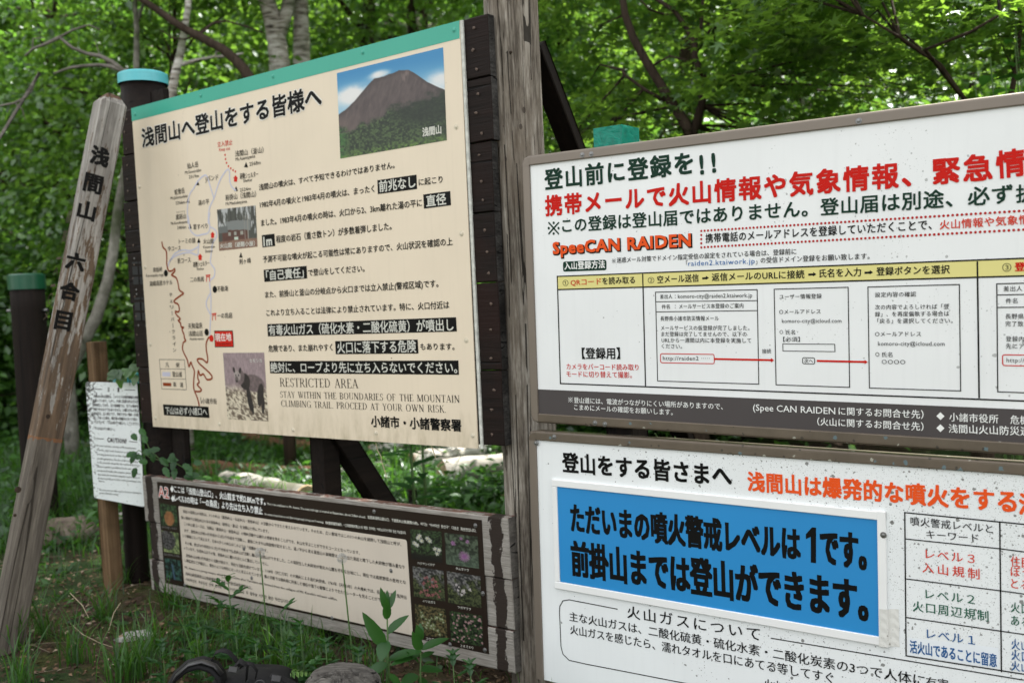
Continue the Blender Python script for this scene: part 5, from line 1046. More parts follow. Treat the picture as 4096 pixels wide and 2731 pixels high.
for body, x0, y0, x1, y1, h, md in (('注　・　意', 280, 187, 415, 190, 52, 'c'), ('　浅間山の火山活動は、このところ比較的静穏な状態', 125, 250, 625, 268, 34, 'c'), ('を保っています。しかし、人体に危険な火山ガスが', 118, 300, 625, 314, 34, 'c'), ('常時発生しており、また現段階では、全ての噴火を', 112, 350, 625, 366, 34, 'c'), ('予知できるわけではありません。小諸口からの登山', 118, 398, 625, 414, 34, 'c'), ('道以外は、立入禁止です。予知できない噴火（小噴', 122, 444, 625, 462, 34, 'c'), ('火）があった場合、噴石等の危険が大きいと思わ', 125, 492, 612, 512, 34, 'c'), ('れますので、「下山は必ず小諸口へ」してください。', 135, 540, 636, 562, 34, 'c'), ('「下山は必ず小諸口へ」', 125, 608, 362, 622, 32, 'c'),
                             ('CAUTION!', 276, 748, 492, 764, 54, 'l'), ('Present volcanic activity of Mt.Asamayama', 160, 795, 600, 830, 24, 'l'), ('is at the calm level, however as dangerous gas', 160, 845, 640, 884, 24, 'l'), ('is being generated, at this stage we still cannot', 165, 893, 660, 932, 24, 'l'), ('predict eruptions. The use of all roads leading', 168, 940, 620, 978, 24, 'l'), ('to the mountain except for the road from Komoro', 165, 984, 632, 1020, 24, 'l'), ('(komoro-guchi) is prohibited. In the case of an', 165, 1030, 600, 1063, 24, 'l'), ('unexpected small-scale eruption, please make your', 168, 1075, 655, 1115, 24, 'l'), ('way down the mountain using the road to Komoro', 172, 1118, 640, 1158, 24, 'l'), ('(komoro-guchi) as volcanic rock is considered very', 175, 1160, 655, 1202, 24, 'l'), ('dangerous.', 180, 1190, 250, 1196, 20, 'l'), ('"Be sure you use the road to Komoro (komoro-', 185, 1290, 662, 1330, 24, 'l'), ('guchi) when descending."', 190, 1325, 412, 1345, 22, 'l')):
    C_.text('grey', body, c12(x0, y0), c12(x1, y1), h / 2.8, .012 if md == 'c' else (.02 if body == 'CAUTION!' else .008), md, res=1, z=.0012)
for a, b in (((100, 155), (222, 158)), ((472, 163), (590, 167)), ((150, 708), (240, 714)), ((522, 740), (616, 750))): C_.line('grey', [c12(*a), c12(*b)], .0035)
C_.flush()
bpy.data.objects.remove(_co)

# =================================================================== TREES
MT['leafA'] = leaf_mat('birch_leaves', (.045, .105, .016), (.12, .25, .038), (.28, .54, .06), .06, .50)
MT['leafB'] = leaf_mat('deep_green_leaves', (.034, .092, .018), (.09, .22, .036), (.20, .45, .05), .06, .46)
MT['leafM'] = leaf_mat('maple_leaves', (.030, .085, .012), (.085, .20, .026), (.32, .58, .06), .07, .54)
MT['leafS'] = leaf_mat('shrub_leaves', (.012, .055, .010), (.032, .115, .020), (.09, .28, .035), .03, .42)
MT['leafF'] = leaf_mat('pale_fern', (.10, .22, .05), (.22, .38, .10), (.22, .42, .08), .05, .4)
MT['grass'] = leaf_mat('grass_blades', (.012, .036, .008), (.05, .14, .022), (.12, .32, .025), .03, .42)
MT['weed'] = leaf_mat('undergrowth_leaves', (.012, .040, .010), (.06, .16, .03), (.13, .34, .04), .04, .42)
MT['stem'] = plain('green_stem', (.06, .12, .03), .6, 0, .4, .2)
MT['straw'] = plain('dry_stalk', (.34, .28, .19), .8)
def norm(a): return a / (np.linalg.norm(a, axis=-1, keepdims=True) + 1e-9)
def leaf_cloud(P, N, D, size, tmpl, tf):
    """P points, N normals, D leaf directions, size per leaf; tmpl (k,3) = across, along, lift"""
    D = norm(D - N * (D * N).sum(-1, keepdims=True)); X = np.cross(D, N); k = len(tmpl); n = len(P)
    V = P[:, None] + size[:, None, None] * (tmpl[None, :, 0:1] * X[:, None] + tmpl[None, :, 1:2] * D[:, None] + tmpl[None, :, 2:3] * N[:, None])
    Fc = (np.arange(n) * k)[:, None, None] + np.array(tf)[None]; return V.reshape(-1, 3), Fc.reshape(-1, len(tf[0]))
T_OVAL = np.array([(0, 0, 0), (.30, .45, .07), (0, 1, -.06), (-.30, .45, .07)]); F_OVAL = [(0, 1, 2), (0, 2, 3)]
_st = []
for k in range(5):
    a = math.radians(-130 + 65 * k); Lr = (.42, .58, .68, .58, .42)[k]; _st.append((Lr * math.sin(a), .32 + Lr * math.cos(a), -.05))
    if k < 4: a += math.radians(32.5); _st.append((.19 * math.sin(a), .32 + .19 * math.cos(a), .03))
T_STAR = np.array([(0, 0, 0)] + _st[:] ); F_STAR = [(0, i, i + 1) for i in range(1, len(_st))]
def crown_mesh(name, radii, ncl, per, size, mat, tmpl=T_OVAL, tf=F_OVAL, clr=.55, flat=.45, seed=1, tilt=.55, hollow=.45):
    g = np.random.default_rng(seed); d = norm(g.normal(size=(ncl, 3))); rr = hollow + (1 - hollow) * g.random((ncl, 1)) ** .6; C = d * rr * np.array(radii)
    cr_ = clr * (.6 + .8 * g.random(ncl)); idx = np.repeat(np.arange(ncl), per); n = len(idx)
    off = g.normal(size=(n, 3)) * .5; off[:, 2] *= flat; droop = -(off[:, :1] ** 2 + off[:, 1:2] ** 2) * .35
    P = C[idx] + off * cr_[idx][:, None] + np.concatenate([np.zeros((n, 2)), droop * cr_[idx][:, None]], 1)
    N = norm(np.array([0, 0, 1.0]) + g.normal(size=(n, 3)) * tilt + off * .35); D = norm(off * np.array([1, 1, .3]) + g.normal(size=(n, 3)) * .5 + np.array([0, 0, -.25]))
    V, Fc = leaf_cloud(P, N, D, size * (.65 + .7 * g.random(n)), tmpl, tf); return raw_mesh(name, V, Fc, mat), C
def limbs_mb(C, trunk_pts, trunk_r, r0=.03, seg=5, every=1, mb=None):
    mb = mb or MB(); tp = [np.array(p, float) for p in trunk_pts]
    for c in C[::every]:
        # leave the trunk below the cluster
        cand = [p for p in tp if p[2] < c[2] - .15] or [tp[0]]
        s_ = cand[-1] if random.random() < .6 else cand[max(0, len(cand) - 2)]
        mid = (s_ + c) / 2 + np.array([random.uniform(-.12, .12), random.uniform(-.12, .12), random.uniform(-.05, .2)]); mb.tube([s_, s_ * .4 + mid * .6 + np.array([0, 0, .03]), mid * .5 + c * .5, c], [r0, r0 * .7, r0 * .45, r0 * .12], seg, False)
    return mb
def tree_proto(name, H, r, lean, crown_c, radii, ncl, per, size, leaf, bark, seed, every=2, **kw):
    cmesh, C = crown_mesh('crown', radii, ncl, per, size, leaf, seed=seed, **kw); g = random.Random(seed); pts = []
    for i in range(9): f_ = i / 8; pts.append((lean[0] * f_ ** 1.5 + g.uniform(-.05, .05) * (f_ > 0), lean[1] * f_ ** 1.5 + g.uniform(-.05, .05) * (f_ > 0), -.2 + (H + .2) * f_))
    mb = MB().tube(pts, [r * (1.25 if i == 0 else 1) * (1 - .85 * i / 8) for i in range(9)], 10, False, .05); off = np.array([lean[0] * .6, lean[1] * .6, crown_c])
    limbs_mb(C + off, pts, r, r * .28, 5, every, mb); me = bpy.data.meshes.new('trunk'); me.from_pydata(mb.v, [], mb.f); me.materials.append(bark); me.polygons.foreach_set('use_smooth', [True] * len(me.polygons)); return me, cmesh, off
def plant_tree(proto, x, y, s, rz, label, group, name='broadleaf_tree', sz=1.0):
    o = empty(name, (x, y, float(ground_z(x, y)) - .03), label, 'tree', group); o.rotation_euler.z = rz; o.scale = (s, s, s * sz)
    t = link('trunk', proto[0], o); c = link('crown', proto[1], o); c.location = proto[2]; return o
P_A = tree_proto('a', 8.6, .12, (.5, -.3), 6.2, (2.3, 2.3, 3.0), 120, 150, .105, MT['leafA'], MT['birch'], 3)
P_B = tree_proto('b', 7.4, .13, (-.6, .4), 4.4, (2.5, 2.4, 3.4), 130, 150, .120, MT['leafB'], MT['bark'], 5)
P_C = tree_proto('c', 6.4, .09, (.3, .5), 3.6, (2.1, 2.3, 3.1), 110, 150, .112, MT['leafA'], MT['bark'], 8)
P_S = tree_proto('s', 1.6, .03, (.1, .1), 1.0, (1.25, 1.25, .95), 46, 110, .080, MT['leafB'], MT['bark'], 12, clr=.42, hollow=.2)
P_T = tree_proto('t', 1.3, .02, (.1, -.1), .85, (1.1, 1.1, .8), 40, 110, .070, MT['leafA'], MT['bark'], 14, clr=.4, hollow=.2)
rr0 = random.Random(4)
# standing trees whose crowns shade the signs
def path_tree(name, label, trunk, extra, bark, crowns, rad, d, cat='tree', group=None, base=None):
    """tree whose stem runs through the given points; crowns = list of (mesh proto, offset point, scale)"""
    pts = [W(px, py, dd) for px, py, dd in trunk]; b = base if base is not None else (pts[-1][0], pts[-1][1], 0.0); b = np.array([b[0], b[1], float(ground_z(b[0], b[1])) - .05]); pts = pts + [b + np.array([0, 0, .9]) * 0 + (pts[-1] - b) * .45, b]
    o = empty(name, b, label, cat, group); mb = MB(); loc_ = lambda P: [p - b for p in P]; n = len(pts)
    mb.tube(loc_(pts), [rad * (.55 + .6 * i / (n - 1)) for i in range(n)], 12, True, .03)
    for path, r0, r1 in extra:
        q = [W(px, py, dd) for px, py, dd in path]; mb.tube(loc_(q), [r0 + (r1 - r0) * i / (len(q) - 1) for i in range(len(q))], 8, True, .06)
    mb.build('trunk', bark, o, True)
    for proto, p, s in crowns: c = link('crown', proto[1], o); c.location = Vector([float(v) for v in (np.array(p) - b)]); c.scale = (s, s, s); c.rotation_euler.z = rr0.uniform(0, 6)
    return o
path_tree('birch_tree', 'pale birch with a forked stem above the middle of the notice board', [(1010, -260, 11), (1045, -60, 11), (1085, 60, 11), (1108, 170, 11), (1125, 330, 11), (1150, 700, 11)], [([(1112, 150, 11), (1150, 40, 11), (1165, -60, 11), (1190, -260, 11)], .085, .05)], MT['birch'], [(P_A, (-2.6, 10.8, 7.6), 1.0)], .135, 11)
path_tree('birch_tree', 'thick straight birch just right of the forked birch', [(1195, -320, 11.4), (1204, 60, 11.4), (1210, 400, 11.4)], [], MT['birch'], [(P_A, (-1.4, 10.4, 8.0), .95)], .128, 11)
path_tree('broadleaf_tree', 'grey mossy trunk behind the teal band right of the birches', [(1495, -320, 13), (1478, 0, 13), (1468, 160, 13), (1470, 400, 13)], [([(1470, 150, 13), (1400, 60, 12.8), (1330, -40, 12.6)], .05, .025)], MT['bark'], [(P_C, (-1.2, 12.6, 7.4), 1.0)], .11, 13)
path_tree('broadleaf_tree', 'slim dark trunk left of the grey pole behind the board corner', [(1650, -320, 13.6), (1640, 0, 13.6), (1650, 130, 13.6), (1665, 400, 13.6)], [([(1650, 160, 13.6), (1560, 150, 13.4), (1480, 165, 13.2)], .03, .02)], MT['bark'], [(P_B, (1.6, 15.2, 8.8), .9)], .085, 13)
path_tree('birch_tree', 'very thin birch stem rising behind the teal-capped post', [(552, -220, 10), (540, 30, 10), (548, 120, 10), (545, 290, 10), (560, 600, 10)], [([(548, 90, 10), (572, 20, 10), (585, -60, 10)], .02, .012)], MT['dullbirch'], [(P_A, (-3.6, 10.2, 7.2), .7)], .036, 10)
path_tree('birch_tree', 'slender white birch leaning behind the top left of the notice board', [(762, -220, 9), (752, 30, 9), (736, 130, 9), (722, 215, 9), (700, 300, 9), (690, 360, 9), (684, 600, 9)], [([(728, 258, 9), (795, 240, 9), (856, 228, 9), (915, 226, 9), (973, 214, 9)], .018, .010), ([(856, 230, 9), (870, 205, 9), (885, 190, 9)], .010, .006)], MT['birch'], [(P_C, (-3.2, 9.6, 7.0), .7)], .046, 9)
path_tree('leaning_tree', 'dark crooked tree arching across the upper left over the notice board', [(520, -30, 8.4), (590, 12, 8.4), (631, 42, 8.4), (690, 84, 8.4), (748, 121, 8.4), (786, 140, 8.4), (840, 170, 8.4), (889, 196, 8.4), (935, 234, 8.4), (975, 275, 8.4), (1010, 330, 8.4), (1090, 520, 8.4)], [([(786, 142, 8.4), (812, 128, 8.4), (850, 95, 8.4), (905, 84, 8.4), (990, 108, 8.4), (1060, 135, 8.4)], .014, .006), ([(786, 142, 8.4), (740, 158, 8.4), (690, 152, 8.4), (640, 120, 8.4)], .010, .004)], MT['bark'], [], .046, 8.4)
path_tree('dead_tree', 'bare grey tree with crooked dead limbs behind the teal-capped post', [(500, 285, 7.6), (560, 330, 7.6), (590, 480, 7.6)], [([(500, 290, 7.6), (448, 248, 7.6), (398, 224, 7.6), (350, 216, 7.6), (290, 192, 7.6), (238, 150, 7.6)], .020, .010), ([(238, 150, 7.6), (290, 121, 7.6), (355, 100, 7.6), (398, 120, 7.6)], .010, .006), ([(238, 150, 7.6), (180, 178, 7.6), (130, 196, 7.6), (100, 225, 7.6)], .014, .007), ([(130, 196, 7.6), (133, 155, 7.6), (180, 152, 7.6)], .006, .004), ([(500, 290, 7.6), (450, 268, 7.6), (398, 260, 7.6), (330, 264, 7.6), (280, 272, 7.6), (215, 294, 7.6)], .018, .008), ([(440, 260, 7.6), (400, 225, 7.7), (380, 160, 7.8)], .006, .003)], MT['twig'], [], .05, 7.6)
path_tree('dead_tree', 'thin dead branch curving in from the left edge', [(-60, 432, 7.2), (0, 424, 7.2), (60, 412, 7.2), (100, 392, 7.2), (125, 360, 7.2), (160, 290, 7.2)], [([(60, 412, 7.2), (90, 440, 7.2), (100, 480, 7.2)], .006, .003)], MT['twig'], [], .012, 7.2, base=(-5.6, 7.2))
path_tree('birch_tree', 'pale leaning birch seen between the carved marker and the notice board', [(530, 560, 9.4), (492, 720, 9.4), (470, 850, 9.4), (455, 1000, 9.4), (430, 1130, 9.4), (385, 1270, 9.4), (320, 1390, 9.4), (270, 1500, 9.4)], [], MT['dullbirch'], [(P_A, (-3.4, 9.4, 6.6), .6)], .062, 9.4)

def shade_tree(x, y, cx, cy, cz, s, label):
    o = empty('broadleaf_tree', (x, y, 0), label, 'tree'); b = np.array([x, y, 0.0]); c = np.array([cx, cy, cz]) - b  # added tree, crown out of view, keeps sun off the foreground
    MB().tube([(0, 0, -.1), c * np.array([.1, .1, .4]), c * np.array([.5, .5, .75]), c + np.array([0, 0, 1.5])], [.10, .08, .06, .02], 10).build('trunk', MT['bark'], o, True)
    k = link('crown', P_B[1], o); k.location = Vector([float(v) for v in c]); k.scale = (s, s, s * .8)
shade_tree(1.62, 9.0, 2.0, 8.3, 8.3, .85, 'added tall tree behind the white signboards, its unseen crown shading the foreground')
# maple to the right: stem, limbs and flat sprays of leaves
def maple(name, label, base_px, limbs, boxes, seed, d, n_leaf=110, size=.085):
    top = W(*limbs[0][0][0]); b = W(*base_px); b[2] = float(ground_z(b[0], b[1])) - .05; o = empty(name, b, label, 'tree'); mb = MB(); ends = []
    mb.tube([b - b, (top - b) * .5 + np.array([.05, 0, 0]), top - b], [.075, .062, .055], 12)
    for path, r0, r1 in limbs:
        q = [W(*p) for p in path]; mb.tube([p - b for p in q], [r0 + (r1 - r0) * i / (len(q) - 1) for i in range(len(q))], 8, True, .05); ends += q[1:]
    g = np.random.default_rng(seed); C = []
    for (x0, x1, y0, y1, z0, z1, n) in boxes: C.append(np.stack([g.uniform(x0, x1, n), g.uniform(y0, y1, n), g.uniform(z0, z1, n)], 1))
    C = np.concatenate(C); E_ = np.array(ends)
    for c in C[::2]:
        e_ = E_[np.argmin(np.linalg.norm(E_ - c, axis=1) + (E_[:, 2] > c[2] + .3) * 2)]; m_ = (e_ + c) / 2 + np.array([0, 0, .12]); mb.tube([e_ - b, m_ - b, c - b], [.010, .006, .002], 4, False)
    mb.build('trunk', MT['bark'], o, True); ncl = len(C); n_leaf = int(n_leaf * .85); idx = np.repeat(np.arange(ncl), n_leaf); n = len(idx); R = .28 + .3 * g.random(ncl); ang = g.random(n) * 2 * PI; rad = g.random(n) ** .6
    tl_ = g.normal(size=(ncl, 2)) * .18; ox = np.cos(ang) * rad * R[idx]; oy = np.sin(ang) * rad * R[idx]; oz = ox * tl_[idx, 0] + oy * tl_[idx, 1] - rad ** 2 * .12 + g.normal(size=n) * .035
    P = C[idx] + np.stack([ox, oy, oz], 1) - b; N = norm(np.array([0, 0, 1.0]) + g.normal(size=(n, 3)) * .38); D = norm(np.stack([np.cos(ang), np.sin(ang), -.25 + 0 * ang], 1) + g.normal(size=(n, 3)) * .4)
    V, Fc = leaf_cloud(P, N, D, size * (.6 + .7 * g.random(n)), T_STAR, F_STAR); link('crown', raw_mesh('crown', V, Fc, MT['leafM']), o); return o
maple('maple_tree', 'maple with dark forked limbs rising above the middle of the white signboard', (2765, 2000, 6.5),
      [([(2765, 560, 6.5), (2745, 500, 6.5), (2694, 424, 6.5), (2643, 340, 6.5), (2584, 246, 6.5), (2533, 153, 6.5), (2500, 60, 6.5), (2482, -60, 6.5)], .040, .022), ([(2765, 560, 6.5), (2805, 424, 6.5), (2822, 331, 6.5), (2779, 229, 6.5), (2779, 170, 6.5), (2728, 85, 6.5), (2694, 42, 6.5), (2600, -20, 6.5)], .030, .012),
       ([(2779, 190, 6.5), (2805, 110, 6.5), (2815, -40, 6.5)], .014, .010), ([(2660, 405, 6.5), (2575, 357, 6.5), (2500, 300, 6.5), (2485, 280, 6.5)], .014, .007), ([(2600, 270, 6.5), (2680, 225, 6.4), (2760, 245, 6.3)], .008, .004), ([(2700, 50, 6.5), (2660, 60, 6.5), (2600, 40, 6.4), (2560, 0, 6.4)], .010, .005), ([(2790, 180, 6.5), (2850, 110, 6.6), (2960, 30, 6.6), (3080, -60, 6.6)], .010, .006)],
      [(.1, 2.6, 6.2, 8.6, 2.1, 4.9, 120), (1.4, 4.4, 5.8, 8.6, 2.3, 5.2, 90)], 3, 6.5)
maple('maple_tree', 'nearer maple sprays hanging over the right end of the white signboard', (3900, 2000, 6.2),
      [([(3980, 700, 5.9), (3880, 430, 5.7), (3760, 260, 5.5), (3600, 150, 5.3), (3450, 60, 5.2)], .018, .005), ([(3980, 700, 5.9), (4060, 300, 5.7), (4090, 60, 5.6), (4080, -200, 5.5)], .018, .008), ([(3880, 430, 5.7), (3700, 200, 5.3), (3880, 130, 5.0), (4000, 60, 4.9)], .012, .006)],
      [(1.5, 3.6, 4.9, 6.6, 2.75, 3.7, 60)], 9, 5.6, 100, .085)
# forest filling the background
G_T = 'trees of the forest behind the signs'
lab = {0: 'leafy green tree in the forest left of and behind the notice board', 1: 'leafy green tree in the forest right of the grey pole'}
for row, (d, x0, x1, n, sc_r) in enumerate(((12.5, -8.2, 7.2, 5, (.8, 1.0)), (16.5, -10, 9.5, 6, (.95, 1.15)), (21, -12.5, 12, 8, (1.05, 1.35)), (27, -16, 15, 8, (1.35, 1.7)), (35, -21, 20, 8, (1.8, 2.2)))):
    for k in range(n):
        x = x0 + (x1 - x0) * (k + .5) / n + rr0.uniform(-.8, .8); y = d + rr0.uniform(-1, 1.2); 
        if row == 0 and -3.2 < x < 3.4: continue
        pr = (P_B, P_C, P_A)[(k + row) % 3]; plant_tree(pr, x, y, rr0.uniform(*sc_r), rr0.uniform(0, 6.28), lab[0 if x < .2 else 1], G_T, name=('broadleaf_tree' if pr is not P_A else 'birch_tree'), sz=rr0.uniform(.9, 1.15))
G_B = 'bushes of the forest undergrowth'
for k in range(34):
    d = rr0.uniform(11.8, 20); x = rr0.uniform(-.60, .12) * d; s = rr0.uniform(.9, 1.5) * (1 + (d - 10) * .03)
    o = plant_tree((P_S, P_T, P_S)[k % 3], x, d, s, rr0.uniform(0, 6.28), 'green leafy bush of the undergrowth behind the notice board', G_B, 'bush'); o['category'] = 'bush'
for k in range(12):
    d = rr0.uniform(8.5, 13); x = rr0.uniform(.05, .60) * d; o = plant_tree(P_S, x, d, rr0.uniform(1.3, 1.9), rr0.uniform(0, 6.28), 'green leafy bush behind the white signboards', G_B, 'bush'); o['category'] = 'bush'
# far wood: one mass on the rising ground
g = np.random.default_rng(77); n = 60000; th = g.uniform(-.62, .60, n); d = g.uniform(38, 62, n); X_ = d * np.sin(th) ; Y_ = d * np.cos(th); Zg = ground_z(X_, Y_); hh = g.random(n) ** .8 * 9
P = np.stack([X_ + g.normal(size=n) * .2, Y_, Zg + hh], 1); N = norm(np.array([0, -.3, 1.0]) + g.normal(size=(n, 3)) * .6); V, Fc = leaf_cloud(P, N, g.normal(size=(n, 3)), .42 * (.6 + .8 * g.random(n)), T_OVAL * np.array([1.5, 1, 1]), F_OVAL)
tag(link('distant_wood', raw_mesh('distant_wood', V, Fc, MT['leafB'])), 'mass of distant green foliage on the rising slope', 'wood', kind='stuff')
# shrub with large oval leaves, behind the gap between the two signboards and at the far right
def big_leaf(mb, base, d, up, L_, w, droop=.35, serr=.05, n=7):
    d = np.array(d, float); d /= np.linalg.norm(d); up = np.array(up, float); up = up - d * (up @ d); up /= np.linalg.norm(up) + 1e-9; s_ = np.cross(d, up); rows = []; base = np.array(base, float)
    for i in range(n + 1):
        f_ = i / n; c = base + d * L_ * f_ * (1 - .12 * droop * f_) - up * droop * L_ * f_ * f_ * .5; ww = w * .5 * (math.sin(PI * min(1, f_ ** .8 * .97 + .03)) ** .8) * (1 + serr * (1 if i % 2 else -1))
        rows.append((c - s_ * ww + up * ww * .28, c, c + s_ * ww + up * ww * .28))
    vs = [v for r_ in rows for v in r_]; fs = []
    for i in range(n):
        for k in (0, 1): a = i * 3 + k; fs.append((a, a + 1, a + 4, a + 3))
    return mb.add(vs, fs)
def leafy_shrub(base, pts, label, lsize, seed, nper=9):
    g = random.Random(seed); o = empty('broad_leaved_shrub', base, label, 'shrub'); base = np.array(base, float); st_ = MB(); lf = MB()
    for p in pts:
        p = np.array(p, float); m_ = (base + p) / 2 + np.array([g.uniform(-.1, .1), g.uniform(-.1, .1), .1]); st_.tube([(0, 0, 0), m_ - base, p - base], [.008, .006, .003], 5)
        for k in range(nper):
            f_ = .55 + .45 * k / nper; q = (m_ * (1 - f_) * 2 + p * (2 * f_ - 1)) if f_ > .5 else m_; a = k * 2.4 + g.uniform(-.4, .4); big_leaf(lf, q - base, (math.cos(a), math.sin(a), g.uniform(-.1, .35)), (0, 0, 1), lsize * g.uniform(.7, 1.15), lsize * .55, .4, .0)
    st_.build('stem', MT['stem'], o); lf.build('foliage', MT['leafS'], o, False)
gp = []
for px, py, d in ((2560, 1700, 3.75), (2620, 1720, 3.6), (2700, 1735, 3.7), (2790, 1745, 3.55), (2860, 1760, 3.65), (2950, 1770, 3.7), (2680, 1760, 3.5), (2480, 1740, 3.9), (3050, 1790, 3.9)): gp.append(W(px, py + 12, d))
leafy_shrub((.75, 3.95, 0), gp, 'broad green leaves showing in the gap between the two white signboards', .12, 4, 12)
gp = [W(px, py, d) for px, py, d in ((3960, 230, 5.0), (4060, 180, 5.2), (4020, 330, 4.9), (3900, 330, 5.1), (4120, 280, 5.0), (3980, 380, 4.8), (4080, 400, 4.9), (3840, 390, 5.0), (4060, 90, 5.3), (3760, 400, 5.4))]
leafy_shrub((2.7, 5.3, 0), gp, 'shrub with pale oval leaves above the right end of the white signboard', .15, 6, 12)

# =================================================================== GROUND COVER, STONES, LOGS
def grass_field(name, n, region, hmin, hmax, w, seed, label, mat=None, dens=None):
    g = np.random.default_rng(seed); X, Y = region(g, n); keep = np.ones(len(X), bool)
    if dens is not None: keep = g.random(len(X)) < dens(X, Y)
    X, Y = X[keep], Y[keep]; m = len(X); Z = ground_z(X, Y); h = g.uniform(hmin, hmax, m) * (.5 + vn(X * 2.1 + 30, Y * 2.1 + 30, 19)); a = g.random(m) * 2 * PI; L_ = h * g.uniform(.15, 1.0, m); wd = w * g.uniform(.6, 1.4, m) * (.8 + h)
    dx, dy = np.cos(a), np.sin(a); px_, py_ = -dy, dx; V = []
    for f_, ww in ((0, 1), (.4, .9), (.75, .6), (1, 0)):
        cx = X + dx * L_ * f_ ** 2; cy = Y + dy * L_ * f_ ** 2; cz = Z - .01 + h * (f_ - .35 * (L_ / h) * f_ ** 2.5)
        if ww > 0: V += [np.stack([cx - px_ * wd * ww, cy - py_ * wd * ww, cz], 1), np.stack([cx + px_ * wd * ww, cy + py_ * wd * ww, cz], 1)]
        else: V += [np.stack([cx, cy, cz], 1)]
    V = np.stack(V, 1); b = (np.arange(m) * 7)[:, None, None]; Fc = b + np.array([(0, 1, 3), (0, 3, 2), (2, 3, 5), (2, 5, 4), (4, 5, 6)])[None]
    return tag(link(name, raw_mesh(name, V.reshape(-1, 3), Fc.reshape(-1, 3), mat or MT['grass'])), label, 'grass', kind='stuff')
def fan(r0, r1, t0, t1, p=1.0): return lambda g, n: (lambda r_, t_: (r_ * np.tan(t_), r_))(r0 + (r1 - r0) * g.random(n) ** p, g.uniform(t0, t1, n))
def bare(X, Y):
    b = 1 - 1.1 * np.exp(-(((X + 1.85) ** 2 / .32 + (Y - 4.85) ** 2 / .16)) ** 1.3); b = b * (1 - .95 * np.exp(-((X + 1.66) ** 2 / .03 + (Y - 4.42) ** 2 / .05)))
    return np.clip(b, .03, 1) * np.clip(.06 + 3.4 * (fbm(X * 1.9 + 7, Y * 1.9 + 3, 91, 3) - .40), .04, 1)
grass_field('grass', 40000, fan(2.9, 7.0, -.62, .12), .05, .17, .0020, 1, 'green grass growing in the foreground below the signs', dens=bare)
grass_field('grass', 34000, fan(6.0, 13, -.62, .12, .8), .10, .34, .0040, 2, 'taller grass behind the notice board', dens=lambda X, Y: np.clip(.3 + 2.0 * (fbm(X * .8 + 7, Y * .8 + 3, 92, 3) - .3), .06, 1))
def weeds(name, n, region, hmax, size, seed, label, per=12, dens=None):
    g = np.random.default_rng(seed); X, Y = region(g, n)
    if dens is not None: k = g.random(n) < dens(X, Y); X, Y = X[k], Y[k]
    m = len(X); H = hmax * (.25 + .75 * g.random(m)) * (.5 + vn(X * 1.7 + 11, Y * 1.7 + 5, 29)); idx = np.repeat(np.arange(m), per); q = len(idx); a = g.random(q) * 2 * PI; f_ = g.random(q)
    P = np.stack([X[idx] + np.cos(a) * .02, Y[idx] + np.sin(a) * .02, ground_z(X, Y)[idx] + H[idx] * f_], 1); N = norm(np.array([0, 0, 1.0]) + g.normal(size=(q, 3)) * .45); D = norm(np.stack([np.cos(a), np.sin(a), .2 + 0 * a], 1))
    V, Fc = leaf_cloud(P, N, D, size * (.5 + .9 * g.random(q)), T_OVAL, F_OVAL); return tag(link(name, raw_mesh(name, V, Fc, MT['weed'])), label, 'undergrowth', kind='stuff')
weeds('undergrowth', 2600, fan(6.2, 12, -.62, .12, .8), .24, .075, 3, 'leafy weeds behind the notice board among the logs')
weeds('undergrowth', 900, fan(3.2, 6.0, -.60, .10), .10, .045, 4, 'small leafy weeds in the foreground grass', 9, bare)
# brown litter: dead leaves and twigs
g = np.random.default_rng(8); n = 26000; rr_l = 2.8 + 9 * g.random(n) ** 1.2; tt = g.uniform(-.62, .15, n); X, Y = rr_l * np.tan(tt), rr_l; P = np.stack([X, Y, ground_z(X, Y) + .004 + .012 * g.random(n)], 1); N = norm(np.array([0, 0, 1.0]) + g.normal(size=(n, 3)) * .35)
lt = NT('leaf_litter'); gm = lt.n('NewGeometry'); lm = lt.done(lt.ramp(gm.outputs['Random Per Island'], [(0, (.03, .018, .010)), (.5, (.095, .058, .034)), (.8, (.19, .125, .078)), (1, (.33, .27, .21))]), .9, .2)
V, Fc = leaf_cloud(P, N, g.normal(size=(n, 3)), .026 * (.4 + .9 * g.random(n)), T_OVAL * np.array([1.1, 1, 1.5]), F_OVAL); tag(link('leaf_litter', raw_mesh('leaf_litter', V, Fc, lm)), 'brown dead leaves scattered over the soil', 'leaf litter', kind='stuff')
tw = MB(); rt2 = random.Random(3)
for k in range(420):
    d = rt2.uniform(3.2, 9); x = d * math.tan(rt2.uniform(-.58, .10)); a = rt2.uniform(0, 6.28); l_ = rt2.uniform(.06, .28); z = float(ground_z(x, d)) + .012; tw.tube([(x, d, z), (x + math.cos(a) * l_ * .5, d + math.sin(a) * l_ * .5, z + rt2.uniform(0, .02)), (x + math.cos(a + .2) * l_, d + math.sin(a + .2) * l_, z)], [.0017, .0014, .0008], 4, False)
tag(tw.build('twigs', plain('dry_twigs', (.16, .125, .085), .9)), 'pale dry twigs and stalks lying on the ground', 'twigs', kind='stuff')
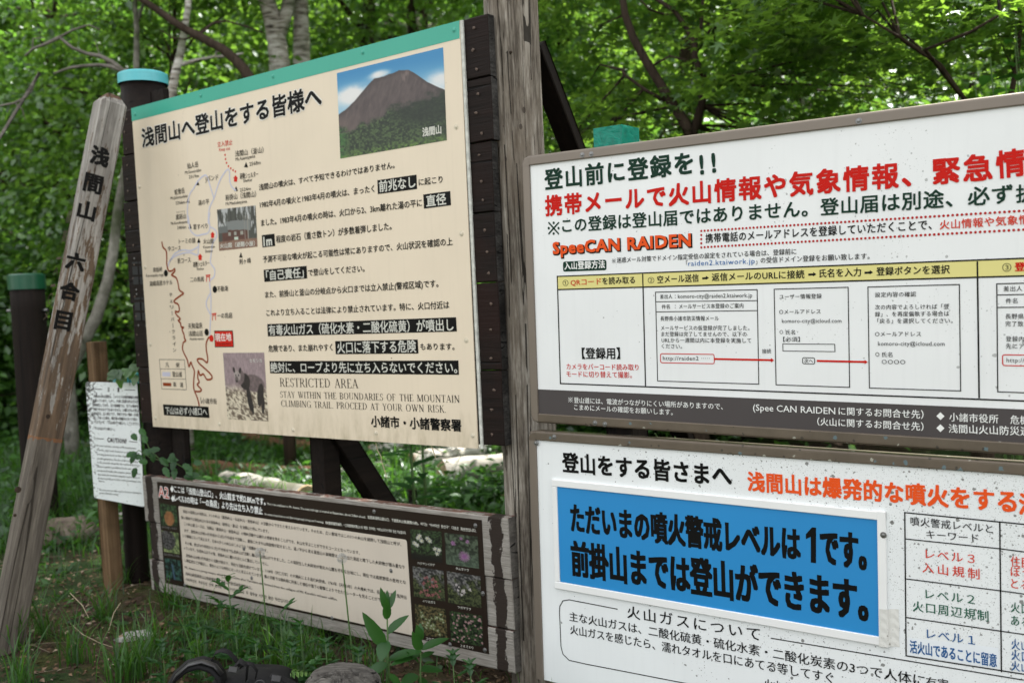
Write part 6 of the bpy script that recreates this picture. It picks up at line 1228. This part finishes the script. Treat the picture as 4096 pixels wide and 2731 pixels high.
def rock(base, r3, label, mat, seed, name='rock', rz=0, cat='rock'):
    o_ = empty(name, base, label, cat); me = bpy.data.meshes.new('stone'); import bmesh as bm_; b = bm_.new(); bm_.ops.create_icosphere(b, subdivisions=4, radius=1)
    for v in b.verts:
        c = np.array(v.co); k = 1 + .55 * (float(fbm(np.array(c[0] * 1.4 + seed), np.array(c[1] * 1.4 + c[2] * 1.9 + seed), seed, 3)) - .5) + .10 * (float(fbm(np.array(c[0] * 7 + 9), np.array(c[1] * 7 + c[2] * 5 + 9), seed + 7, 2)) - .5)
        v.co = Vector((c[0] * r3[0] * k, c[1] * r3[1] * k, max(-.25, c[2]) * r3[2] * k))
    b.to_mesh(me); b.free(); me.materials.append(mat); me.polygons.foreach_set('use_smooth', [True] * len(me.polygons)); s_ = bpy.data.objects.new('stone', me); COL.objects.link(s_); s_.parent = o_; s_.rotation_euler.z = rz; return o_
def stone_mat(nm, a, b, c):
    t = NT(nm); n1 = t.noise(t.coord(), 8, 6, .7); n2 = t.noise(t.coord(), 45, 4, .7); col = t.ramp(n1, [(.32, a), (.5, b), (.7, c)]); col = t.mix(t.math('MULTIPLY', t.ramp(n2, [(.5, (0, 0, 0)), (.7, (1, 1, 1))]), .4), col, tuple(x * .4 for x in a)); t.bump(n2, .6, .01); return t.done(col, .9, .25)
MT['stone'] = stone_mat('brown_grey_stone', (.07, .055, .043), (.15, .12, .095), (.26, .22, .18)); MT['conc'] = stone_mat('pale_concrete', (.20, .195, .18), (.32, .315, .30), (.44, .43, .41)); MT['bluestone'] = stone_mat('blue_grey_stone', (.05, .06, .07), (.11, .125, .14), (.2, .21, .22))
q = G(245, 2170); rock((q[0], q[1], 0), (.27, .16, .17), 'large brown rock in the grass beside the carved marker', MT['stone'], 5, rz=.5)
q = G(288, 2075); rock((q[0] + .05, q[1] + .5, 0), (.09, .08, .14), 'smaller brown rock behind the large rock', MT['stone'], 9)
q = G(545, 2560); rock((q[0], q[1], .015), (.085, .055, .03), 'flat pale slab half buried in the moss', MT['conc'], 12, 'stone_slab', .3, 'stone slab')
q = G(668, 2452); rock((q[0], q[1] - .04, 0), (.050, .045, .035), 'small blue-grey stone at the foot of the round post', MT['bluestone'], 15)
q = G(1010, 2100); q2 = G(880, 2120)
def log(p0, p1, r, label, mat, endmat, group='cut logs on the ground', seed=0, z=None):
    a = np.array([p0[0], p0[1], float(ground_z(p0[0], p0[1])) + r * .75 + (z or 0)]); b = np.array([p1[0], p1[1], float(ground_z(p1[0], p1[1])) + r * .75 + (z or 0)]); o = empty('log', (a + b) / 2, label, 'log', group); mid = (a + b) / 2
    rg_ = random.Random(seed); pts = [a - mid + (b - a) * i / 7 + np.array([0, 0, rg_.uniform(-.01, .01)]) for i in range(8)]; MB().tube(pts, [r * rg_.uniform(.9, 1.08) for _ in range(8)], 14, False, .05).build('bark', mat, o, True)
    t = (b - a) / np.linalg.norm(b - a)
    for e, s_ in ((pts[0], -1), (pts[-1], 1)): MB().tube([e - t * s_ * .01, e + t * s_ * .003], [r * .96, r * .9], 14).build('cut_end', endmat, o)
MT['brownbark'] = wood('red_brown_log_bark', [(.05, .025, .014), (.13, .066, .038), (.25, .14, .085)], 0, 24, .9, (.01, .006, .004), .7, 1, None, 5)
MT['greylog'] = wood('bleached_log', [(.16, .15, .13), (.36, .34, .31), (.60, .58, .53)], 0, 30, .85, (.05, .045, .035), .8, .8, (.12, .12, .09), 8)
MT['cut'] = wood('cut_wood', [(.16, .11, .06), (.34, .25, .15), (.52, .42, .28)], 2, 50, .9, (.05, .03, .02), .4, .3, None, 2)
log(G(700, 1905), G(1300, 1930), .085, 'red-brown log lying across behind the left dark post', MT['brownbark'], MT['cut'], seed=1)
log(G(985, 1790), G(1330, 1830), .085, 'farther brown log with a pale sawn end', MT['brownbark'], MT['cut'], seed=2)
log(G(905, 1985), G(1230, 2045), .115, 'bleached white log left of the middle dark post', MT['greylog'], MT['cut'], seed=3)
log(G(1275, 1925), G(1560, 1905), .075, 'bleached log behind the diagonal brace', MT['greylog'], MT['cut'], seed=4)
log(G(1770, 1955), G(2150, 1905), .125, 'thick bleached log left of the grey pole', MT['greylog'], MT['cut'], seed=5)
log(G(1650, 1900), G(2100, 1842), .115, 'mossy birch log behind the thick bleached log', MT['birch'], MT['cut'], seed=6)
log(G(1480, 1835), G(1800, 1820), .09, 'pale log farther back below the notice board', MT['birch'], MT['cut'], seed=7)
log(G(300, 1800), G(520, 1785), .05, 'thin brown log in the litter left of the stake', MT['brownbark'], MT['cut'], seed=8)
log(G(330, 1855), G(470, 1838), .04, 'short tan stick of wood near the white plate', MT['cut'], MT['cut'], seed=9)
log(G(420, 2130), G(640, 2095), .07, 'grey log end in the grass between the stake and the short post', MT['greylog'], MT['cut'], seed=10)
q = G(1655, 2075); so = empty('short_stake', (q[0], q[1], 0), 'short dark stake in the grass behind the information board', 'stake'); MB().tube([(0, 0, -.05), (0, 0, .20)], [.030, .030], 12).build('shaft', MT['darkpost'], so); MB().tube([(0, 0, .20), (0, 0, .206)], [.033, .030], 12).build('cap', MT['bark'], so)

# stump in the foreground
sp_ = W(1365, 2790, 3.22); sr = empty('tree_stump', (sp_[0], sp_[1], 0), 'weathered grey stump with deep cracks at the bottom of the picture', 'stump')
zt_ = W(1365, 2676, 3.22)[2]; seg = 150; nr = 46; vs = []
def stump_r(f_):   # profile: side then domed, eroded top
    return (.120, f_ / .35 * (zt_ - .05)) if f_ < .35 else (.120 * math.cos((f_ - .35) / .65 * PI / 2) ** .55, zt_ - .05 + .058 * math.sin((f_ - .35) / .65 * PI / 2) ** 1.1)
for j in range(nr):
    r_, z = stump_r(j / (nr - 1) * .995)
    A_ = np.arange(seg) * 2 * PI / seg; q = r_ * (1 + .05 * np.sin(3 * A_ + 1) + .025 * np.sin(8 * A_) + .02 * np.sin(23 * A_ + z * 9)); X, Y = q * np.cos(A_), q * np.sin(A_)
    u_ = X * .95 + Y * .3; w_ = -X * .3 + Y * .95; f1 = fbm(w_ * 26 + 20, u_ * 5 + 20 + z * 3, 301, 3); f2 = fbm(w_ * 80 + 20, u_ * 9 + 20, 305, 3); crk = .038 * np.exp(-((f1 - .5) / .028) ** 2) + .020 * np.exp(-((f1 - .4) / .022) ** 2) + .010 * (1 - f2); f_ = min(1, max(0, (j / nr - .2) * 4))
    vs += [(X[k], Y[k], z - crk[k] * f_) for k in range(seg)]
fs = [(i * seg + k, i * seg + (k + 1) % seg, (i + 1) * seg + (k + 1) % seg, (i + 1) * seg + k) for i in range(nr - 1) for k in range(seg)] + [tuple((nr - 1) * seg + k for k in range(seg))]
MT['stump'] = wood('weathered_stump', [(.022, .019, .017), (.09, .083, .075), (.22, .21, .19)], 0, 110, .95, (.006, .005, .005), 1.0, 1.0, None, 9)
MB().add(vs, fs).build('wood', MT['stump'], sr, True)

# =================================================================== FOREGROUND PLANTS
def leafy_plant(base, top_px, d, leaves, label):
    top = W(*top_px, d); base = np.array([base[0], base[1], 0.0]); o = empty('leafy_plant', base, label, 'plant'); MB().tube([(0, 0, 0), (top - base) * .5 + np.array([.005, 0, 0]), top - base], [.0045, .004, .002], 7).build('stem', MT['stem'], o, True)
    for (bx_, by_, tx_, ty_, w_, dd) in leaves:
        p0 = W(bx_, by_, d) - base; p1 = W(tx_, ty_, d + dd) - base; v = p1 - p0; L_ = np.linalg.norm(v); up = np.array([0, -.35, 1.0]) if abs(v[2]) < L_ * .8 else np.array([.2, -1, .1]); mb = MB(); big_leaf(mb, p0, v, up, L_ * 1.03, w_, .22, .035, 10); mb.build('leaf', MT['leafS'], o, True)
pb1 = G(1552, 2960); d_p = 3.42
leafy_plant(W(1552, 2960, d_p), (1547, 2420), d_p, [(1547, 2440, 1523, 2352, .026, -.02), (1547, 2440, 1549, 2360, .022, .0), (1547, 2440, 1585, 2358, .024, .02), (1547, 2475, 1548, 2400, .03, -.05), (1543, 2590, 1453, 2455, .046, -.05), (1549, 2535, 1632, 2450, .038, .05), (1545, 2560, 1520, 2640, .05, -.06), (1549, 2640, 1680, 2592, .05, -.04), (1547, 2650, 1470, 2700, .05, -.05), (1548, 2700, 1625, 2760, .05, .03)], 'taller leafy plant with pointed leaves in front of the information board')
leafy_plant(W(1668, 2960, d_p), (1684, 2530), d_p, [(1684, 2560, 1668, 2500, .03, -.02), (1685, 2545, 1680, 2490, .022, .01), (1682, 2600, 1652, 2530, .035, -.04), (1687, 2598, 1795, 2540, .040, .05), (1680, 2615, 1560, 2650, .042, -.05), (1685, 2630, 1738, 2598, .028, .04), (1676, 2680, 1775, 2672, .045, .04), (1672, 2700, 1600, 2735, .05, -.04), (1670, 2720, 1740, 2760, .05, .03), (1675, 2650, 1630, 2600, .03, -.03)], 'shorter leafy plant right of the taller one in front of the board')
def dandelion(px, py, bx_, by_, d, label):
    top = W(px, py, d); b = W(bx_, by_, d); b = np.array([b[0], b[1], 0.0]); o = empty('dandelion_clock', b, label, 'plant', 'dandelion seed heads'); t_ = top - b; st_ = W((px + bx_) / 2 - 6, (py + by_) / 2, d) - b
    MB().tube([(0, 0, 0), st_ * .55, st_, t_ * .5 + st_ * .5 + (t_ - st_) * .1, t_], [.0035, .0032, .003, .0028, .0025], 7).build('stem', MT['stem'], o, True)
    MB().tube([t_ - np.array([0, 0, .006]), t_ + np.array([0, 0, .002]), t_ + np.array([0, 0, .008])], [.002, .0065, .002], 8).build('seed_base', MT['straw'], o); rg_ = random.Random(px); fz = MB()
    for k in range(260):
        v = np.array([rg_.gauss(0, 1), rg_.gauss(0, 1), rg_.gauss(0, 1) + .3]); v /= np.linalg.norm(v); tip = t_ + v * .017; s_ = np.cross(v, [.3, .5, .8]); s_ /= np.linalg.norm(s_); q = np.cross(v, s_)
        fz.add([t_ + v * .006, tip + s_ * .0004, tip - s_ * .0004], [(0, 1, 2)])
        for j in range(6): a = j * PI / 3 + rg_.random(); e_ = tip + (s_ * math.cos(a) + q * math.sin(a)) * .0042 + v * .0025; fz.add([tip - q * .0004, tip + q * .0004, e_], [(0, 1, 2)])
    u_ = NT('dandelion_fluff'); fz.build('fluff', u_.done((.50, .49, .46), .9, .1), o)
dandelion(1040, 2208, 1095, 2700, 3.85, 'dandelion seed head on a long stalk before the middle of the board text'); dandelion(1368, 2232, 1435, 2760, 3.62, 'dandelion seed head before the right part of the board text')
def mugwort(px, py_top, d, label, h_extra=0, n=9, seed=0, s=1.0):
    top = W(px, py_top, d); b = np.array([top[0] + .01, top[1], 0.0]); o = empty('mugwort_plant', b, label, 'plant', 'mugwort plants in the foreground'); H = top[2]; rg_ = random.Random(seed); MB().tube([(0, 0, -.01), (.004, 0, H * .5), (0, 0, H * .96)], [.003, .0026, .0015], 6).build('stem', MT['stem'], o, True); lf = MB()
    for k in range(n):
        f_ = .12 + .88 * k / (n - 1); a = k * 2.4 + rg_.uniform(-.3, .3); L_ = s * (.105 - .03 * f_) * rg_.uniform(.85, 1.15); dr = np.array([math.cos(a), math.sin(a), .25 + .7 * f_ ** 3]); dr /= np.linalg.norm(dr); p = np.array([0, 0, H * f_ * .96])
        big_leaf(lf, p, dr, (0, 0, 1), L_, L_ * .30, .3, .10, 6)
        sd = np.cross(dr, [0, 0, 1]); sd /= np.linalg.norm(sd)
        for g_, sg in ((.3, 1), (.3, -1), (.58, 1), (.58, -1)): v = dr * .75 + sd * sg * .75; big_leaf(lf, p + dr * L_ * g_, v, (0, 0, 1), L_ * .48, L_ * .20, .3, .12, 4)
    lf.build('foliage', MT['leafS'], o)
for i, (px, py, d, n_) in enumerate(((902, 2310, 3.95, 11), (1108, 2440, 3.75, 9), (868, 2400, 4.0, 8), (1190, 2480, 3.62, 8), (720, 2430, 4.3, 8), (775, 2520, 3.9, 8), (1010, 2560, 3.6, 8), (1290, 2560, 3.5, 8), (1420, 2600, 3.45, 8), (640, 2600, 3.85, 7), (930, 2500, 3.8, 9), (1150, 2580, 3.55, 8), (1800, 2650, 3.3, 7), (1870, 2690, 3.25, 7))):
    mugwort(px, py, d, ('tallest mugwort with divided leaves before the lower left text' if i == 0 else 'mugwort with a pointed tip before the lower edge of the board' if i == 1 else 'low mugwort with divided leaves ' + ('', '', 'just right of the tallest mugwort', 'under the lower board edge, right of the pointed one', 'near the left end of the information board', 'between the backpack and the board', 'left of the fern behind the backpack', 'left of the tree stump', 'above the tree stump', 'left of the backpack in the grass', 'above the backpack below the board text', 'right of the pale fern', 'right of the shorter leafy plant', 'close to the foot of the grey pole')[i]), n=n_, seed=i)
def fern(px, py, d, label):
    b = W(px, py, d); b[2] = .0; o = empty('fern', b, label, 'fern')
    for k, (ax_, az, L_, z0) in enumerate(((.15, .5, .20, .17), (.05, .25, .20, .18), (-.3, -.1, .15, .16), (.6, .1, .16, .17), (.9, .55, .14, .16), (-.8, .1, .12, .15))):
        mb = MB(); d_ = np.array([math.cos(ax_), math.sin(ax_) * .5, 0]); pts = [np.array([0, 0, z0]) + d_ * L_ * f_ + np.array([0, 0, az * L_ * (f_ - .8 * f_ * f_)]) for f_ in np.linspace(0, 1, 14)]
        mb.tube([(0, 0, 0), (0, 0, z0 * .6), pts[0]], [.002, .002, .0016], 5, False); mb.tube(pts, [.0015 - .0001 * i for i in range(14)], 4, False); sd = np.cross(d_, [0, 0, 1]); sd /= np.linalg.norm(sd)
        for i in range(1, 14):
            w_ = .050 * math.sin(PI * (i / 14) ** .7 * .98 + .04)
            for sg in (1, -1): big_leaf(mb, pts[i], sd * sg + d_ * .45, (0, 0, 1), w_, .011, .3, .16, 5)
        mb.build('frond', MT['leafF'], o)
fern(1010, 2700, 3.5, 'pale yellow-green fern behind the black backpack')
# tufts of coarse grass by the board
for i, (px, py, d) in enumerate(((1130, 2640, 3.6), (960, 2560, 3.85), (780, 2500, 4.1), (1180, 2700, 3.45), (620, 2560, 4.1), (480, 2680, 3.9), (820, 2620, 3.8), (1500, 2700, 3.4), (300, 2600, 4.3), (180, 2500, 4.6), (420, 2440, 4.7), (560, 2650, 3.85), (90, 2700, 4.1), (70, 2545, 4.4), (500, 2300, 5.1), (690, 2400, 4.7), (1240, 2640, 3.6))):
    b = G(px, py + 60) ; o = empty('grass_tuft', (b[0], b[1], 0), 'tuft of coarse grass ' + ('between fern and tree stump', 'above the backpack', 'under the left part of the information board', 'left of the tree stump at the bottom edge', 'beside the flat pale slab', 'left of the backpack', 'just above the backpack strap', 'right of the tree stump', 'right of the foot of the carved marker', 'beside the carved marker near the brown rock', 'in front of the brown stake', 'below the flat pale slab', 'in the bottom left corner', 'growing against the foot of the carved marker', 'right at the foot of the brown stake', 'under the left end of the information board', 'between the pale fern and the board')[i], 'grass', 'tufts of coarse grass'); rg_ = random.Random(i); mb = MB()
    for k in range(46):
        a = rg_.uniform(0, 6.28); h = rg_.uniform(.12, .30); l_ = h * rg_.uniform(.2, .75); c_, s_ = math.cos(a), math.sin(a); x0, y0 = rg_.gauss(0, .03), rg_.gauss(0, .03); w_ = rg_.uniform(.0018, .0036); vs = []
        for f_, ww in ((0, 1), (.3, 1), (.6, .8), (.85, .5), (1, 0.05)): x = x0 + c_ * l_ * f_ ** 2; y = y0 + s_ * l_ * f_ ** 2; z = h * (f_ - .4 * (l_ / h) * f_ ** 3); vs += [(x - s_ * w_ * ww, y + c_ * w_ * ww, z), (x + s_ * w_ * ww, y - c_ * w_ * ww, z)]
        mb.add(vs, [(2 * j, 2 * j + 1, 2 * j + 3, 2 * j + 2) for j in range(4)])
    bl_ = mb.build('blades', MT['grass'], o); bl_['kind'] = 'stuff'
# ferns and tall stalks behind the boards
for i, (px, d) in enumerate(((1645, 5.6), (1692, 5.9))):
    b = W(px, 1900, d); o = empty('tall_green_stalk', (b[0], b[1], 0), ('left' if i == 0 else 'right') + ' one of two upright green stalks behind the gap under the notice board', 'plant'); mb = MB(); H = W(px, 1700, d)[2]; mb.tube([(0, 0, 0), (.01, 0, H * .5), (0, 0, H)], [.011, .010, .006], 8); mb.build('stem', MT['stem'], o, True); lf = MB()
    for k in range(7): a = k * 2.4; big_leaf(lf, (0, 0, H * (.45 + .08 * k)), (math.cos(a), math.sin(a), .3), (0, 0, 1), .24, .07, .5, .03, 6)
    lf.build('foliage', MT['leafS'], o)
for i, (px, py) in enumerate(((1800, 2010), (1880, 2020), (1720, 2030), (1960, 1990), (1400, 2030), (1290, 2010), (1570, 2000))):
    b = G(px, py + 40); b = (b[0], b[1] + .3, 0); o = empty('wild_fern', b, 'green fern behind the information board, ' + ('left of the grey pole', 'second from the grey pole', 'below the green stalks', 'touching the grey pole', 'beside the diagonal brace', 'right of the middle dark post', 'under the dry hanging stalk')[i], 'fern', 'ferns behind the information board'); mb = MB(); rg_ = random.Random(i + 50)
    for k in range(7):
        a = k * .9 + rg_.random(); d_ = np.array([math.cos(a), math.sin(a), 0]); L_ = rg_.uniform(.28, .4); pts = [d_ * L_ * f_ + np.array([0, 0, .95 * L_ * (f_ - .62 * f_ * f_)]) for f_ in np.linspace(0, 1, 10)]; mb.tube(pts, .002, 3, False); sd = np.cross(d_, [0, 0, 1]); sd /= np.linalg.norm(sd)
        for j in range(1, 10):
            for sg in (1, -1): big_leaf(mb, pts[j], sd * sg + d_ * .4, (0, 0, 1), .11 * math.sin(PI * (j / 10) ** .7 * .95 + .05), .03, .3, .1, 3)
    mb.build('fronds', MT['weed'], o)
# creeper on the dark post, dry hanging stalks
cr_o = empty('creeper', W(640, 1850, 4.85), 'green creeper with toothed leaves growing on the dark post below the notice board', 'creeper'); cb = np.array(cr_o.location); mb = MB(); vine = [W(*p) for p in ((770, 1925, 4.78), (735, 1870, 4.74), (700, 1850, 4.72), (650, 1845, 4.72), (600, 1800, 4.74), (570, 1735, 4.74))]; mb.tube([p - cb for p in vine], .0025, 5); mb.tube([W(660, 1845, 4.72) - cb, W(600, 1830, 4.74) - cb, W(555, 1800, 4.76) - cb, W(525, 1825, 4.76) - cb], .002, 5); mb.build('stem', MT['stem'], cr_o)
lf = MB(); rg_ = random.Random(2)
for px, py in ((528, 1735), (558, 1715), (575, 1740), (545, 1810), (575, 1800), (570, 1830), (545, 1870), (590, 1850), (612, 1812), (640, 1830), (655, 1868), (668, 1838), (700, 1838), (700, 1870), (730, 1858), (748, 1875), (760, 1900), (735, 1905), (690, 1810), (640, 1795), (505, 1825), (775, 1850)):
    p = W(px, py, 4.70) - cb; v = M @ np.array([rg_.uniform(-1, 1), rg_.uniform(-.2, 1), rg_.uniform(-.5, .1)]); big_leaf(lf, p, v, -M[:, 2] + np.array([0, 0, .5]), rg_.uniform(.042, .062), .030, .3, .12, 7)
lf.build('foliage', MT['leafS'], cr_o)
cp = empty('creeper', W(505, 1490, 5.05), 'dark green creeper leaves over the short teal-capped post', 'creeper'); cb = np.array(cp.location); lf = MB(); MB().tube([W(520, 1540, 5.08) - cb, W(510, 1480, 5.06) - cb, W(540, 1440, 5.06) - cb], .002, 5).build('stem', MT['stem'], cp)
for k in range(12): p = W(rg_.uniform(470, 560), rg_.uniform(1455, 1520), 5.04) - cb; v = M @ np.array([rg_.uniform(-1, 1), rg_.uniform(0, 1), rg_.uniform(-.5, .1)]); big_leaf(lf, p, v, -M[:, 2] + np.array([0, 0, .5]), rg_.uniform(.05, .08), .04, .3, .12, 6)
lf.build('foliage', MT['leafB'], cp)
for pts, lb in (([(1503, 1772), (1510, 1800), (1524, 1825), (1528, 1850), (1538, 1880), (1546, 1910)], 'dry curled stalk hanging below the middle of the notice board'), ([(1725, 1783), (1735, 1808), (1743, 1832)], 'short dry stalk hanging below the right of the notice board')):
    q = [W(px, py, float(np.linalg.norm(CAM[:2] - (L.O + L.u * L.uv(pts[0])[0])[:2])) * .985) for px, py in pts]; o = empty('dry_stalk', q[0], lb, 'dry stalk'); MB().tube([p - q[0] for p in q], [.002] * len(q), 5).build('stalk', MT['straw'], o)
for pts, lb in (([(282, 2492), (330, 2535), (400, 2570), (456, 2588)], 'pale dead stalk arching over the foreground grass'), ([(280, 2370), (330, 2420), (355, 2470)], 'dead stalk leaning behind the arching one'), ([(482, 2410), (455, 2450), (435, 2520)], 'thin dead stalk near the foot of the brown stake')):
    q = [W(px, py, 4.35 - .0008 * (py - 2400)) for px, py in pts]; o = empty('dry_stalk', q[0], lb, 'dry stalk'); MB().tube([p - q[0] for p in q], [.0017, .0017, .0013, .001][:len(q)], 5).build('stalk', MT['straw'], o)

# =================================================================== BACKPACK
d_b = 3.45; bc = W(985, 2850, d_b); bp = empty('backpack', (bc[0], bc[1], 0), 'black backpack lying in the grass at the bottom edge, straps up', 'backpack'); b0 = np.array([bc[0], bc[1], 0.0])
def superell(c, r3, n=20, m=28, e=.55):
    vs = []
    sg = lambda v, p: math.copysign(abs(v) ** p, v)
    for i in range(n + 1):
        a = -PI / 2 + PI * i / n
        for k in range(m):
            b = 2 * PI * k / m; x = sg(math.cos(a), e) * sg(math.cos(b), e); y = sg(math.cos(a), e) * sg(math.sin(b), e); z = sg(math.sin(a), e); wr = 1 + .05 * (float(vn(np.array(x * 3 + 7), np.array(y * 3 + z * 4 + 7), 4)) - .5)
            vs.append((c[0] + x * r3[0] * wr, c[1] + y * r3[1] * wr, c[2] + z * r3[2] * wr))
    fs = [(i * m + k, i * m + (k + 1) % m, (i + 1) * m + (k + 1) % m, (i + 1) * m + k) for i in range(n) for k in range(m)]; return MB().add(vs, fs)
zb = W(1000, 2668, d_b)[2]
superell((.02, .03, zb * .46), (.15, .12, zb * .46)).build('body', MT['fabric'], bp, True)
superell((W(1010, 2700, d_b) - b0)[:] * np.array([1, 1, 1]) - np.array([0, 0, .02]), (.085, .07, .035), 12, 20, .7).build('top_pocket', MT['fabric'], bp, True)
sv = M[:, 2] * .8 + np.array([0, 0, .25])
def ppx(pts, d): return [W(x, y, d) - b0 for x, y in pts]
pad = [(640, 2850), (660, 2775), (700, 2705), (750, 2662), (805, 2648), (855, 2665), (885, 2700), (890, 2760)]
MB().sweep(ppx(pad, 3.40), sv, .062, .020).build('shoulder_strap', MT['fabric'], bp, True)
MB().sweep(ppx([(x + 4, y - 5) for x, y in pad[1:-1]], 3.375), sv, .022, .006).build('webbing', MT['plastic'], bp, True)
MB().sweep(ppx([(872, 2720), (852, 2680), (846, 2640), (862, 2608), (888, 2598), (915, 2606), (940, 2632), (962, 2662)], 3.42), sv, .024, .003).build('haul_loop', MT['fabric'], bp, True)
MB().sweep(ppx([(960, 2668), (985, 2650), (1010, 2655), (1028, 2682), (1022, 2712)], 3.38), sv, .020, .003).build('haul_loop', MT['fabric'], bp, True)
MB().sweep(ppx([(930, 2672), (960, 2640), (990, 2660), (985, 2720)], 3.37), sv, .028, .003).build('webbing', MT['fabric'], bp, True)
MB().sweep(ppx([(1080, 2700), (1130, 2712), (1180, 2735), (1230, 2760)], 3.36), sv, .025, .004).build('webbing', MT['fabric'], bp, True)
for x, y, s_ in ((932, 2676, 1.0), (1105, 2712, 1.1)):
    c = W(x, y, 3.34) - b0; o = MB().box(-.014 * s_, .014 * s_, -.010 * s_, .010 * s_, -.004, .004, .002).build('buckle', MT['plastic'], bp); o.location = Vector([float(v) for v in c]); o.rotation_euler = (math.radians(70), .3, .3)
c = W(1040, 2735, 3.33) - b0; MB().tube([c + np.array([math.cos(a) * .016, 0, math.sin(a) * .013]) for a in np.linspace(0, 2 * PI, 16)], .003, 6, False).build('ring', MT['plastic'], bp, True)
